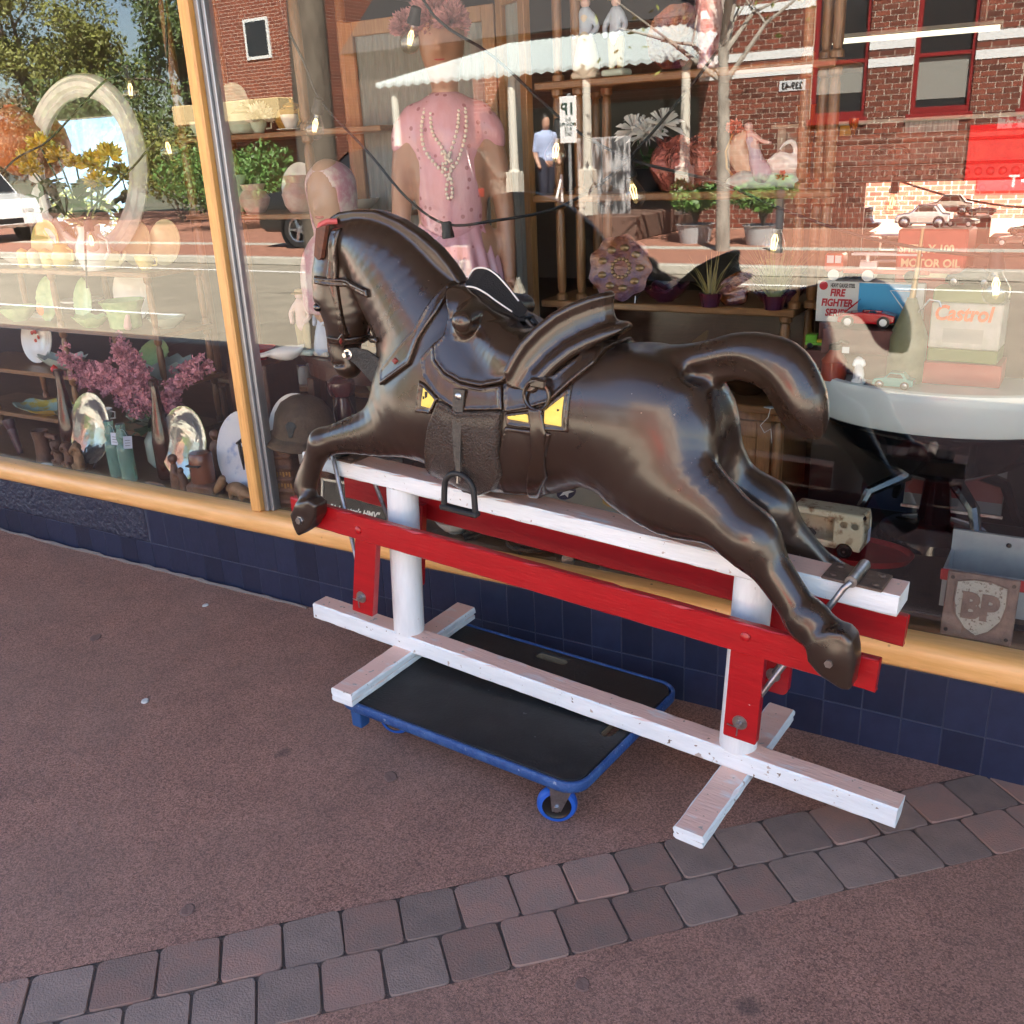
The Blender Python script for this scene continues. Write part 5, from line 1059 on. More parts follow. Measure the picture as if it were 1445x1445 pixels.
st_ = thing('book_stack', 'stack of plain dark books under the olive green tin', 'books', (-2.17, .27, DF), .2)
for k in range(6): MB().box((-.12+.006*(k % 3), -.085, .045*k), (.12+.004*(k % 2), .085, .045*k+.044), .003).build('book', MAHOG if k % 2 else BLACK, st_)
# black picture plate with white lettering
sp_ = thing('name_plate', 'black framed plate lettered A Hunter\'s HMV at the front of the window', 'sign', (-2.195, .10, DF), 0, None, (math.radians(-12), 0, 0))
MB().box((-.15, 0, .0), (.15, .012, .135), .002).build('plate', mat('plate_black', (.012, .014, .014), .3, col2=(.10, .09, .08), scale=9, thr=(.56, .7)), sp_)
mb = MB()
for a, b in (((-.158, -.004, -.002), (.158, .014, .010)), ((-.158, -.004, .128), (.158, .014, .138)), ((-.158, -.004, .010), (-.148, .014, .128)), ((.148, -.004, .010), (.158, .014, .128))): mb.box(a, b, .001)
mb.build('frame', CHROME, sp_)
text('lettering', '"A Hunter\'s HMV"', .030, WHITECH, sp_, (-.115, -.0012, .026), (math.pi/2, 0, 0), bold=.0008, shear=.25)
bowl('bowl', .075, .05, WHITECH, 'small white bowl on the floor behind the left white post', (-1.80, .17, DF))
IRON = mat('rusty_black_iron', (.022, .018, .016), .7, col2=(.05, .032, .022), scale=30, bump=.5, bscale=90)
tv = thing('iron_trivet', 'round black iron trivet on the floor under the red back rail', 'trivet', (-1.49, .135, DF)); mb = MB(); mb.tube([(.075*math.cos(a), .055*math.sin(a), .02) for a in np.linspace(0, 6.28, 25)[:-1]], .008, 8, closed=True); mb.tube([(.045*math.cos(a), .033*math.sin(a), .026) for a in np.linspace(0, 6.28, 19)[:-1]], .006, 6, closed=True)
for a in (.5, 2.6, 4.7): mb.tube([(.075*math.cos(a), .055*math.sin(a), .02), (.08*math.cos(a), .06*math.sin(a), 0)], .007, 6); mb.tube([(.07*math.cos(a), .05*math.sin(a), .022), (.02*math.cos(a), .02*math.sin(a), .026)], .006, 6)
mb.build('trivet', IRON, tv, True)
ir = thing('iron_brackets', 'tangle of rusty iron brackets on the floor beside the white bowl', 'ironwork', (-1.64, .155, DF)); mb = MB(); r = random.Random(4)
for k in range(5): a = r.uniform(0, 3); c = Vector((r.uniform(-.05, .05), r.uniform(-.03, .03), .012+.004*k)); d = Vector((math.cos(a), math.sin(a), .1))*.06; mb.tube([c-d, c-d*.3+Vector((0, 0, .012)), c+d*.4, c+d], [.006, .009, .007, .004], 7)
mb.build('brackets', IRON, ir, True)
sk = thing('roller_skate', 'old metal roller skate with four wheels on the floor below the back rail', 'skate', (-1.26, .115, DF), .2); MB().box((-.09, -.028, .035), (.09, .028, .041), .002).build('foot_plate', CHROME, sk)
for x in (-.06, .06):
    for y in (-.03, .03): mb = MB(); mb.lathe([(.006, -.010), (.020, -.010), (.022, -.006), (.022, .006), (.020, .010), (.006, .010)], 18, M=rotm(math.pi/2, loc=(x, y, .022))); mb.build('wheel', CHROME, sk, True)
ts = thing('plane_picture', 'grey tin picture of a star-marked aeroplane lying tilted behind the white beam', 'sign', (-1.46, .20, .345), 0, None, (math.radians(28), 0, 0))
MB().box((-.30, 0, 0), (.30, .30, .006), .001).build('sheet', mat('grey_green_print', (.20, .21, .19), .5, col2=(.30, .29, .22), scale=5), ts)
MB().box((-.30, 0, .0061), (.30, .06, .0075)).build('grey_border', mat('dull_grey', (.12, .12, .12), .5), ts)
V = [(.028*(1 if k % 2 == 0 else .42)*math.sin(k*math.pi/5), .028*(1 if k % 2 == 0 else .42)*math.cos(k*math.pi/5), .0016) for k in range(10)]
o = MB().lathe([(0, .0), (.034, .0), (.034, .001), (0, .001)], 26).build('roundel', mat('navy_print', (.01, .015, .05), .5), ts, False, (-.02, .21, .0065)); link('star', mesh('star', V, [tuple(range(10))]), WHITECH, o)
MB().prism([(.05, .0065), (.10, .0068), (.20, .0068), (.22, .0065), (.15, .0075)], .12, .16).build('wing_print', mat('grey_wing', (.26, .28, .28), .5), ts)
MB().lathe([(0, 0), (.05, 0), (.05, .001), (0, .001)], 14, sx=1.6, sy=.6).build('yellow_cloud', mat('ochre_print', (.45, .30, .08), .5), ts, False, (.20, .20, .0065))
# ---------------------------------------------------------------- folding screen
SW = wood('honey_wood', (.36, .18, .065), (.24, .11, .035), .38, 'z', 1.4, .3)
CURT = mat('grey_curtain', (.30, .30, .28), .9, col2=(.24, .24, .22), scale=40, stretch=(8, 1, .4), bump=.2, bscale=60)
sc_ = thing('folding_screen', 'three-fold honey wood screen with grey gathered curtains behind the pink dress', 'screen', (-2.40, 1.02, DF))
def panel(x0, x1, y0, y1, H, st=.055):
    a = Vector((x0, y0, 0)); b = Vector((x1, y1, 0)); u = (b-a).normalized(); ang = math.atan2(u.y, u.x); L = (b-a).length; M_ = rotm(0, 0, ang, (x0, y0, 0))
    mb = MB(); mb.box((.002, -.014, 0), (st, .014, H), .003, M_); mb.box((L-st, -.014, 0), (L-.002, .014, H), .003, M_); mb.box((st, -.013, H-st), (L-st, .013, H), .003, M_); mb.box((st, -.013, .02), (L-st, .013, .10), .003, M_); mb.build('panel_frame', SW, sc_)
    V = []; n = int(L/.006); 
    for i in range(n+1):
        x = st+(L-2*st)*i/n; y = .004+.006*math.sin(x*150)+.003*math.sin(x*61); V += [tuple(M_ @ Vector((x, y, .10))), tuple(M_ @ Vector((x, y*.7, H-st)))]
    link('curtain', mesh('curtain', V, [(2*i, 2*i+2, 2*i+3, 2*i+1) for i in range(n)], True), CURT, sc_)
panel(-.52, -.385, .30, -.02, 1.74); panel(-.375, .335, -.02, .0, 1.73); panel(.345, .525, .0, -.10, 1.76, .045)
# ---------------------------------------------------------------- mannequin in the pink dress
FLESH = mat('mannequin_flesh', (.42, .235, .155), .38, col2=(.38, .20, .13), scale=8, coat=.15)
mq = thing('mannequin', 'shop mannequin standing in a pink spotted dress with a pink flower hat', 'mannequin', (-2.025, .60, DF), math.radians(27))
def hand(sx, M):
    """five-fingered mannequin hand hanging down from the wrist at the origin"""
    C_ = [[(0, 0, 0, .021, .016), (.0, 0, -.04, .027, .013), (.0, 0, -.075, .029, .012)]]
    for k, (o_, L) in enumerate(((-.024, .062), (-.008, .075), (.008, .070), (.022, .054))): C_.append([(o_*sx, 0, -.075, .0085), (o_*1.1*sx, -.006, -.075-L*.5, .008), (o_*1.1*sx, -.016, -.075-L, .0062)])
    C_.append([(-.02*sx, 0, -.02, .011), (-.040*sx, -.014, -.055, .0095), (-.044*sx, -.022, -.085, .0075)]); return C_
def xf(C_, M): return [[tuple(M @ Vector(p[:3]))+tuple(p[3:]) for p in c] for c in C_]
body = [[(0, 0, .93, .13, .10), (0, 0, 1.0, .12, .09), (0, -.01, 1.15, .135, .09), (0, -.01, 1.27, .14, .085), (0, .005, 1.34, .09, .06), (0, .01, 1.38, .05, .05), (0, .0, 1.46, .044, .046)],
        [(0, -.02, 1.50, .058, .068), (0, -.012, 1.56, .075, .09), (0, 0, 1.61, .076, .092), (0, .0, 1.64, .06, .075)], [(0, -.10, 1.545, .012, .018), (0, -.09, 1.58, .008, .01)],
        [(.125, 0, 1.325, .047), (.163, .0, 1.20, .039), (.183, .01, 1.05, .035), (.192, -.02, .90, .028), (.196, -.045, .80, .021)], [(-.125, 0, 1.325, .047), (-.163, .0, 1.20, .039), (-.183, .01, 1.05, .035), (-.192, -.02, .90, .028), (-.196, -.045, .80, .021)],
        [(.07, 0, .90, .09), (.075, 0, .48, .06), (.075, .01, .1, .036), (.075, -.04, .03, .03), (.075, -.11, .02, .02)], [(-.07, 0, .90, .09), (-.075, 0, .48, .06), (-.075, .01, .1, .036), (-.075, -.04, .03, .03), (-.075, -.11, .02, .02)]]
hands = xf(hand(1, None), rotm(math.radians(-8), 0, math.radians(80), (.197, -.048, .79)))+xf(hand(-1, None), rotm(math.radians(-8), 0, math.radians(-80), (-.197, -.048, .79)))
blob('figure', body, FLESH, mq, .009, .03); 
for hh in (hands[:6], hands[6:]): blob('hand', hh, FLESH, mq, .0045, .006)
LIP = mat('painted_lips', (.35, .06, .06), .4); EYEW = mat('painted_eye', (.03, .02, .02), .3)
def face(par, c, s=1.0):
    MB().ball((c[0], c[1]-.088*s, c[2]-.045*s), (.020*s, .008*s, .007*s), 12, 6).build('lips', LIP, par, True)
    for sg in (-1, 1):
        MB().ball((c[0]+sg*.030*s, c[1]-.076*s, c[2]+.03*s), (.014*s, .006*s, .006*s), 10, 6).build('painted_eye', EYEW, par, True); MB().tube([(c[0]+sg*.014*s, c[1]-.082*s, c[2]+.050*s), (c[0]+sg*.032*s, c[1]-.08*s, c[2]+.056*s), (c[0]+sg*.05*s, c[1]-.066*s, c[2]+.050*s)], .0022*s, 5).build('eyebrow', EYEW, par, True)
face(mq, (0, 0, 1.56))
SATIN = mat('pink_satin', (.62, .29, .32), .26, col2=(.68, .38, .44), scale=6, coat=.3, stretch=(2.5, 2.5, .8), bump=.5, bscale=9)
def spots(m):
    n = m.node_tree.nodes; l = m.node_tree.links; b = n['Principled BSDF']; src = b.inputs['Base Color'].links[0].from_socket
    tc = n.new('ShaderNodeTexCoord'); v = n.new('ShaderNodeTexVoronoi'); v.inputs['Scale'].default_value = 30; v.inputs['Randomness'].default_value = .55; l.new(tc.outputs['Object'], v.inputs[0])
    r_ = n.new('ShaderNodeMapRange'); r_.inputs[1].default_value = .20; r_.inputs[2].default_value = .24; r_.inputs[3].default_value = 1; r_.inputs[4].default_value = 0; l.new(v.outputs['Distance'], r_.inputs[0])
    mx = n.new('ShaderNodeMix'); mx.data_type = 'RGBA'; mx.inputs[7].default_value = (.42, .17, .20, 1); l.new(r_.outputs[0], mx.inputs[0]); l.new(src, mx.inputs[6]); l.new(mx.outputs[2], b.inputs['Base Color'])
spots(SATIN)
blob('bodice', [[(0, -.01, .985, .112, .094), (0, -.01, 1.08, .120, .100), (0, -.014, 1.20, .122, .100), (0, -.01, 1.29, .135, .096), (0, .0, 1.335, .055, .06)], [(.112, 0, 1.335, .050), (.146, 0, 1.292, .049), (.156, 0, 1.255, .043)], [(-.112, 0, 1.335, .050), (-.146, 0, 1.292, .049), (-.156, 0, 1.255, .043)]], SATIN, mq, .008, .03)
V = []; n = 160; m_ = 12
for j in range(m_+1):
    t = j/m_; z = .995-.55*t+.0
    for i in range(n):
        a = 2*math.pi*i/n; rr_ = .118+.13*t**.8; pl_ = 1+(.03+.07*t)*math.sin(a*22+1.5*math.sin(a*3))*min(1, t*6); zz = z-(.05*max(0, -math.sin(a))**3*(1-t))
        V.append((rr_*pl_*math.cos(a), -.01+rr_*.8*pl_*math.sin(a), zz))
F = [(j*n+i, (j+1)*n+i, (j+1)*n+(i+1) % n, j*n+(i+1) % n) for j in range(m_) for i in range(n)]
link('skirt', mesh('skirt', V, F, True), SATIN, mq)
PEARL = mat('pearl', (.84, .72, .60), .18, coat=.6)
pn = thing('pearl_necklace', 'long double pearl necklace knotted over the pink bodice', 'necklace', (-2.025, .60, DF), math.radians(27))
mb = MB()
def strand(P, r, step):
    Q = crom([tuple(p) for p in P], 12); d = 0; last = Q[0]
    mb.ball(last, r, 8, 5)
    for q in Q[1:]:
        if np.linalg.norm(q-last) >= step: mb.ball(q, r, 8, 5); last = q
strand([(-.052, -.030, 1.405), (-.068, -.085, 1.345), (-.074, -.112, 1.29), (-.062, -.122, 1.23), (-.01, -.128, 1.165), (.02, -.128, 1.14)], .0066, .0132)
strand([(.045, -.030, 1.405), (.052, -.085, 1.35), (.048, -.112, 1.30), (.025, -.125, 1.235), (-.005, -.130, 1.17)], .0066, .0132)
strand([(.060, -.03, 1.40), (.076, -.085, 1.34), (.074, -.112, 1.28), (.045, -.122, 1.20), (.015, -.130, 1.16), (.0, -.132, 1.10), (.012, -.130, 1.07), (.02, -.131, 1.10), (.018, -.131, 1.15)], .0066, .0132)
strand([(-.035, -.035, 1.40), (-.042, -.09, 1.345), (-.036, -.114, 1.29), (-.005, -.124, 1.24), (.015, -.13, 1.20)], .0066, .0132)
for k in range(14): a = k*.9; mb.ball((.008+.016*math.cos(a), -.132-.006*math.sin(a*1.7), 1.20+.028*math.sin(a*.6)), .0062, 8, 5)
o = mb.build('pearls', PEARL, pn, True); o['kind'] = 'stuff'
ht = thing('flower_hat', 'ruffled pink flower hat on the head of the mannequin', 'hat', (-2.035, .595, DF+1.625), 0)
HATP = mat('dusty_pink_tulle', (.55, .28, .28), .8, island=.3)
petals(900, .10, HATP, 'ruffles', ht, (0, 0, .0), 61, .55, .16); petals(300, .06, HATP, 'ruffles', ht, (-.095, -.04, -.005), 62); petals(300, .06, HATP, 'ruffles', ht, (.09, -.05, -.005), 63)
for c_ in ht.children: c_['kind'] = 'stuff'
# ---------------------------------------------------------------- second mannequin with the pink scarf
m2 = thing('mannequin_bust', 'second mannequin with painted lips and a pink scarf behind the horse poll', 'mannequin', (-2.515, .52, DF), math.radians(10))
blob('bust', [[(0, 0, .70, .12, .09), (0, 0, .82, .14, .09), (0, .0, .865, .09, .06), (0, .0, .90, .045), (0, -.008, .95, .042)], [(0, -.02, 1.00, .052, .062), (0, -.012, 1.07, .070, .085), (0, 0, 1.13, .074, .09), (0, 0, 1.165, .06, .075)], [(0, -.10, 1.055, .011, .016), (0, -.088, 1.09, .007, .009)]], FLESH, m2, .009, .03)
face(m2, (0, 0, 1.07))
SCARF = mat('pink_scarf', (.50, .24, .30), .5, col2=(.62, .52, .50), scale=12, thr=(.45, .6))
f = Field((-.17, -.16, .66), (.17, .16, 1.27), .009)
f.chain([(0, .015, 1.13, .090, .108), (0, .02, 1.02, .085, .10), (0, .015, .92, .085, .085), (0, .01, .82, .155, .105), (0, .01, .72, .16, .115)], .02)
f.cut(np.sqrt(((f.X)/.062)**2+((f.Z-1.075)/.105)**2)-1+np.maximum(f.Y+.02, 0)*40, .01); f.build('scarf', SCARF, m2)
mb = MB(); mb.lathe([(.10, 0), (.10, .015), (.02, .03), (.016, .68), (.03, .70)], 20); mb.build('stand', BLACK, m2, True)
# ================================================================ RIGHT DISPLAY
E3 = thing('etagere', 'wide brown shelf stand with clustered turned columns right of the pink dress', 'shelf', (-1.29, .80, DF))
def board(z, x0=-.53, x1=.53, m=OAK): MB().box((x0, 0, z-DF-.026), (x1, .36, z-DF), .004).build('shelf_board', m, E3)
ZS = (.700, 1.030, 1.400, 1.768)
board(ZS[3], -.50, .52); board(ZS[2], -.52, .53); board(ZS[1], -.50, .44); board(ZS[0], -.50, .44)
def col3(x, y, z0, z1, r=.016):
    H = z1-z0; mb = MB(); mb.lathe([(r*1.3, 0), (r*1.3, .018), (r*.75, .026), (r, .045), (r*1.1, H*.5), (r, H-.045), (r*.75, H-.026), (r*1.3, H-.018), (r*1.3, H)], 16, c=(x, y, z0-DF)); mb.build('column', OAKZ, E3, True)
for z0, z1 in ((ZS[2], ZS[3]-.026), (ZS[1], ZS[2]-.026), (ZS[0], ZS[1]-.026)):
    for x, y in ((-.425, .03), (-.355, .05), (-.425, .33), (-.30, .16)): col3(x, y, z0, z1)
    xr = .42 if z0 != ZS[1] else .41
    if z0 >= ZS[1]:
        for x, y in ((.43, .03), (.475, .06), (.515, .03), (.43, .33)): col3(x, y, z0, z1, .0165)
    else:
        for x, y in ((.405, .03), (.405, .33)): col3(x, y, z0, z1)
for x, y in ((.43, .03), (.475, .06), (.515, .03)): col3(x, y, 1.768, 2.30, .0165)
for x in (-.425, -.355): col3(x, .04, 1.768, 2.3)
MB().box((-.50, .03, .0), (.42, .35, ZS[0]-DF-.027), .004).build('cabinet', OAKZ, E3)
for x0, x1 in ((-.47, -.18), (-.16, .12), (.14, .38)):
    mb = MB(); H = ZS[0]-DF-.027
    for a, b in (((x0, .012, .04), (x0+.05, .029, H-.03)), ((x1-.05, .012, .04), (x1, .029, H-.03)), ((x0+.05, .012, H-.09), (x1-.05, .029, H-.03)), ((x0+.05, .012, .04), (x1-.05, .029, .09))): mb.box(a, b, .003)
    d_ = mb.build('cabinet_door', OAKZ, E3); MB().box((x0+.051, .020, .091), (x1-.051, .0295, H-.091), .002).build('door_panel', OAKZ, d_)
col3(.405, .012, DF, ZS[0]-.027)
MB().box((-.50, .352, .36), (.42, .358, 1.03-DF)).build('back_board', MAHOG, E3)
figurine('bisque girl in a straw hat on the top shelf, left of the pair', (-1.612, .85, 1.769), .27, BLUEF, CREAMF, .15, True, CREAMF, True); figurine('bisque boy in a blue jacket on the top shelf, right of the pair', (-1.50, .85, 1.769), .26, BLUEF, OLIVEF, -.15, True, GGC)
CARN = mat('carnival_glass_amber', (.17, .05, .012), .2, .3, col2=(.09, .028, .05), scale=14, thr=(.42, .6), bump=.6, bscale=45, coat=.6); CARNR = mat('carnival_glass_red', (.11, .010, .012), .1, .25, col2=(.05, .012, .04), scale=10, bump=.3, bscale=30, coat=.7); AMBER = mat('amber_glass', (.60, .16, .02), .06, trans=.5, coat=.5)
plate('glass_dish', .10, CARN, 'swirled orange glass dish standing on the top shelf', (-1.295, .88, 1.769), 14, ruf=.03)
vs = thing('vase', 'tall mauve carnival glass vase with a leaf pattern at the right of the top shelf', 'vase', (-1.185, .86, 1.769)); mb = MB(); mb.lathe([(.035, 0), (.038, .01), (.03, .03), (.04, .12), (.05, .24), (.058, .33), (.052, .33), (.03, .05), (0, .04)], 30, ruf=.05, nr=6)
mb.build('glass', mat('mauve_carnival', (.38, .16, .17), .14, .4, col2=(.52, .36, .40), scale=16, thr=(.46, .54), bump=.7, bscale=30, coat=.6), vs, True)
# middle shelf
pw = thing('flower_pot', 'white spider chrysanthemums in a black pot on the middle shelf', 'flowers', (-1.40, .90, 1.401)); mb = MB(); mb.lathe([(.045, 0), (.06, .07), (.064, .075), (.054, .075), (0, .06)], 22); mb.build('pot', BLACK, pw, True)
WPET = mat('white_petals', (.66, .66, .64), .7); 
for k, (x, z) in enumerate(((-.055, .20), (.055, .21), (.0, .185))):
    V = []; F = []; r = random.Random(120+k)
    for q in range(60):
        th = r.uniform(0, 6.28); ph = r.uniform(.2, 1.9); d = Vector((math.sin(ph)*math.cos(th), math.sin(ph)*math.sin(th), math.cos(ph))); u = d.cross(Vector((.3, .2, 1))).normalized()*.003; o_ = len(V); c = Vector((x, -.01*k, z)); V += [c-u, c+u, c+d*.06+u+Vector((0, 0, -.006)), c+d*.075+Vector((0, 0, -.02)), c+d*.06-u+Vector((0, 0, -.006))]; F.append((o_, o_+1, o_+2, o_+3, o_+4))
    o = link('flower', mesh('flower', V, F), WPET, pw); MB().tube([(0, 0, .06), (x*.6, 0, .13), (x, -.01*k, z)], .003, 5).build('stem', GL, pw, True)
r = random.Random(6); leafset('leaves', GL, pw, [(r.uniform(-.05, .05), r.uniform(-.05, .0), r.uniform(.07, .12)) for _ in range(14)], .05, 7)
COPP = mat('hammered_copper_glass', (.42, .13, .09), .22, .65, col2=(.30, .08, .06), scale=14, bump=1.0, bscale=55, coat=.4)
cb = thing('glass_basket', 'coppery hammered carnival glass basket with pointed rim on the middle shelf', 'basket', (-1.27, .86, 1.401))
mb = MB(); mb.lathe([(.05, 0), (.075, .012), (.10, .06), (.092, .11), (.075, .14), (.085, .165), (.078, .165), (.066, .138), (.084, .1), (.06, .02), (0, .015)], 40, ruf=.09, nr=5, wave=.02); mb.build('glass', COPP, cb, True)
for a in (.3, 2.8): MB().lathe([(.012, 0), (.004, .02), (0, .03)], 8, M=rotm(0, math.radians(90), a, (.10*math.cos(a), .10*math.sin(a), .12))).build('point', COPP, cb, True)
bowl('glass_saucer', .13, .03, CARNR, 'wide dark red carnival glass saucer under the copper basket', (-1.20, .96, 1.401), .05, 10, wave=.005)
fs = thing('fairy_figurine', 'pale fairy and swan shell figurine with a red flower on the middle shelf', 'figurine', (-.985, .84, 1.401))
blob('base', [[(-.10, 0, .02, .022), (-.06, 0, .03, .03), (0, 0, .022, .02), (.05, 0, .03, .026), (.11, 0, .022, .024)], [(-.04, 0, .03, .02), (0, 0, .045, .016), (.05, 0, .04, .02)]], mat('pale_aqua_bisque', (.45, .52, .48), .35, coat=.2), fs, .006, .012)
blob('shell', [[(-.05, .02, .04, .02), (-.085, .02, .09, .03), (-.09, .02, .13, .034), (-.065, .02, .165, .022)], [(-.03, .02, .05, .02), (-.07, .02, .10, .03)]], mat('peach_bisque', (.58, .42, .30), .4, coat=.2), fs, .006, .014)
blob('fairy', [[(-.05, -.01, .19, .014)], [(-.045, -.005, .168, .012), (-.035, -.005, .14, .018), (-.025, -.005, .11, .016)], [(-.03, -.01, .165, .007), (.0, -.02, .145, .006), (.025, -.02, .14, .005)]], PINKF, fs, .0045, .006)
blob('gown', [[(-.04, -.005, .15, .018), (-.03, -.005, .12, .018), (-.02, -.005, .085, .024), (.0, -.005, .05, .034)]], mat('lilac_bisque', (.48, .42, .50), .4), fs, .0055, .01)
blob('swan', [[(.05, 0, .07, .03), (.085, 0, .075, .032), (.11, 0, .07, .018)], [(.10, -.005, .085, .014), (.105, -.01, .115, .010), (.09, -.012, .14, .008), (.07, -.014, .135, .006), (.055, -.016, .12, .004)], [(.03, -.02, .085, .012), (.06, -.025, .10, .014), (.09, -.02, .09, .012)]], WHITECH, fs, .005, .008)
petals(40, .03, mat('coral_petals', (.58, .14, .09), .5, island=.2), 'red_flower', fs, (-.095, -.01, .185), 131, .6, .3); petals(30, .022, mat('coral_petals', (.58, .14, .09), .5), 'rose', fs, (.07, -.03, .035), 132, .6, .3); MB().tube([(-.10, -.01, .17), (-.125, 0, .12), (-.12, 0, .07), (-.09, 0, .03)], .004, 6).build('gold_scroll', GOLD, fs, True)
av = MB(); av.lathe([(.034, 0), (.036, .01), (.018, .03), (.016, .10), (.022, .16), (.034, .235), (.040, .245), (.034, .24), (.018, .15), (0, .11)], 24); one(av, 'vase', AMBER, 'tall slim amber glass vase beside the swan figurine', 'vase', (-.868, .90, 1.401))
for i, (x, h_, lab) in enumerate(((-.79, .13, 'short amber glass candlestick between the columns'), (-.755, .20, 'tall amber glass candlestick at the end of the middle shelf'))):
    mb = MB(); mb.lathe([(.025, 0), (.025, .008), (.008, .02), (.007, h_*.8), (.014, h_*.9), (.016, h_), (0, h_)], 18); one(mb, 'candlestick', AMBER, lab, 'candlestick', (x, 1.02, 1.401))
# lower shelf
cp = thing('display_plate', 'fluted bronze carnival glass plate on a wire stand right behind the saddle', 'plate', (-1.475, .83, 1.031), .15)
MM2 = rotm(math.radians(78), 0, 0, (0, .0, .115)); mb = MB(); mb.lathe([(0, 0), (.035, .0), (.05, .006), (.085, .010), (.112, .018), (.112, .023), (.084, .016), (.048, .012), (0, .006)], 54, ruf=.05, nr=9, M=MM2); mb.build('plate', CARN, cp, True)
mb = MB()
for k in range(9):
    a = 2*math.pi*k/9; mb.ball((.07*math.cos(a), .07*math.sin(a), .017), (.017, .013, .006), 8, 5)
for k in range(14): a = 2*math.pi*k/14; mb.ball((.032*math.cos(a), .032*math.sin(a), .011), (.008, .008, .005), 6, 4)
mb.v = [tuple(MM2 @ Vector(v)) for v in mb.v]; o = mb.build('relief_flowers', mat('gold_carnival', (.24, .14, .06), .25, .5, coat=.4), cp, True); o['kind'] = 'stuff'
for x in (-.06, .06): MB().tube([(x, -.04, 0), (x, -.035, .022), (x, -.02, .012), (x, .05, .03), (x, .07, .12)], .003, 6).build('stand_wire', CHROME, cp, True)
bowl('glass_bowl', .085, .055, CARNR, 'ruffled dark red glass bowl right of the carnival plate', (-1.33, .88, 1.031), .08, 8, wave=.010); bowl('glass_bowl', .085, .055, CARNR, 'ruffled dark red glass bowl at the right end of the lower shelf', (-.92, .86, 1.031), .08, 8, wave=.010)
ld = thing('glass_dish', 'leaf-shaped amber carnival glass dish standing upright on the lower shelf', 'dish', (-1.07, .86, 1.031), .2); blob('dish', [[(-.08, 0, .03, .012, .008), (-.02, 0, .05, .04, .008), (.04, .01, .085, .035, .008), (.085, .02, .13, .012, .006)], [(.02, 0, .02, .02, .01), (-.02, 0, .012, .02, .02)]], CARN, ld, .004, .01)
def grassy(name, label, loc, n, L, m, seed, spread=.8, pot=None, grp=None):
    t = thing(name, label, 'plant', loc, 0, grp); r = random.Random(seed); V = []; F = []
    for k in range(n):
        a = r.uniform(0, 6.28); sp = r.uniform(.1, 1)*spread; l = L*r.uniform(.6, 1.05); d = Vector((math.cos(a)*sp, math.sin(a)*sp, 1)).normalized(); u = d.cross(Vector((0, 0, 1))); u = u.normalized()*.0035 if u.length > 1e-3 else Vector((.0035, 0, 0)); b = Vector((math.cos(a)*.02, math.sin(a)*.02, .04)); o = len(V)
        for q in range(5):
            tt = q/4; c = b+d*l*tt+Vector((math.cos(a), math.sin(a), -1.1))*l*.30*sp*tt*tt; V += [c-u*(1-tt*.9), c+u*(1-tt*.9)]
        F += [(o+2*q, o+2*q+1, o+2*q+3, o+2*q+2) for q in range(4)]
    o = link('blades', mesh('blades', V, F), m, t); o['kind'] = 'stuff'
    mb = MB(); mb.lathe([(.03, 0), (.04, .045), (.035, .045), (0, .035)], 16); mb.build('pot', pot or CARNR, t, True); return t
AIRP = mat('air_plant', (.26, .30, .12), .5, island=.3)
grassy('air_plant', 'spiky red-green air plant on the lower shelf in front of the amber dish', (-1.135, .80, 1.031), 26, .18, mat('red_green_blades', (.28, .22, .08), .5, island=.35), 71, 1.0); grassy('grass_plant', 'bushy pale green grass plant at the right end of the lower shelf', (-.915, .79, 1.031), 90, .22, AIRP, 72, .8)
bowl('glass_bowl', .12, .085, mat('dark_iridescent_glass', (.05, .022, .010), .08, .4, coat=.7, bump=.4, bscale=30), 'dark iridescent glass bowl on the cabinet top below the horse tail', (-1.045, .97, ZS[0]+.001), .06, 6, wave=.01)
tg = thing('price_tag', 'white oval price tag with loose string on the cabinet edge below the horse tail', 'tag', (-.905, .795, ZS[0]+.001), .2); MB().lathe([(0, 0), (.028, 0), (.028, .0015), (0, .0015)], 18, sx=1, sy=.5).build('card', WHITECH, tg); MB().tube([(-.005, -.010, .0), (-.01, -.014, -.03), (-.035, -.014, -.06), (-.02, -.014, -.085), (.0, -.014, -.07), (.004, -.014, -.10), (.006, -.014, -.12)], .0012, 5).build('string', WHITECH, tg, True)
# overmantel mirror
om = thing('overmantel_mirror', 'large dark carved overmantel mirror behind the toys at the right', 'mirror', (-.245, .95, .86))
mb = MB(); mb.box((-.555, .0, .0), (-.445, .05, .55), .004); mb.box((.445, .0, .0), (.60, .05, .55), .004); mb.box((-.60, -.01, .55), (.62, .06, .60), .006); mb.box((-.58, -.005, .60), (.60, .05, .665), .004); mb.box((-.62, -.03, .665), (.64, .06, .69), .006); mb.build('frame', CARVED, om)
for k in range(3): MB().box((-.545+k*.034, -.012, .01), (-.525+k*.034, .0, .54), .005).build('fluting', CARVED, om)
mb = MB()
for k in range(34): mb.ball((-.52+k*.033, -.012, .575), (.012, .006, .012), 8, 5)
o = mb.build('bead_moulding', CARVED, om, True); o['kind'] = 'stuff'
MB().box((-.445, .01, .0), (.445, .018, .548)).build('mirror_glass', mat('old_mirror', (.88, .88, .86), .012, 1.0), om)
for x0, fl_ in ((-.46, 1), (.28, 1), (.28, -1)):
    mb = MB()
    for k in range(3): mb.tube([(x0+fl_*(.02+.04*k+.035*math.cos(a)*(1-a/9)), -.014, .632+.022*math.sin(a)*(1-a/9)) for a in np.linspace(0, 6.5, 16)], [.006*(1-i/20) for i in range(16)], 6)
    mb.build('carved_scroll', CARVED, om, True)
MB().prism([(.2, .60), (.36, .60), (.34, .64), (.28, .655), (.22, .64)], -.02, -.006).build('carved_shell', CARVED, om)
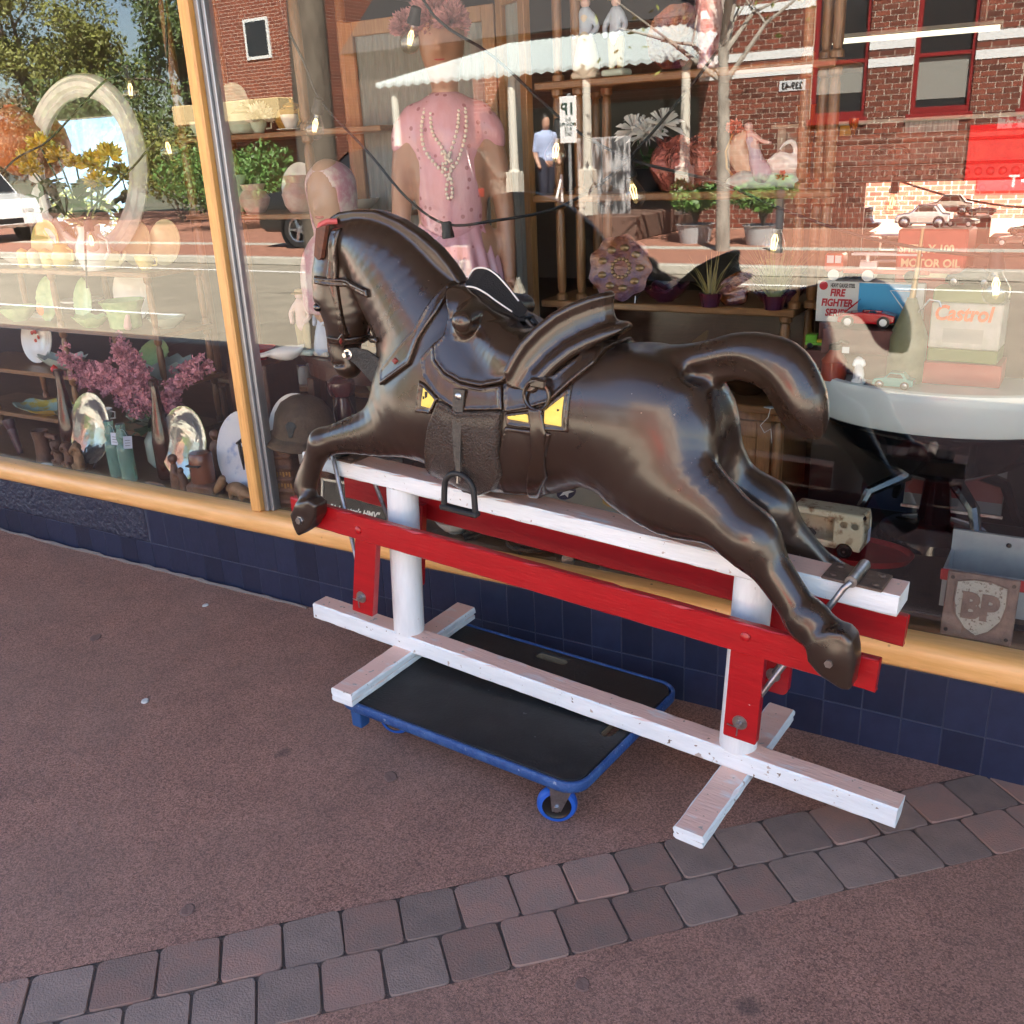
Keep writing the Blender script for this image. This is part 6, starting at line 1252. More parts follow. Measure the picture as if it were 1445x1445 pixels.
MB().box((-.56, .0, -.525), (.60, .05, -.002), .003).build('lower_frame', BLACK, om)  # black instead of carved brown: interior darkness put into the colour
csb = thing('cream_shelf', 'long cream shelf above the carved mirror with cards and packets on it', 'shelf', (-.62, 1.42, 1.585)); MB().box((-.52, 0, 0), (.95, .25, .014), .002).build('board', mat('cream_paint', (.66, .62, .48), .5), csb); MB().box((-.50, .02, -1.25), (-.47, .23, 0)).build('bracket', mat('cream_paint', (.66, .62, .48), .5), csb); MB().box((.88, .02, -1.25), (.91, .23, 0)).build('bracket', mat('cream_paint', (.66, .62, .48), .5), csb)
STRP = mat('striped_paper', (.58, .55, .46), .7, col2=(.40, .36, .30), scale=9, stretch=(14, 1, .1), thr=(.45, .55))
for x0, w_, h_, m_, nm, lab in ((-.05, .17, .12, STRP, 'paper_bag', 'pale striped paper packet hanging under the cream shelf'), (.24, .12, .09, mat('red_white_card', (.55, .08, .08), .6, col2=(.65, .6, .55), scale=12, thr=(.48, .52)), 'greeting_card', 'red and white card hanging under the cream shelf'), (-.27, .05, .055, mat('orange_card', (.70, .30, .02), .6), 'orange_card', 'small orange card hanging under the cream shelf')):
    o = MB().box((0, 0, -h_), (w_, .004, 0), .001); one(o, nm, m_, lab, 'card', (-.62+x0, 1.415, 1.585), smooth=False)
# black-topped tub table with toys
tt_ = thing('oval_table', 'white oval tub-shaped table top on a black stand under the toys', 'table', (-.36, .76, DF))
mb = MB(); mb.lathe([(.40, .43), (.405, .44), (.412, .47), (.415, .535), (.412, .548), (.40, .552), (.385, .546), (.38, .540), (0, .540)], 60, sx=1.0, sy=.86); mb.build('top', mat('grey_white_enamel', (.55, .60, .57), .25, coat=.4), tt_, True)
mb = MB(); mb.lathe([(.30, .33), (.37, .40), (.40, .418), (.404, .429), (.39, .4295), (0, .4295)], 50, sy=.86); mb.lathe([(.02, .2), (.12, .22), (.23, .28), (.30, .34), (0, .34)], 40, sy=.86); mb.build('black_bowl', BLACKGLOSS, tt_, True)
mb = MB(); mb.lathe([(.17, 0), (.16, .03), (.05, .06), (.04, .20), (.06, .23)], 24); mb.build('pedestal', BLACKGLOSS, tt_, True)
for k in range(4):
    a = .6+k*1.571; MB().tube([(.10*math.cos(a), .09*math.sin(a), .22), (.22*math.cos(a), .2*math.sin(a), .17), (.27*math.cos(a), .24*math.sin(a), .06), (.33*math.cos(a), .3*math.sin(a), .012)], [.022, .018, .014, .012], 8).build('leg', BLACKGLOSS, tt_, True)
TZ = .872
def bx(name, label, cat, a, b, m, grp=None, rz=0, bev=.002):
    c = ((a[0]+b[0])/2, (a[1]+b[1])/2, a[2]); o = MB().box((a[0]-c[0], a[1]-c[1], 0), (b[0]-c[0], b[1]-c[1], b[2]-a[2]), bev).build(name, m, None, False, c, (0, 0, rz)); return tag(o, label, cat, grp)
BRB = mat('red_brown_book', (.13, .045, .035), .5, col2=(.09, .03, .025), scale=16)
b1 = bx('book', 'plain red-brown book block lying at the left end of the white table', 'book', (-.765, .62, TZ), (-.60, .84, .940), BRB)
b2 = bx('box_file', 'pale brown box behind the red oil can', 'box', (-.60, .70, TZ), (-.46, .88, .945), mat('pinkish_board', (.28, .17, .14), .7))
for i, (a, b, lab) in enumerate((((-.735, .66, .941), (-.612, .85, 1.018), 'brown gilt-lettered book, left one under the fire truck box'), ((-.608, .66, .946), (-.455, .86, 1.016), 'brown gilt-lettered book, right one under the fire truck box'))):
    o = bx('book', lab, 'book', a, b, BRB, 'brown books under the fire truck box')
    for k in range(3): MB().box((-.03+k*.02, -.0955-.005*i, .02), (-.022+k*.02, -.094-.005*i, .052)).build('gilt_lines', GOLD, o)
# FIRE FIGHTER box
fb = thing('toy_box', 'red, white and blue Fire Fighter Series toy box on the brown books', 'box', (-.625, .70, 1.019), math.radians(-3)); CARDW = mat('grey_white_card', (.56, .55, .50), .6); CARDB = mat('sky_blue_print', (.05, .30, .52), .5)
MB().box((-.125, -.03, 0), (.185, .05, .122), .001).build('box', CARDW, fb); MB().box((.0, -.0312, .003), (.150, -.0303, .119)).build('blue_print', CARDB, fb)
RPR = mat('red_print_ink', (.42, .02, .03), .5); BPR = mat('dark_print_ink', (.03, .02, .02), .5)
text('lettering', 'FIRE\nFIGHTER\nSERIES', .030, RPR, fb, (-.063, -.0305, .078), (math.pi/2, 0, 0), bold=.0012, shear=.12, align='CENTER', xs=.80); text('lettering', 'HEAVY GAUGE STEEL', .017, BPR, fb, (-.085, -.0305, .104), (math.pi/2, 0, 0), bold=.0004, xs=.45)
MB().lathe([(0, 0), (.013, 0), (.013, .0008), (0, .0008)], 20).build('badge', RPR, fb, False, (-.106, -.0302, .108), (math.pi/2, 0, 0))
MB().tube([(.145, -.032, .10), (.09, -.032, .10), (.13, -.032, .05)], .002, 5).build('ladder_print', WHITECH, fb)
def toycar(label, loc, L, m, rz=0, kind='sports', grp=None, bonnet=False):
    t = thing('toy_car', label, 'toy car', loc, rz, grp); s = L; W_ = .40*s
    if kind == 'sports': pr = [(-.5, .10), (-.5, .22), (-.30, .27), (-.1, .27), (.10, .28), (.42, .24), (.5, .17), (.5, .09), (.36, .07), (-.36, .07)]
    else: pr = [(-.5, .10), (-.5, .26), (-.36, .28), (-.24, .42), (.08, .43), (.22, .29), (.45, .25), (.5, .17), (.5, .09), (.36, .07), (-.36, .07)]
    f = Field((-.54*s, -.24*s, .03*s), (.54*s, .24*s, .5*s), .012*s); d2 = poly2d([(x*s, z*s) for x, z in pr], f.X[:, 0, :].astype(float), f.Z[0].astype(float))[:, None, :]
    f.add(smax(d2, np.abs(f.Y)-W_/2+.05*np.maximum(f.Z-.2*s, 0)*3, .03*s))
    if kind == 'sports': f.cut(f.rbox((-.08*s, 0, .30*s), (.17*s, W_*.38, .08*s), .03*s), .01*s)
    f.build('body', m, t)
    if kind == 'sports': link('windscreen', mesh('windscreen', [(.10*s, -W_*.4, .28*s), (.10*s, W_*.4, .28*s), (.02*s, W_*.36, .38*s), (.02*s, -W_*.36, .38*s)], [(0, 1, 2, 3)]), CHROME, t); MB().box((-.14*s, -.12*s, .18*s), (-.02*s, .12*s, .27*s), .02*s).build('seat', BLACK, t)
    else:
        for sg in (-1, 1): link('side_window', mesh('side_window', [(x*s, sg*(W_*.475), z*s) for x, z in ((-.27, .30), (-.19, .40), (.06, .41), (.15, .30))], [(0, 1, 2, 3)]), BLACKGLOSS, t)
    if bonnet: MB().box((-.30*s, -W_*.45, -.012*s), (0, W_*.45, .012*s), .004*s).build('open_bonnet', m, t, False, (.38*s, 0, .27*s), (0, math.radians(42), 0))
    for x in (-.31, .31):
        for sg in (-1, 1):
            mb = MB(); mb.lathe([(0, 0), (.105*s, 0), (.11*s, .01*s), (.11*s, .06*s), (.07*s, .065*s), (0, .06*s)], 18, M=rotm(-math.pi/2*sg, loc=(x*s, sg*(W_/2-.04*s), .11*s))); w_ = mb.build('wheel', BLACK, t, True); mb = MB(); mb.lathe([(0, .068*s), (.065*s, .066*s), (.07*s, .062*s)], 14, M=rotm(-math.pi/2*sg, loc=(x*s, sg*(W_/2-.04*s), .11*s))); mb.build('hub', WHITECH if kind == 'sports' else CHROME, w_, True)
    return t
RCAR = mat('toy_red_enamel', (.42, .008, .014), .15, coat=.8)
toycar('red open toy sports car with its bonnet raised in front of the fire truck box', (-.588, .622, 1.0195), .16, RCAR, math.radians(184), 'sports', None, True)
# hook the car onto a ledge: the front of the brown books
o = bx('book', 'flat dark red book under the red open toy sports car', 'book', (-.70, .56, .946), (-.50, .655, 1.019), BRB)
o2 = bx('book', 'dark book under the flat dark red book', 'book', (-.70, .57, TZ), (-.655, .615, .945), MAHOG); bpy.data.objects.remove(o2)
o2 = bx('book', 'upright dark red book behind the red oil can', 'book', (-.59, .57, TZ), (-.50, .66, .945), BRB)
# tow truck on the box
tw = thing('toy_truck', 'long red and white toy fire truck with a ladder on top of the toy box', 'toy truck', (-.585, .70, 1.142), math.radians(-2))
TRD = mat('toy_truck_red', (.55, .09, .05), .3, coat=.5); MB().box((-.15, -.028, .026), (-.095, .028, .080), .006).build('cab', TRD, tw)
for a, b in (((-.142, -.0295, .052), (-.122, -.0285, .074)), ((-.118, -.0295, .052), (-.100, -.0285, .074))): MB().box(a, b).build('cab_window', WHITECH, tw)
MB().box((-.095, -.025, .022), (.15, .025, .036), .002).build('chassis', TRD, tw); MB().box((-.05, -.012, .036), (.0, .012, .055), .003).build('turntable', WHITECH, tw)
mb = MB()
for y in (-.012, .012): mb.box((-.075, y-.002, .074), (.165, y+.002, .080))
for k in range(11): mb.box((-.07+k*.022, -.012, .075), (-.066+k*.022, .012, .079))
o = mb.build('ladder', WHITECH, tw); MB().box((.13, -.014, .08), (.15, .014, .105), .002).build('rescue_cage', WHITECH, tw)
MB().tube([(-.03, 0, .05), (-.03, 0, .077)], .006, 8).build('ladder_post', WHITECH, tw)
for x in (-.12, -.02, .10):
    for sg in (-1, 1): mb = MB(); mb.lathe([(0, 0), (.017, 0), (.017, .008), (.008, .009), (0, .009)], 16, M=rotm(-math.pi/2*sg, loc=(x, sg*.022, .017))); mb.build('wheel', WHITECH if x < 0 else BLACK, tw, True)
o = bx('book', 'dark green box lid between the fire truck box and the fire truck', 'box', (-.72, .66, 1.1415-.0), (-.45, .75, 1.1418+.0), mat('dark_green_board', (.015, .04, .035), .5)); bpy.data.objects.remove(o)
# motor oil can
sc2 = thing('oil_can', 'square red motor oil can with yellow lettering and a toy car on top', 'can', (-.435, .74, TZ), math.radians(-4)); OILR = mat('oil_can_red', (.42, .045, .03), .35, col2=(.34, .035, .025), scale=14)
MB().box((-.095, -.06, .0), (.095, .06, .42), .006).build('can', OILR, sc2); YPR = mat('cream_print', (.70, .58, .35), .5)
text('lettering', 'SHELL X-100', .031, YPR, sc2, (-.088, -.0605, .355), (math.pi/2, 0, 0), bold=.0010, xs=.88); text('lettering', 'MOTOR OIL', .031, YPR, sc2, (-.080, -.0605, .315), (math.pi/2, 0, 0), bold=.0010, xs=.95); MB().box((-.07, -.0606, .285), (.07, -.0601, .297)).build('yellow_band', YPR, sc2)
toycar('silver toy sports car with a dark hood on top of the red oil can', (-.475, .73, TZ+.421), .15, mat('toy_silver', (.52, .54, .55), .2, .5, coat=.6), math.radians(178), 'saloon'); toycar('small dark toy car behind the silver one on the red oil can', (-.372, .745, TZ+.421), .085, mat('toy_dark_green', (.03, .035, .03), .2, coat=.6), math.radians(160), 'sports')
cc = thing('oil_can', 'square grey-white Castrol oil can with orange lettering on a red book', 'can', (-.315, .645, .935), math.radians(-3)); CGREY = mat('scuffed_grey_white_tin', (.50, .47, .42), .45, col2=(.34, .33, .26), scale=16, thr=(.4, .75)); CGRN = mat('olive_green_tin', (.16, .19, .06), .45)
MB().box((-.092, -.055, .038), (.092, .055, .165), .003).build('can', CGREY, cc); MB().box((-.092, -.055, .0), (.092, .055, .037), .003).build('green_base', CGRN, cc); MB().box((-.092, -.055, .166), (.092, .055, .205), .004).build('green_top', CGRN, cc)
text('lettering', 'Castrol', .058, mat('orange_print', (.72, .14, .03), .5), cc, (-.084, -.0556, .118), (math.pi/2, 0, 0), bold=.0018, shear=.18, xs=.86); MB().box((-.055, -.0558, .055), (.05, -.0552, .095)).build('drawn_panel', mat('dull_panel_print', (.38, .36, .31), .5), cc)
bx('book', 'red book with gold lettering under the grey-white oil can', 'book', (-.43, .575, TZ), (-.21, .715, .9345), mat('red_cloth_book', (.38, .05, .04), .6))
toycar('black toy car on top of the grey-white oil can', (-.32, .645, 1.1405), .13, mat('toy_black', (.012, .012, .012), .12, coat=.8), math.radians(172), 'saloon'); toycar('dark toy car at the right end, on the box behind the grey-white oil can', (-.235, .79, 1.236), .10, mat('toy_black', (.012, .012, .012), .12), math.radians(178), 'sports'); bx('box', 'plain dark carton behind the grey-white oil can', 'box', (-.33, .72, TZ), (-.16, .85, 1.2355), mat('dark_carton', (.10, .06, .045), .7))
fn = thing('oil_pourer', 'olive green oil pourer can with a long thin spout between the toy boxes', 'can', (-.462, .585, TZ), 0); mb = MB(); mb.lathe([(.05, 0), (.052, .006), (.052, .13), (.045, .15), (.03, .19), (.016, .23), (.013, .24)], 26); mb.build('body', mat('olive_drab_tin', (.18, .18, .09), .5, col2=(.12, .12, .06), scale=14), fn, True); MB().tube([(0, 0, .238), (.006, 0, .32), (.010, 0, .43)], [.009, .007, .004], 10).build('spout', mat('brass_spout', (.36, .26, .14), .4, .7), fn, True); MB().tube([(.02, -.01, .2), (.05, -.02, .24), (.075, -.02, .235), (.08, -.02, .22)], .003, 6).build('wire_handle', CHROME, fn, True)
rc = thing('oil_can', 'small round red oil can with a black spout cap on the white table', 'can', (-.655, .545, TZ), 0); RTIN = mat('worn_orange_red_tin', (.33, .050, .022), .4, col2=(.25, .035, .02), scale=20); mb = MB(); mb.lathe([(.034, 0), (.036, .004), (.036, .052), (.038, .056), (.034, .062), (.018, .084), (.016, .09), (0, .09)], 28); mb.build('body', RTIN, rc, True); mb = MB(); mb.lathe([(.017, .0895), (.018, .092), (.017, .104), (.006, .108), (0, .108)], 18); mb.build('cap', BLACK, rc, True); MB().tube([(.0, 0, .106), (.015, 0, .114), (.035, 0, .110)], .003, 6).build('spout', CHROME, rc, True); MB().box((.026, -.03, .086), (.046, -.028, .104)).build('price_tag', WHITECH, rc)
dg = thing('china_dog', 'little white china dog beside the red oil can on the white table', 'figurine', (-.575, .50, TZ), -1.2)
blob('dog', [[(.018, 0, .014, .012), (.014, 0, .032, .014), (-.002, 0, .048, .012), (-.008, 0, .056, .009)], [(-.012, 0, .066, .013)], [(-.02, 0, .062, .008)], [(-.004, .011, .068, .005), (.0, .014, .058, .005)], [(-.004, -.011, .068, .005), (.0, -.014, .058, .005)], [(-.008, .007, .04, .006), (-.012, .008, .005, .0055)], [(-.008, -.007, .04, .006), (-.012, -.008, .005, .0055)], [(.012, .012, .012, .009), (-.004, .014, .005, .006)], [(.012, -.012, .012, .009), (-.004, -.014, .005, .006)], [(.03, 0, .015, .004), (.036, 0, .028, .004)]], mat('white_glazed_china', (.76, .75, .72), .2, coat=.5), dg, .0025, .005)
gt = thing('toy_truck', 'green and yellow toy truck on the red-brown book block', 'toy truck', (-.715, .66, .9405), math.radians(4)); TGR = mat('toy_green', (.13, .38, .03), .25, coat=.5); MB().box((-.055, -.018, .018), (-.02, .018, .042), .003).build('cab', TGR, gt); MB().box((-.055, -.018, .010), (.065, .018, .019), .001).build('bed', TGR, gt); MB().box((-.02, -.0185, .0195), (.015, .0185, .027), .001).build('load', mat('toy_yellow', (.65, .45, .02), .4), gt); MB().box((.035, -.012, .0195), (.055, .012, .032), .002).build('winch', BLACK, gt)
for x in (-.04, .01, .04):
    for sg in (-1, 1): mb = MB(); mb.lathe([(0, 0), (.009, 0), (.009, .005), (0, .006)], 12, M=rotm(-math.pi/2*sg, loc=(x, sg*.014, .009))); mb.build('wheel', BLACK, gt, True)
tc_ = toycar('pale teal toy car beside the red book on the white table', (-.475, .49, TZ), .11, mat('toy_teal', (.06, .28, .24), .25, coat=.6), math.radians(178), 'saloon')
# under and in front of the table
gp2 = thing('framed_panel', 'grey and dark red panel in a pale frame under the black table', 'sign', (-.33, .90, DF), 0, None, (math.radians(-14), 0, 0)); MB().box((-.15, 0, .05), (.15, .01, .34), .002).build('grey_panel', mat('dull_grey_panel', (.12, .12, .115), .6), gp2); MB().box((-.148, -.003, .09), (.148, -.0005, .16)).build('red_stripe', mat('dark_red_stripe', (.12, .01, .01), .5), gp2); MB().box((-.155, -.006, .04), (.155, .012, .05), .001).build('lower_frame', CHROME, gp2)
wb = thing('plank_box', 'dark timber crate beneath the black table', 'crate', (.12, .80, DF)); MB().box((-.14, -.1, .0), (.14, .12, .36), .004).build('crate', BLACK, wb)
bf = bx('toolbox', 'low dark blue metal box on the carpet behind the red tray', 'box', (-.62, .95, .3348), (-.28, 1.15, .415), mat('dark_blue_metal', (.012, .022, .05), .35))
ch = thing('wire_coil', 'coil of dull wire on the carpet behind the toy van', 'wire', (-.33, .72, .3348)); mb = MB()
for k in range(4): mb.tube([(.05*math.cos(a)+.01*k, .04*math.sin(a), .008+.006*k) for a in np.linspace(0, 6.28, 19)[:-1]], .0025, 5, closed=True)
mb.build('wire', CHROME, ch, True)
rt = thing('red_tray', 'round red tin tray on the carpet under the toy van', 'tray', (-.545, .515, .3348)); mb = MB(); mb.lathe([(0, 0), (.16, 0), (.168, .012), (.172, .022), (.168, .022), (.158, .008), (0, .005)], 48, sx=1.0, sy=.62); mb.build('tray', mat('worn_red_tin', (.33, .014, .018), .4, col2=(.24, .012, .014), scale=10), rt, True)
vn = thing('toy_van', 'rusty cream toy van with porthole windows standing on the red tray', 'toy van', (-.615, .50, .341), math.radians(-4)); RUSTC = mat('rusty_cream_enamel', (.60, .50, .34), .5, col2=(.22, .10, .04), scale=26, thr=(.52, .66), bump=.2)
f = Field((-.14, -.06, .01), (.125, .06, .16), .0035); f.add(np.maximum(f.rbox((-.005, 0, .085), (.112, .045, .060), .010), (f.X-.112)+.25*np.maximum(.085-f.Z, 0)+.22*np.maximum(f.Z-.085, 0)))
f.cut(f.rbox((-.005, 0, .085), (.106, .040, .053), .006)); f.cut(f.rbox((-.04, -.05, .088), (.055, .02, .036), .002))
for x in (.045, .078): f.cut(np.sqrt((f.X-x)**2+(f.Z-.108)**2)-.0105+0*f.Y)
f.cut(f.rbox((.11, 0, .108), (.02, .034, .024), .004)); f.cut(np.sqrt((f.X-.052)**2+(f.Z-.022)**2)-.026+0*f.Y); f.cut(np.sqrt((f.X+.085)**2+(f.Z-.022)**2)-.026+0*f.Y); f.build('body', RUSTC, vn)
for x in (-.085, .052):
    for sg in (-1, 1):
        M_ = rotm(-math.pi/2*sg, loc=(x, sg*.028, .022)); mb = MB(); mb.lathe([(.010, 0), (.021, 0), (.022, .003), (.022, .014), (.014, .015)], 22, M=M_); w_ = mb.build('wheel', BLACK, vn, True); mb = MB(); mb.lathe([(0, .012), (.013, .012), (.0145, .0155), (.012, .013), (.004, .013), (.004, .017), (0, .017)], 16, M=M_); mb.build('hub', CHROME, w_, True)
MB().box((.113, -.022, .055), (.1145, .004, .10), .0005).build('price_tag', TAG, vn); MB().tube([(.114, -.01, .098), (.114, -.012, .13)], .0008, 4).build('tag_string', WHITECH, vn)
zt = thing('feed_trough', 'galvanised trough with a red painted edge behind the rusty plate at the right', 'trough', (-.10, .26, .3348)); GALZ = mat('dull_zinc', (.34, .39, .42), .45, .5, col2=(.26, .30, .33), scale=8)
mb = MB(); mb.prism([(-.16, .02), (.26, .02), (.26, .13), (-.16, .13)], -.05, -.044); mb.box((-.16, -.044, .02), (.26, .10, .03)); mb.box((-.16, .09, .03), (.26, .10, .19)); mb.box((-.16, -.044, .03), (-.152, .09, .13)); mb.build('tub', GALZ, zt); MB().box((-.165, -.058, .098), (.265, -.0505, .130), .003).build('red_edge', mat('red_edge_paint', (.36, .02, .025), .4), zt); MB().box((-.12, -.04, 0), (.22, .09, .019)).build('feet', IRON, zt)
MB().lathe([(0, 0), (.007, 0), (.005, .003), (0, .004)], 10, M=rotm(math.pi/2, loc=(-.02, .0895, .165))).build('rivet', BLACK, zt)
bp = thing('enamel_plate', 'rusty square iron plate with BP in a shield leaning at the lower right', 'sign', (-.155, .088, DF), math.radians(0), None, (math.radians(-9), 0, 0)); RPL = mat('rust_plate', (.22, .145, .115), .75, col2=(.13, .09, .075), scale=26, bump=.4, bscale=120)
MB().box((-.083, 0, 0), (.083, .012, .172), .003).build('plate', RPL, bp)
sh = [(-.058, .148), (-.02, .158), (.02, .158), (.058, .148), (.060, .10), (.052, .06), (.028, .028), (0, .012), (-.028, .028), (-.052, .06), (-.060, .10)]
PITW = mat('pitted_white_enamel', (.36, .34, .29), .7, col2=(.15, .115, .09), scale=120, thr=(.56, .62), bump=.4, bscale=200); MB().prism(sh, -.0025, .001).build('shield', PITW, bp)
o = MB().tube([(x, -.0028, z) for x, z in sh], .0022, 5, closed=True).build('shield_edge', RPL, bp, True); text('lettering', 'BP', .088, RPL, bp, (0, -.0032, .060), (math.pi/2, 0, 0), bold=.005, align='CENTER', ext=.003, xs=.9)
for x in (-.07, .07):
    for z in (.016, .156): MB().lathe([(0, 0), (.005, 0), (.005, .0015), (0, .0015)], 10, M=rotm(math.pi/2, loc=(x, -.0005, z))).build('nail_hole', BLACK, bp)
# ---------------------------------------------------------------- string of bulbs
CABLE = mat('black_cable', (.012, .012, .012), .5)
fest = thing('festoon_lights', 'black festoon cable with clear filament bulbs looping inside the window', 'string lights', (0, .15, 0))
def cable(P): MB().tube([tuple(q) for q in crom([(x, dy, z) for x, z, dy in P], 5)], .0042, 8).build('cable', CABLE, fest, True)
cable([(-2.33, 2.45, 0), (-2.313, 2.02, 0), (-2.24, 1.835, 0), (-2.185, 1.719, 0), (-2.02, 1.567, 0), (-1.884, 1.429, 0), (-1.745, 1.352, 0), (-1.567, 1.362, 0), (-1.376, 1.392, .01), (-1.23, 1.46, .02), (-1.114, 1.55, .02), (-.924, 1.735, .0), (-.78, 1.93, 0), (-.70, 2.3, 0)])
cable([(-1.90, 2.4, .03), (-1.80, 1.975, .03), (-1.564, 1.80, .03), (-1.346, 1.62, .03), (-1.22, 1.545, .04), (-1.10, 1.50, .04), (-.90, 1.45, .04), (-.728, 1.38, .04), (-.5, 1.31, .03), (-.229, 1.275, .02), (.1, 1.31, 0)])
cable([(-4.3, 1.40, .05), (-3.915, 1.598, .05), (-3.658, 1.667, .05), (-3.40, 1.79, .05), (-3.26, 1.855, .05), (-3.114, 1.90, .05), (-2.95, 2.1, .05), (-2.9, 2.5, .05)])
cable([(-3.60, 1.10, .06), (-3.515, 1.37, .06), (-3.30, 1.50, .06), (-3.12, 1.60, .06), (-2.995, 1.70, .06), (-2.90, 2.0, .06), (-2.87, 2.5, .06)])
SOCK = mat('black_socket', (.016, .015, .015), .55)
def bulb(x, z, dy=0, ang=0.0, sock=True, glass=True):
    s_ = MB(); s_.lathe([(.010, .0), (.016, -.004), (.0165, -.028), (.019, -.034), (.019, -.048), (.015, -.050), (0, -.05)], 16)
    o = s_.build('socket', SOCK, fest, True, (x, dy, z), (0, ang, 0))
    if glass:
        b_ = MB(); b_.lathe([(.0125, -.048), (.014, -.056), (.022, -.072), (.0295, -.088), (.0305, -.100), (.026, -.116), (.013, -.127), (0, -.129)], 22); g_ = b_.build('bulb', BULBGL, o, True)
        m_ = MB()
        for k in range(4): a = k*1.57+.4; m_.tube([(.003*math.cos(a), .003*math.sin(a), -.065), (.008*math.cos(a), .008*math.sin(a), -.078), (.005*math.cos(a), .005*math.sin(a), -.105)], .0014, 5)
        m_.build('filament', FILAMENT, o, True)
for x, z, dy, a, gl_ in ((-1.82, 1.955, .03, .35, 1), (-2.195, 1.735, 0, .35, 1), (-1.36, 1.63, .03, .2, 1), (-1.165, 1.515, .04, -.25, 1), (-.225, 1.29, .02, -.1, 1), (-.755, 1.95, 0, -.5, 1), (-3.515, 1.375, .06, 0, 1), (-3.114, 1.905, .05, .1, 1), (-3.0, 1.70, .06, -.2, 1), (-1.745, 1.360, 0, -.1, 0), (-.74, 1.385, .04, .1, 1)): bulb(x, z, dy, a, True, bool(gl_))
# ================================================================ THE STREET BEHIND THE CAMERA (seen mirrored in the window)
ROADM = mat('grey_road', (.31, .27, .21), .9, col2=(.24, .21, .165), scale=3, bump=.3, bscale=90)
road = link('road', mesh('road', [(-90, -10.3, -.12), (40, -10.3, -.12), (40, -3.8, -.12), (-90, -3.8, -.12)], [(0, 1, 2, 3)]), ROADM); tag(road, kind='structure')
PINKP = mat('pink_brick_paving', (.36, .165, .11), .85, col2=(.28, .13, .09), scale=4)
CONC = mat('pale_concrete', (.46, .43, .37), .85, col2=(.38, .35, .30), scale=6)
MB().box((-30, -3.95, -.12), (12, -3.752, .002), .01).build('kerb', CONC, pavement)
far = link('far_pavement', mesh('far_pavement', [(-90, -24, 0), (40, -24, 0), (40, -10.45, 0), (-90, -10.45, 0)], [(0, 1, 2, 3)]), PINKP); tag(far, kind='structure')
MB().box((-90, -10.5, -.12), (40, -10.3, .004), .01).build('kerb', CONC, far)
MB().box((-90, -12.75, .0), (40, -12.35, .004)).build('paving_band', CONC, far)
LINEW = mat('road_paint', (.75, .74, .70), .6)
mb = MB()
for i in range(0): mb.quad((-60+i*3.6, -7.1, -.116), (-58+i*3.6, -7.1, -.116), (-58+i*3.6, -7.0, -.116), (-60+i*3.6, -7.0, -.116))
MB().box((-90, -9.52, -.116), (40, -9.42, -.113)).build('edge_line', LINEW, road)
MB().box((-60, -5.6, -.116), (-9.5, -5.52, -.113)).build('edge_line', LINEW, road)
grd = link('ground', mesh('ground', [(-300, -300, -.25), (300, -300, -.25), (300, 300, -.25), (-300, 300, -.25)], [(0, 1, 2, 3)]), mat('far_ground', (.16, .14, .11), .9, col2=(.09, .11, .05), scale=.1)); tag(grd, kind='structure')
def brickmat(name, c1, c2, mort, sc=1.0):
    m = mat(name, c1, .85); n = m.node_tree.nodes; l = m.node_tree.links; b = n['Principled BSDF']
    tc = n.new('ShaderNodeTexCoord'); mp = n.new('ShaderNodeMapping'); l.new(tc.outputs['Object'], mp.inputs[0]); mp.inputs['Rotation'].default_value = (math.pi/2, 0, 0)
    br = n.new('ShaderNodeTexBrick'); br.inputs['Color1'].default_value = (*c1, 1); br.inputs['Color2'].default_value = (*c2, 1); br.inputs['Mortar'].default_value = (*mort, 1)
    br.inputs['Scale'].default_value = sc; br.inputs['Brick Width'].default_value = .24; br.inputs['Row Height'].default_value = .086; br.inputs['Mortar Size'].default_value = .006; l.new(mp.outputs[0], br.inputs[0]); l.new(br.outputs[0], b.inputs['Base Color'])
    return m
BRK = brickmat('red_brickwork', (.23, .062, .034), (.15, .040, .024), (.42, .32, .26))
BR1 = mat('red_brick', (.165, .042, .023), .8, col2=(.12, .030, .018), scale=6, island=.45)
MORT = mat('pale_mortar', (.40, .33, .27), .9)
WBAND = mat('white_render', (.62, .64, .64), .7)
REDW = mat('red_window_paint', (.20, .012, .013), .4)
WGL = mat('dark_window_glass', (.02, .022, .025), .06, spec=.8)
BLIND = mat('grey_blind', (.22, .22, .20), .8)
# -- red brick building opposite, with tall sash windows
YF = -16.0
hall = thing('brick_building', 'red brick building with white bands and tall red sash windows across the street', 'building', (0, YF, 0))
WX = [(-4.86, -3.93), (-3.21, -2.28), (-1.56, -.63), (.09, 1.02), (1.74, 2.67)]
ZW0, ZW1 = 1.84, 3.95
mb = MB()
xs = [-6.9]+[v for w_ in WX for v in w_]+[4.2]
for i in range(0, len(xs), 2): mb.box((xs[i], -.4, ZW0), (xs[i+1], 0, ZW1))
mb.box((-6.9, -.4, 0), (4.2, 0, ZW0)); mb.box((-6.9, -.4, ZW1), (4.2, 0, 7.2)); mb.box((-6.9, -9, 0), (4.2, -.45, 7.2)); mb.build('wall', MORT, hall)
mb = MB(); r = random.Random(3)
z = .02; row = 0
while z < 5.2:
    x = -6.9-(row % 2)*.12
    while x < -.2:
        a, b = max(x+.004, -6.9), x+.234
        ok = True
        if z+.078 > ZW0-.02 and z < ZW1+.02:
            for (p, q) in WX:
                if b > p and a < q:
                    if a < p-.03: b = p-.003
                    elif b > q+.03: a = q+.003
                    else: ok = False
        if ok and b-a > .03: mb.box((a, -.01, z+.004), (b-.006, .006+r.uniform(0, .003), z+.074))
        x += .242
    z += .086; row += 1
o = mb.build('brick', BR1, hall); o['kind'] = 'stuff'
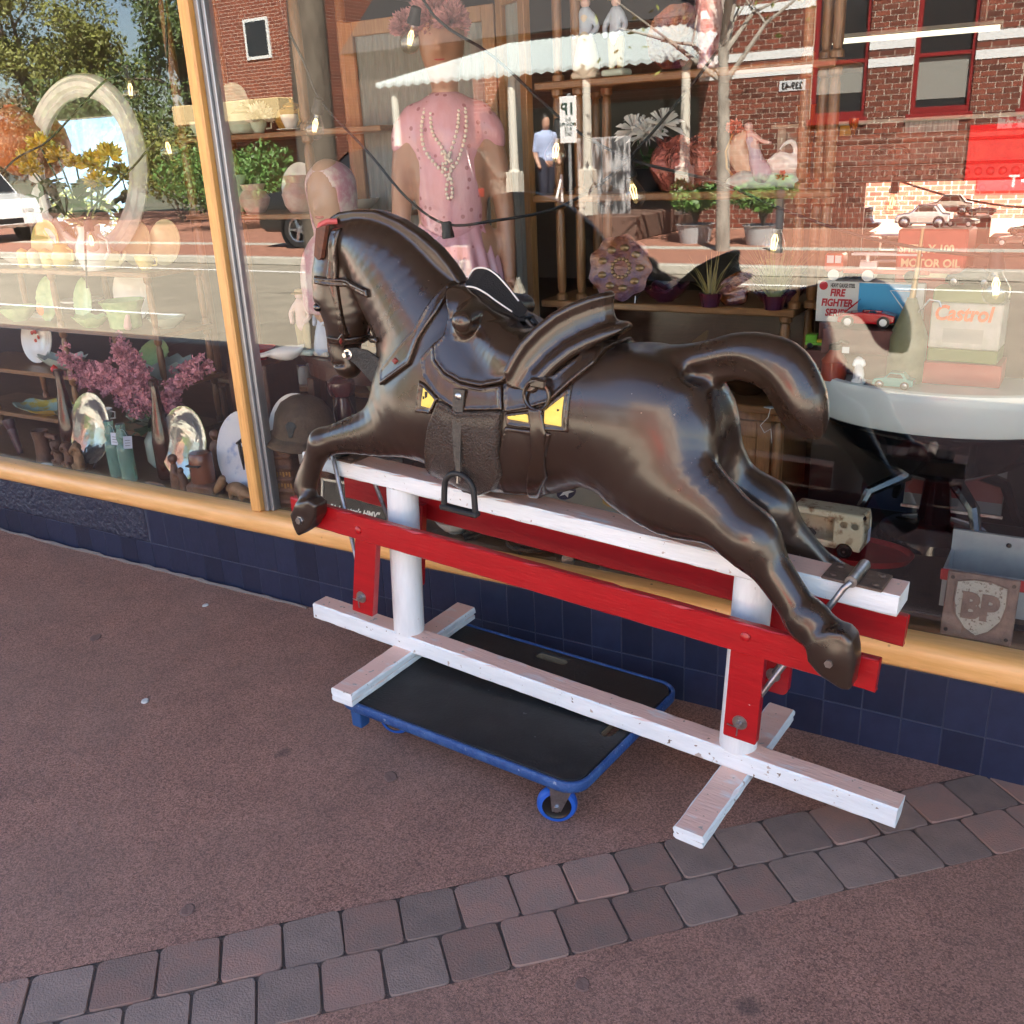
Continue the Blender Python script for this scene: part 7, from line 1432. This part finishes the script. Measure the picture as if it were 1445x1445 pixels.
for (p, q) in [(xs[i], xs[i+1]) for i in range(0, len(xs), 2)]:
    for zz in (2.60, 2.87, 3.62): MB().box((p+.002, -.01, zz), (q-.002, .02, zz+.135)).build('white_band', WBAND, hall)
for wi, (p, q) in enumerate(WX):
    mb = MB()
    for a, b in (((p, -.16, ZW0), (p+.07, -.04, ZW1)), ((q-.07, -.16, ZW0), (q, -.04, ZW1)), ((p+.07, -.16, ZW1-.07), (q-.07, -.04, ZW1)), ((p+.07, -.16, ZW0), (q-.07, -.04, ZW0+.10)), ((p+.07, -.13, 2.70), (q-.07, -.05, 2.76))): mb.box(a, b, .004)
    wf = mb.build('window', REDW, hall); MB().box((p+.07, -.12, ZW0+.10), (q-.07, -.112, ZW1-.07)).build('pane', WGL, wf)
    MB().box((p+.07, -.109, ZW0+.12+(.28 if wi != 1 else .1)), (q-.07, -.104, 2.69)).build('blind', BLIND, wf)
    MB().box((p-.05, -.16, ZW0-.10), (q+.05, .06, ZW0), .01).build('sill', REDW, wf)
mb = MB(); mb.box((-5.42, .0, 2.33), (-4.96, .022, 2.50), .003); sg_ = mb.build('number_plate', mat('grey_plate', (.50, .52, .54), .5), hall)
INKB = mat('black_lettering', (.015, .015, .015), .5)
text('number_text', '239-43', .155, INKB, sg_, (-5.19, .025, 2.36), (math.pi/2, 0, math.pi), bold=.006, align='CENTER', xs=.85)
RSIGN = mat('red_sign', (.62, .012, .014), .4)
mb = MB(); mb.box((-2.24, .0, .50), (.20, .06, 1.62), .005); sg_ = mb.build('red_board', RSIGN, hall)
text('sign_text', 'T', .26, mat('white_lettering', (.8, .8, .8), .5), sg_, (-1.42, .063, .66), (math.pi/2, 0, math.pi), bold=.006)
TAN = mat('faded_lettering', (.30, .29, .26), .6)
text('window_text', 'SECOND\nHAND\nFURNITURE', .15, TAN, hall, (-.72, -.102, 2.45), (math.pi/2, 0, math.pi), bold=.002)
# -- verandah cottage beside it
cot = thing('verandah_shop', 'brick shop with a dark roof and pale corrugated verandah across the street', 'building', (-9.2, -17.2, 0))
MB().box((-3.6, -6, 0), (2.2, -.3, 3.9)).build('wall', BRK, cot)
MB().box((-7.0, -6, 0), (-3.65, -.5, 3.88)).build('added_wing', mat('wing_kept_dark', (.045, .032, .026), .7), cot)  # invented wing, coloured dark so the window reflection stays dark here
mb = MB(); mb.prism([(-.1, 3.88), (-3.2, 6.6), (-6.3, 3.88)], -7.2, 2.5, rotm(0, 0, math.radians(90)) @ Matrix.Scale(-1, 4, (0, 1, 0)) if False else Matrix(((0, 1, 0, 0), (1, 0, 0, 0), (0, 0, 1, 0), (0, 0, 0, 1)))); mb.build('roof', mat('dark_slate_roof', (.035, .032, .032), .8), cot)
MB().box((-3.4, -.295, .45), (2.0, -.25, 2.4)).build('shop_window', WGL, cot)
MB().box((-3.5, -.3, 0), (2.1, 3.6, .42), .02).build('porch_step', mat('porch_boards', (.14, .08, .06), .8), cot)
V = []; n = 120
for i in range(n+1):
    xx = -3.3+6.6*i/n; dz = .022*math.cos(i*math.pi/2)
    V += [(xx*.72-.1, -.3, 3.75+dz), (xx, 3.6, 2.86+dz), (xx, 3.6, 2.80+dz)]
link('verandah_roof', mesh('verandah_roof', V, [(3*i, 3*i+3, 3*i+4, 3*i+1) for i in range(n)]+[(3*i+1, 3*i+4, 3*i+5, 3*i+2) for i in range(n)]), mat('pale_corrugated_iron', (.50, .56, .55), .5, .2), cot)
PALE = mat('cream_post_paint', (.55, .52, .45), .6)
for xx in (-3.0, -.4, 1.1, 2.9): 
    mb = MB(); mb.box((xx-.13, 3.3, .42), (xx+.13, 3.54, 1.2), .01); mb.lathe([(.11, 1.2), (.085, 1.25), (.07, 2.7), (.12, 2.8)], 12, c=(xx, 3.42, 0)); mb.build('porch_post', PALE, cot)
mb = MB()
mb.tube([(.75, 3.75, .42), (.75, 3.75, 1.12), (1.05, 4.5, .80), (1.05, 4.5, .0)], .022, 8)
mb.build('hand_rail', mat('white_rail', (.7, .7, .7), .5), cot)
# -- taller brick building further along
tall = thing('brick_warehouse', 'taller plain red brick building far along the street', 'building', (-20.8, -19.0, 0))
MB().box((-1.6, -9, 0), (1.6, 0, 9.0)).build('wall', BRK, tall)
for xx in (-1.55, 1.25): MB().box((xx, .002, 0), (xx+.3, .12, 9.0), .01).build('pilaster', BRK, tall)
for zx, zz in ((-.2, 4.2), (-.2, 6.4)):
    f_ = MB().box((zx, -.02, zz), (zx+.9, .04, zz+1.0)).build('window', WBAND, tall); MB().box((zx+.08, .041, zz+.08), (zx+.82, .046, zz+.92)).build('pane', WGL, f_)
MB().box((-1.7, .0, 2.6), (2.2, 1.6, 3.1), .02).build('awning', mat('tan_awning', (.55, .42, .22), .7), tall)
# -- trees
BARK = mat('grey_bark', (.17, .14, .11), .9, col2=(.09, .07, .055), scale=9, stretch=(1, 1, .3), bump=.6, bscale=25)
BARKP = mat('pale_bark', (.38, .34, .29), .85, col2=(.22, .19, .16), scale=7, stretch=(1, 1, .4), bump=.4, bscale=25)
LEAFA = mat('olive_leaves', (.150, .160, .035), .6, island=.45); LEAFB = mat('dark_green_leaves', (.075, .110, .030), .6, island=.45); LEAFC = mat('fresh_leaves', (.10, .19, .045), .5, island=.4)
def leafcloud(name, clumps, n, size, m, parent, seed):
    r = np.random.RandomState(seed); V = []; F = []
    tot = sum(c[3]**2 for c in clumps)
    for (x, y, z, R_) in clumps:
        k = int(n*R_*R_/tot)
        d = r.normal(size=(k, 3)); d /= np.linalg.norm(d, axis=1)[:, None]; rad = R_*r.uniform(.35, 1, k)**.6
        c = np.array([x, y, z])+d*rad[:, None]*np.array([1, 1, .8])
        u = r.normal(size=(k, 3)); u /= np.linalg.norm(u, axis=1)[:, None]; v = np.cross(u, r.normal(size=(k, 3))); v /= np.linalg.norm(v, axis=1)[:, None]
        s = size*r.uniform(.6, 1.4, k)[:, None]
        q = np.stack([c-u*s, c+v*s*.45, c+u*s, c-v*s*.45], 1).reshape(-1, 3); V.append(q)
    V = np.vstack(V); F = np.arange(len(V)).reshape(-1, 4)
    return link(name, mesh(name, V, F), m, parent)
def tree(name, label, loc, h, R_, m, bark, seed, nleaf=3500, size=.14, grp=None, trunk_h=.35, lean=.05, r0=None):
    r = random.Random(seed); t = thing(name, label, 'tree', loc, 0, grp); mb = MB(); r0 = r0 or h*.028
    top = Vector((r.uniform(-1, 1)*lean*h, r.uniform(-1, 1)*lean*h, h*.62)); P = [Vector((0, 0, -.1)), Vector((top.x*.2, top.y*.2, h*trunk_h*.5)), Vector((top.x*.4, top.y*.4, h*trunk_h)), top]
    mb.tube(P, [r0*1.15, r0, r0*.85, r0*.35], 10)
    cl = []
    for k in range(9 if nleaf > 300 else 16):
        a = k*2.4+r.random(); s = P[2]+(top-P[2])*r.uniform(0, .9); e = s+Vector((math.cos(a)*R_*r.uniform(.45, .95), math.sin(a)*R_*r.uniform(.45, .95), h*r.uniform(.08, .33)))
        mid = (s+e)/2+Vector((0, 0, h*.03)); mb.tube([s, mid, e], [r0*.42, r0*.28, r0*.1], 7)
        e2 = mid+Vector((r.uniform(-1, 1), r.uniform(-1, 1), r.uniform(.4, 1)))*R_*.4; mb.tube([mid, e2], [r0*.2, r0*.06], 5)
        cl += [(e.x, e.y, e.z, R_*r.uniform(.3, .5)), (e2.x, e2.y, e2.z, R_*r.uniform(.22, .4))]
    cl.append((top.x, top.y, h*.8, R_*.5)); cl.append((top.x*.5, top.y*.5, h*.62, R_*.55))
    mb.build('trunk', bark, t, True)
    if nleaf: leafcloud('crown', cl, nleaf, size, m, t, seed)
    return t
tree('street_tree', 'olive-green tree far down the street, leftmost of the three round crowns', (-38.6, -24.5, 0), 9.4, 2.5, LEAFA, BARK, 11, 9000, .085, 'round trees far down the street')
tree('street_tree', 'olive-green tree far down the street, middle one of the three round crowns', (-33.6, -24, 0), 8.6, 2.3, LEAFA, BARK, 12, 9000, .085, 'round trees far down the street')
tree('street_tree', 'dark green tree far down the street, nearest the tall brick building', (-28.3, -23.5, 0), 8.4, 2.2, LEAFB, BARK, 13, 9000, .08, 'round trees far down the street')
tree('kerb_tree', 'leaning street tree with a thick dark trunk and bare lower limbs by the near kerb', (-6.15, -4.45, 0), 8.0, 1.9, LEAFB, BARK, 15, 0, .1, None, .5, .03, .17)
tree('bare_tree', 'nearly bare street tree with a pale forked trunk before the brick building', (-5.05, -12.2, 0), 6.2, 1.9, LEAFA, BARKP, 21, 260, .06, None, .36, .03, .10)
def shrub(name, label, loc, R_, h, m, seed, n=900, size=.06, grp=None):
    t = thing(name, label, 'shrub', loc, 0, grp); r = random.Random(seed); mb = MB(); cl = []
    for k in range(6):
        a = k*1.05; e = (math.cos(a)*R_*.6, math.sin(a)*R_*.6, h*r.uniform(.5, .85)); mb.tube([(0, 0, 0), (e[0]*.3, e[1]*.3, e[2]*.5), e], [.02, .014, .005], 5); cl.append((*e, R_*.5))
    cl.append((0, 0, h*.55, R_*.6)); mb.build('stems', BARK, t); leafcloud('foliage', cl, n, size, m, t, seed); return t
LEAFD = mat('brown_dry_leaves', (.13, .095, .045), .7, island=.4)
shrub('hedge_shrub', 'tall brown-green hedge shrub at the far left of the street', (-38.5, -21.5, 0), 3.0, 4.6, LEAFD, 31, 7000, .08, 'hedge shrubs down the street')
shrub('hedge_shrub', 'tall brown-green hedge shrub behind the white car', (-33.0, -21, 0), 2.8, 4.2, LEAFD, 35, 7000, .08, 'hedge shrubs down the street')
shrub('hedge_shrub', 'tall dark hedge shrub below the middle round crown', (-28.0, -20, 0), 2.8, 4.0, LEAFB, 36, 7000, .08, 'hedge shrubs down the street')
shrub('hedge_shrub', 'yellow-green hedge shrub between the cars down the street', (-24.0, -18.5, 0), 2.2, 2.8, LEAFA, 32, 6000, .07, 'hedge shrubs down the street')
shrub('hedge_shrub', 'low dense green shrub beside the dark car down the street', (-19.5, -16.2, 0), 1.7, 1.8, LEAFC, 33, 5000, .06, 'hedge shrubs down the street')
pl = mat('grey_planter', (.42, .42, .43), .6)
for (x, y, R_, h, lab, sd) in ((-5.95, -13.4, .42, .95, 'round leafy shrub in a grey planter, the left of the two by the bare tree', 41), (-4.75, -13.2, .50, 1.05, 'round leafy shrub in a grey planter, the right of the two by the bare tree', 42)):
    s_ = shrub('potted_shrub', lab, (x, y, .30), R_, h-.3, LEAFC, sd, 1500, .05, 'potted shrubs by the bare tree')
    MB().lathe([(.24, -.30), (.30, -.02), (.33, .0), (.28, .0), (.27, -.05), (0, -.05)], 18).build('planter', pl, s_, True)
# -- street furniture and people
ps = thing('parking_sign', 'white 1P parking sign on a grey pole across the street', 'sign', (-7.99, -12.9, 0))
MB().tube([(0, 0, 0), (0, 0, 2.40)], .03, 10).build('pole', mat('grey_pole', (.4, .42, .43), .45, .7), ps)
b_ = MB().box((-.155, .032, 1.64), (.155, .040, 2.36), .003).build('sign_plate', mat('white_sign', (.74, .74, .74), .45), ps)
GRN = mat('dark_sign_print', (.02, .05, .04), .5)
text('sign_text', '1P', .26, GRN, b_, (0, .042, 2.08), (math.pi/2, 0, math.pi), bold=.006, align='CENTER')
text('sign_text', '8-5\nMON-FRI\n8-12\nSAT', .075, GRN, b_, (0, .042, 1.98), (math.pi/2, 0, math.pi), bold=.002, align='CENTER')
pb = thing('poster_stand', 'grey black-and-white poster board standing on the far pavement', 'poster', (-8.0, -14.2, 0), 0)
mb = MB(); mb.box((-.52, -.03, .25), (.52, .0, 1.72), .01); mb.box((-.5, -.05, 0), (-.44, .02, .3)); mb.box((.44, -.05, 0), (.5, .02, .3)); mb.build('frame', mat('grey_frame', (.3, .3, .31), .5), pb)
PST = mat('photo_print', (.05, .05, .055), .5, col2=(.45, .45, .46), scale=3.5, stretch=(2.5, 1, .6), thr=(.45, .6))
MB().box((-.49, .001, .28), (.49, .004, 1.69)).build('print', PST, pb)
bo = thing('bollard', 'short dark bollard on the far pavement near the potted shrubs', 'bollard', (-4.15, -12.0, 0))
mb = MB(); mb.lathe([(.07, 0), (.065, .06), (.055, .08), (.055, .78), (.065, .80), (.06, .86), (0, .88)], 14); mb.build('shaft', mat('bollard_grey', (.05, .05, .055), .5), bo, True)
SKIN = mat('skin', (.42, .24, .17), .5)
pe = thing('person', 'person with dark hair in a pale blue top and dark trousers on the far porch', 'person', (-9.05, -14.0, .42), math.radians(35))
blob('body', [[(0, 0, .93, .13, .15), (0, 0, 1.1, .12, .15), (0, 0, 1.3, .12, .18), (0, 0, 1.42, .05, .06), (.01, 0, 1.5, .05)], [(.02, 0, 1.56, .085, .07), (.02, 0, 1.62, .085, .072)], [(0, .16, 1.36, .055), (-.02, .21, 1.1, .045), (.08, .20, .9, .038), (.12, .19, .84, .03)], [(0, -.16, 1.36, .055), (-.02, -.21, 1.1, .045), (.10, -.2, .95, .038), (.15, -.19, .90, .03)],
    [(0, .09, .9, .10), (.06, .09, .5, .07), (.0, .09, .1, .05), (.08, .09, .045, .045), (.15, .09, .035, .035)], [(0, -.09, .9, .10), (-.04, -.09, .5, .07), (-.14, -.09, .12, .05), (-.08, -.09, .05, .045), (-.02, -.09, .035, .035)]], SKIN, pe, .014, .03)
blob('shirt', [[(0, 0, .98, .135, .16), (0, 0, 1.15, .13, .16), (0, 0, 1.32, .13, .19), (0, 0, 1.40, .08, .12)], [(0, .16, 1.37, .065), (-.02, .205, 1.12, .055)], [(0, -.16, 1.37, .065), (-.02, -.205, 1.12, .055)]], mat('pale_blue_shirt', (.35, .42, .62), .8), pe, .014, .03)
blob('trousers', [[(0, .09, .93, .115), (.06, .09, .5, .082), (.0, .09, .12, .062)], [(0, -.09, .93, .115), (-.04, -.09, .5, .082), (-.135, -.09, .14, .062)]], mat('dark_trousers', (.02, .022, .04), .8), pe, .014, .03)
blob('hair', [[(-.01, 0, 1.66, .09, .085), (-.05, 0, 1.6, .075, .085), (-.07, 0, 1.45, .05, .07)]], mat('dark_hair', (.012, .01, .009), .5), pe, .014, .02)
# -- cars
TYRE = mat('tyre_rubber', (.018, .018, .018), .8); ALLOY = mat('alloy_wheel', (.55, .56, .58), .3, 1.0); CGL = mat('car_glass', (.012, .014, .016), .05, spec=.8)
def car(label, loc, rz, paint, prof, glassP, L, W, wheels, R_=.34, ute=False, cat='car'):
    t = thing('parked_car', label, cat, loc, rz, 'cars parked across the street')
    zs = max(p[1] for p in prof); V = []; n = len(prof)
    lv = [(1.0, 0.0), (1.0, 1.0)]
    def yy(z): return W/2*(1-.16*max(0, (z-.95)/(zs-.95+1e-6))**1.2) - (.04 if z < .4 else 0)
    for sg in (-1, 1):
        for (x, z) in prof: V.append((x, sg*yy(z), z))
    for sg in (-1, 1):
        cx, cz = 0, .75
        for (x, z) in prof: V.append((cx+(x-cx)*.97, sg*yy(z)*.9, cz+(z-cz)*1.03))
    F = [(i, n+i, n+(i+1) % n, (i+1) % n) for i in range(n)]
    F = [tuple(range(n)), tuple(range(n, 2*n))[::-1]]+[(i, (i+1) % n, n+(i+1) % n, n+i) for i in range(n)]
    me = mesh('body', V[:2*n], F); import bmesh
    bm = bmesh.new(); bm.from_mesh(me); bmesh.ops.recalc_face_normals(bm, faces=bm.faces)
    bmesh.ops.bevel(bm, geom=[e for e in bm.edges if abs(e.verts[0].co.y-e.verts[1].co.y) < .3], offset=.05, segments=3, affect='EDGES', profile=.6)
    bm.to_mesh(me); bm.free(); me.polygons.foreach_set('use_smooth', np.ones(len(me.polygons), bool)); me.set_sharp_from_angle(angle=math.radians(35))
    link('body', me, paint, t)
    for G in glassP:
        for sg in (-1, 1):
            Vg = [(x, sg*(yy(z)+.008), z) for x, z in G]; link('side_window', mesh('side_window', Vg, [tuple(range(len(G)))]), CGL, t)
    for x0, z0, x1, z1 in wheels['screens']:
        a, b = yy(z0)-.1, yy(z1)-.1; d = .03
        nx, nz = (z1-z0), -(x1-x0); q = math.hypot(nx, nz); nx, nz = nx/q*.062, nz/q*.062
        if nz < 0: nx, nz = -nx, -nz
        link('windscreen', mesh('windscreen', [(x0+nx, -a, z0+nz), (x0+nx, a, z0+nz), (x1+nx, b, z1+nz), (x1+nx, -b, z1+nz)], [(0, 1, 2, 3)]), CGL, t)
    for x in wheels['x']:
        for sg in (-1, 1):
            M_ = rotm(-math.pi/2*sg, loc=(x, sg*(W/2-.20), R_)); mb = MB(); mb.lathe([(R_*.62, 0), (R_*.95, 0), (R_, .03), (R_, .19), (R_*.95, .22), (R_*.66, .22)], 28, M=M_, cap=False); w_ = mb.build('wheel', TYRE, t, True)
            mb = MB(); mb.lathe([(R_*.60, .14), (R_*.66, .222), (R_*.60, .215), (R_*.58, .15)], 28, M=M_, cap=False); mb.lathe([(0, .16), (R_*.16, .16), (R_*.16, .215), (0, .22)], 14, M=M_)
            for k in range(5):
                a = 2*math.pi*k/5; p0 = Vector((R_*.1*math.cos(a), R_*.1*math.sin(a), .205)); p1 = Vector((R_*.60*math.cos(a), R_*.60*math.sin(a), .20)); mb.tube([M_ @ p0, M_ @ p1], [R_*.11, R_*.07], 6)
            mb.build('rim', ALLOY, w_, True)
            MB().lathe([(0, .10), (R_*.62, .10), (R_*.62, .13), (0, .13)], 20, M=M_).build('brake', BLACK, w_)
            mb = MB(); mb.lathe([(R_*1.02, .05), (R_*1.17, .05), (R_*1.17, .232), (R_*1.02, .225)], 28, M=M_, cap=False); mb.build('wheel_arch', BLACK, w_, True)
    for sg in (-1, 1):
        mb = MB(); mb.box((L/2-.16, sg*(W/2-.34)-.17, .66), (L/2+.015, sg*(W/2-.34)+.17, .80), .03); mb.build('headlight', mat('lamp_lens', (.55, .56, .56), .1, coat=1), t)
        mb = MB(); mb.box((-L/2-.015, sg*(W/2-.22)-.12, .75), (-L/2+.1, sg*(W/2-.22)+.12, .98), .03); mb.build('tail_light', mat('red_lens', (.35, .01, .01), .15), t)
    MB().box((L/2-.1, -.45, .42), (L/2+.02, .45, .58), .02).build('grille', BLACK, t)
    return t
suv = [(-2.3, .35), (-2.32, .8), (-2.28, 1.05), (-2.12, 1.62), (-1.9, 1.72), (-.2, 1.74), (.25, 1.66), (1.0, 1.12), (2.1, 1.0), (2.3, .85), (2.33, .4), (2.2, .3), (-2.2, .3)]
suvg = [[(-1.95, 1.10), (-1.82, 1.60), (-1.15, 1.63), (-1.15, 1.10)], [(-1.08, 1.10), (-1.08, 1.63), (-.25, 1.64), (-.25, 1.10)], [(-.18, 1.10), (-.18, 1.64), (.20, 1.56), (.75, 1.14), (.75, 1.10)]]
car('dark grey parked car with five-spoke wheels, mirrored beside the dark tree trunk', (-11.95, -12.95, .0), math.radians(172), mat('dark_grey_paint', (.03, .026, .025), .25, .4, coat=.8), suv, suvg, 4.6, 1.85, {'x': (-1.38, 1.42), 'screens': [(.98, 1.13, .3, 1.62), (-2.27, 1.1, -2.12, 1.56)]})
ute = [(-2.5, .4), (-2.52, .95), (-.75, 1.0), (-.6, 1.05), (-.45, 1.70), (-.25, 1.76), (.7, 1.76), (1.0, 1.66), (1.55, 1.12), (2.4, 1.0), (2.5, .85), (2.52, .42), (2.4, .34), (-2.4, .34)]
car('white parked utility car at the far left across the street', (-25.5, -12.6, -.0), math.radians(8), mat('white_paint_car', (.75, .75, .74), .25, coat=.8), ute, [[(-.3, 1.12), (-.22, 1.64), (.35, 1.66), (.35, 1.12)], [(.42, 1.12), (.42, 1.66), (.9, 1.58), (1.3, 1.14)]], 5.0, 1.85, {'x': (-1.5, 1.55), 'screens': [(1.53, 1.13, 1.05, 1.62)]})
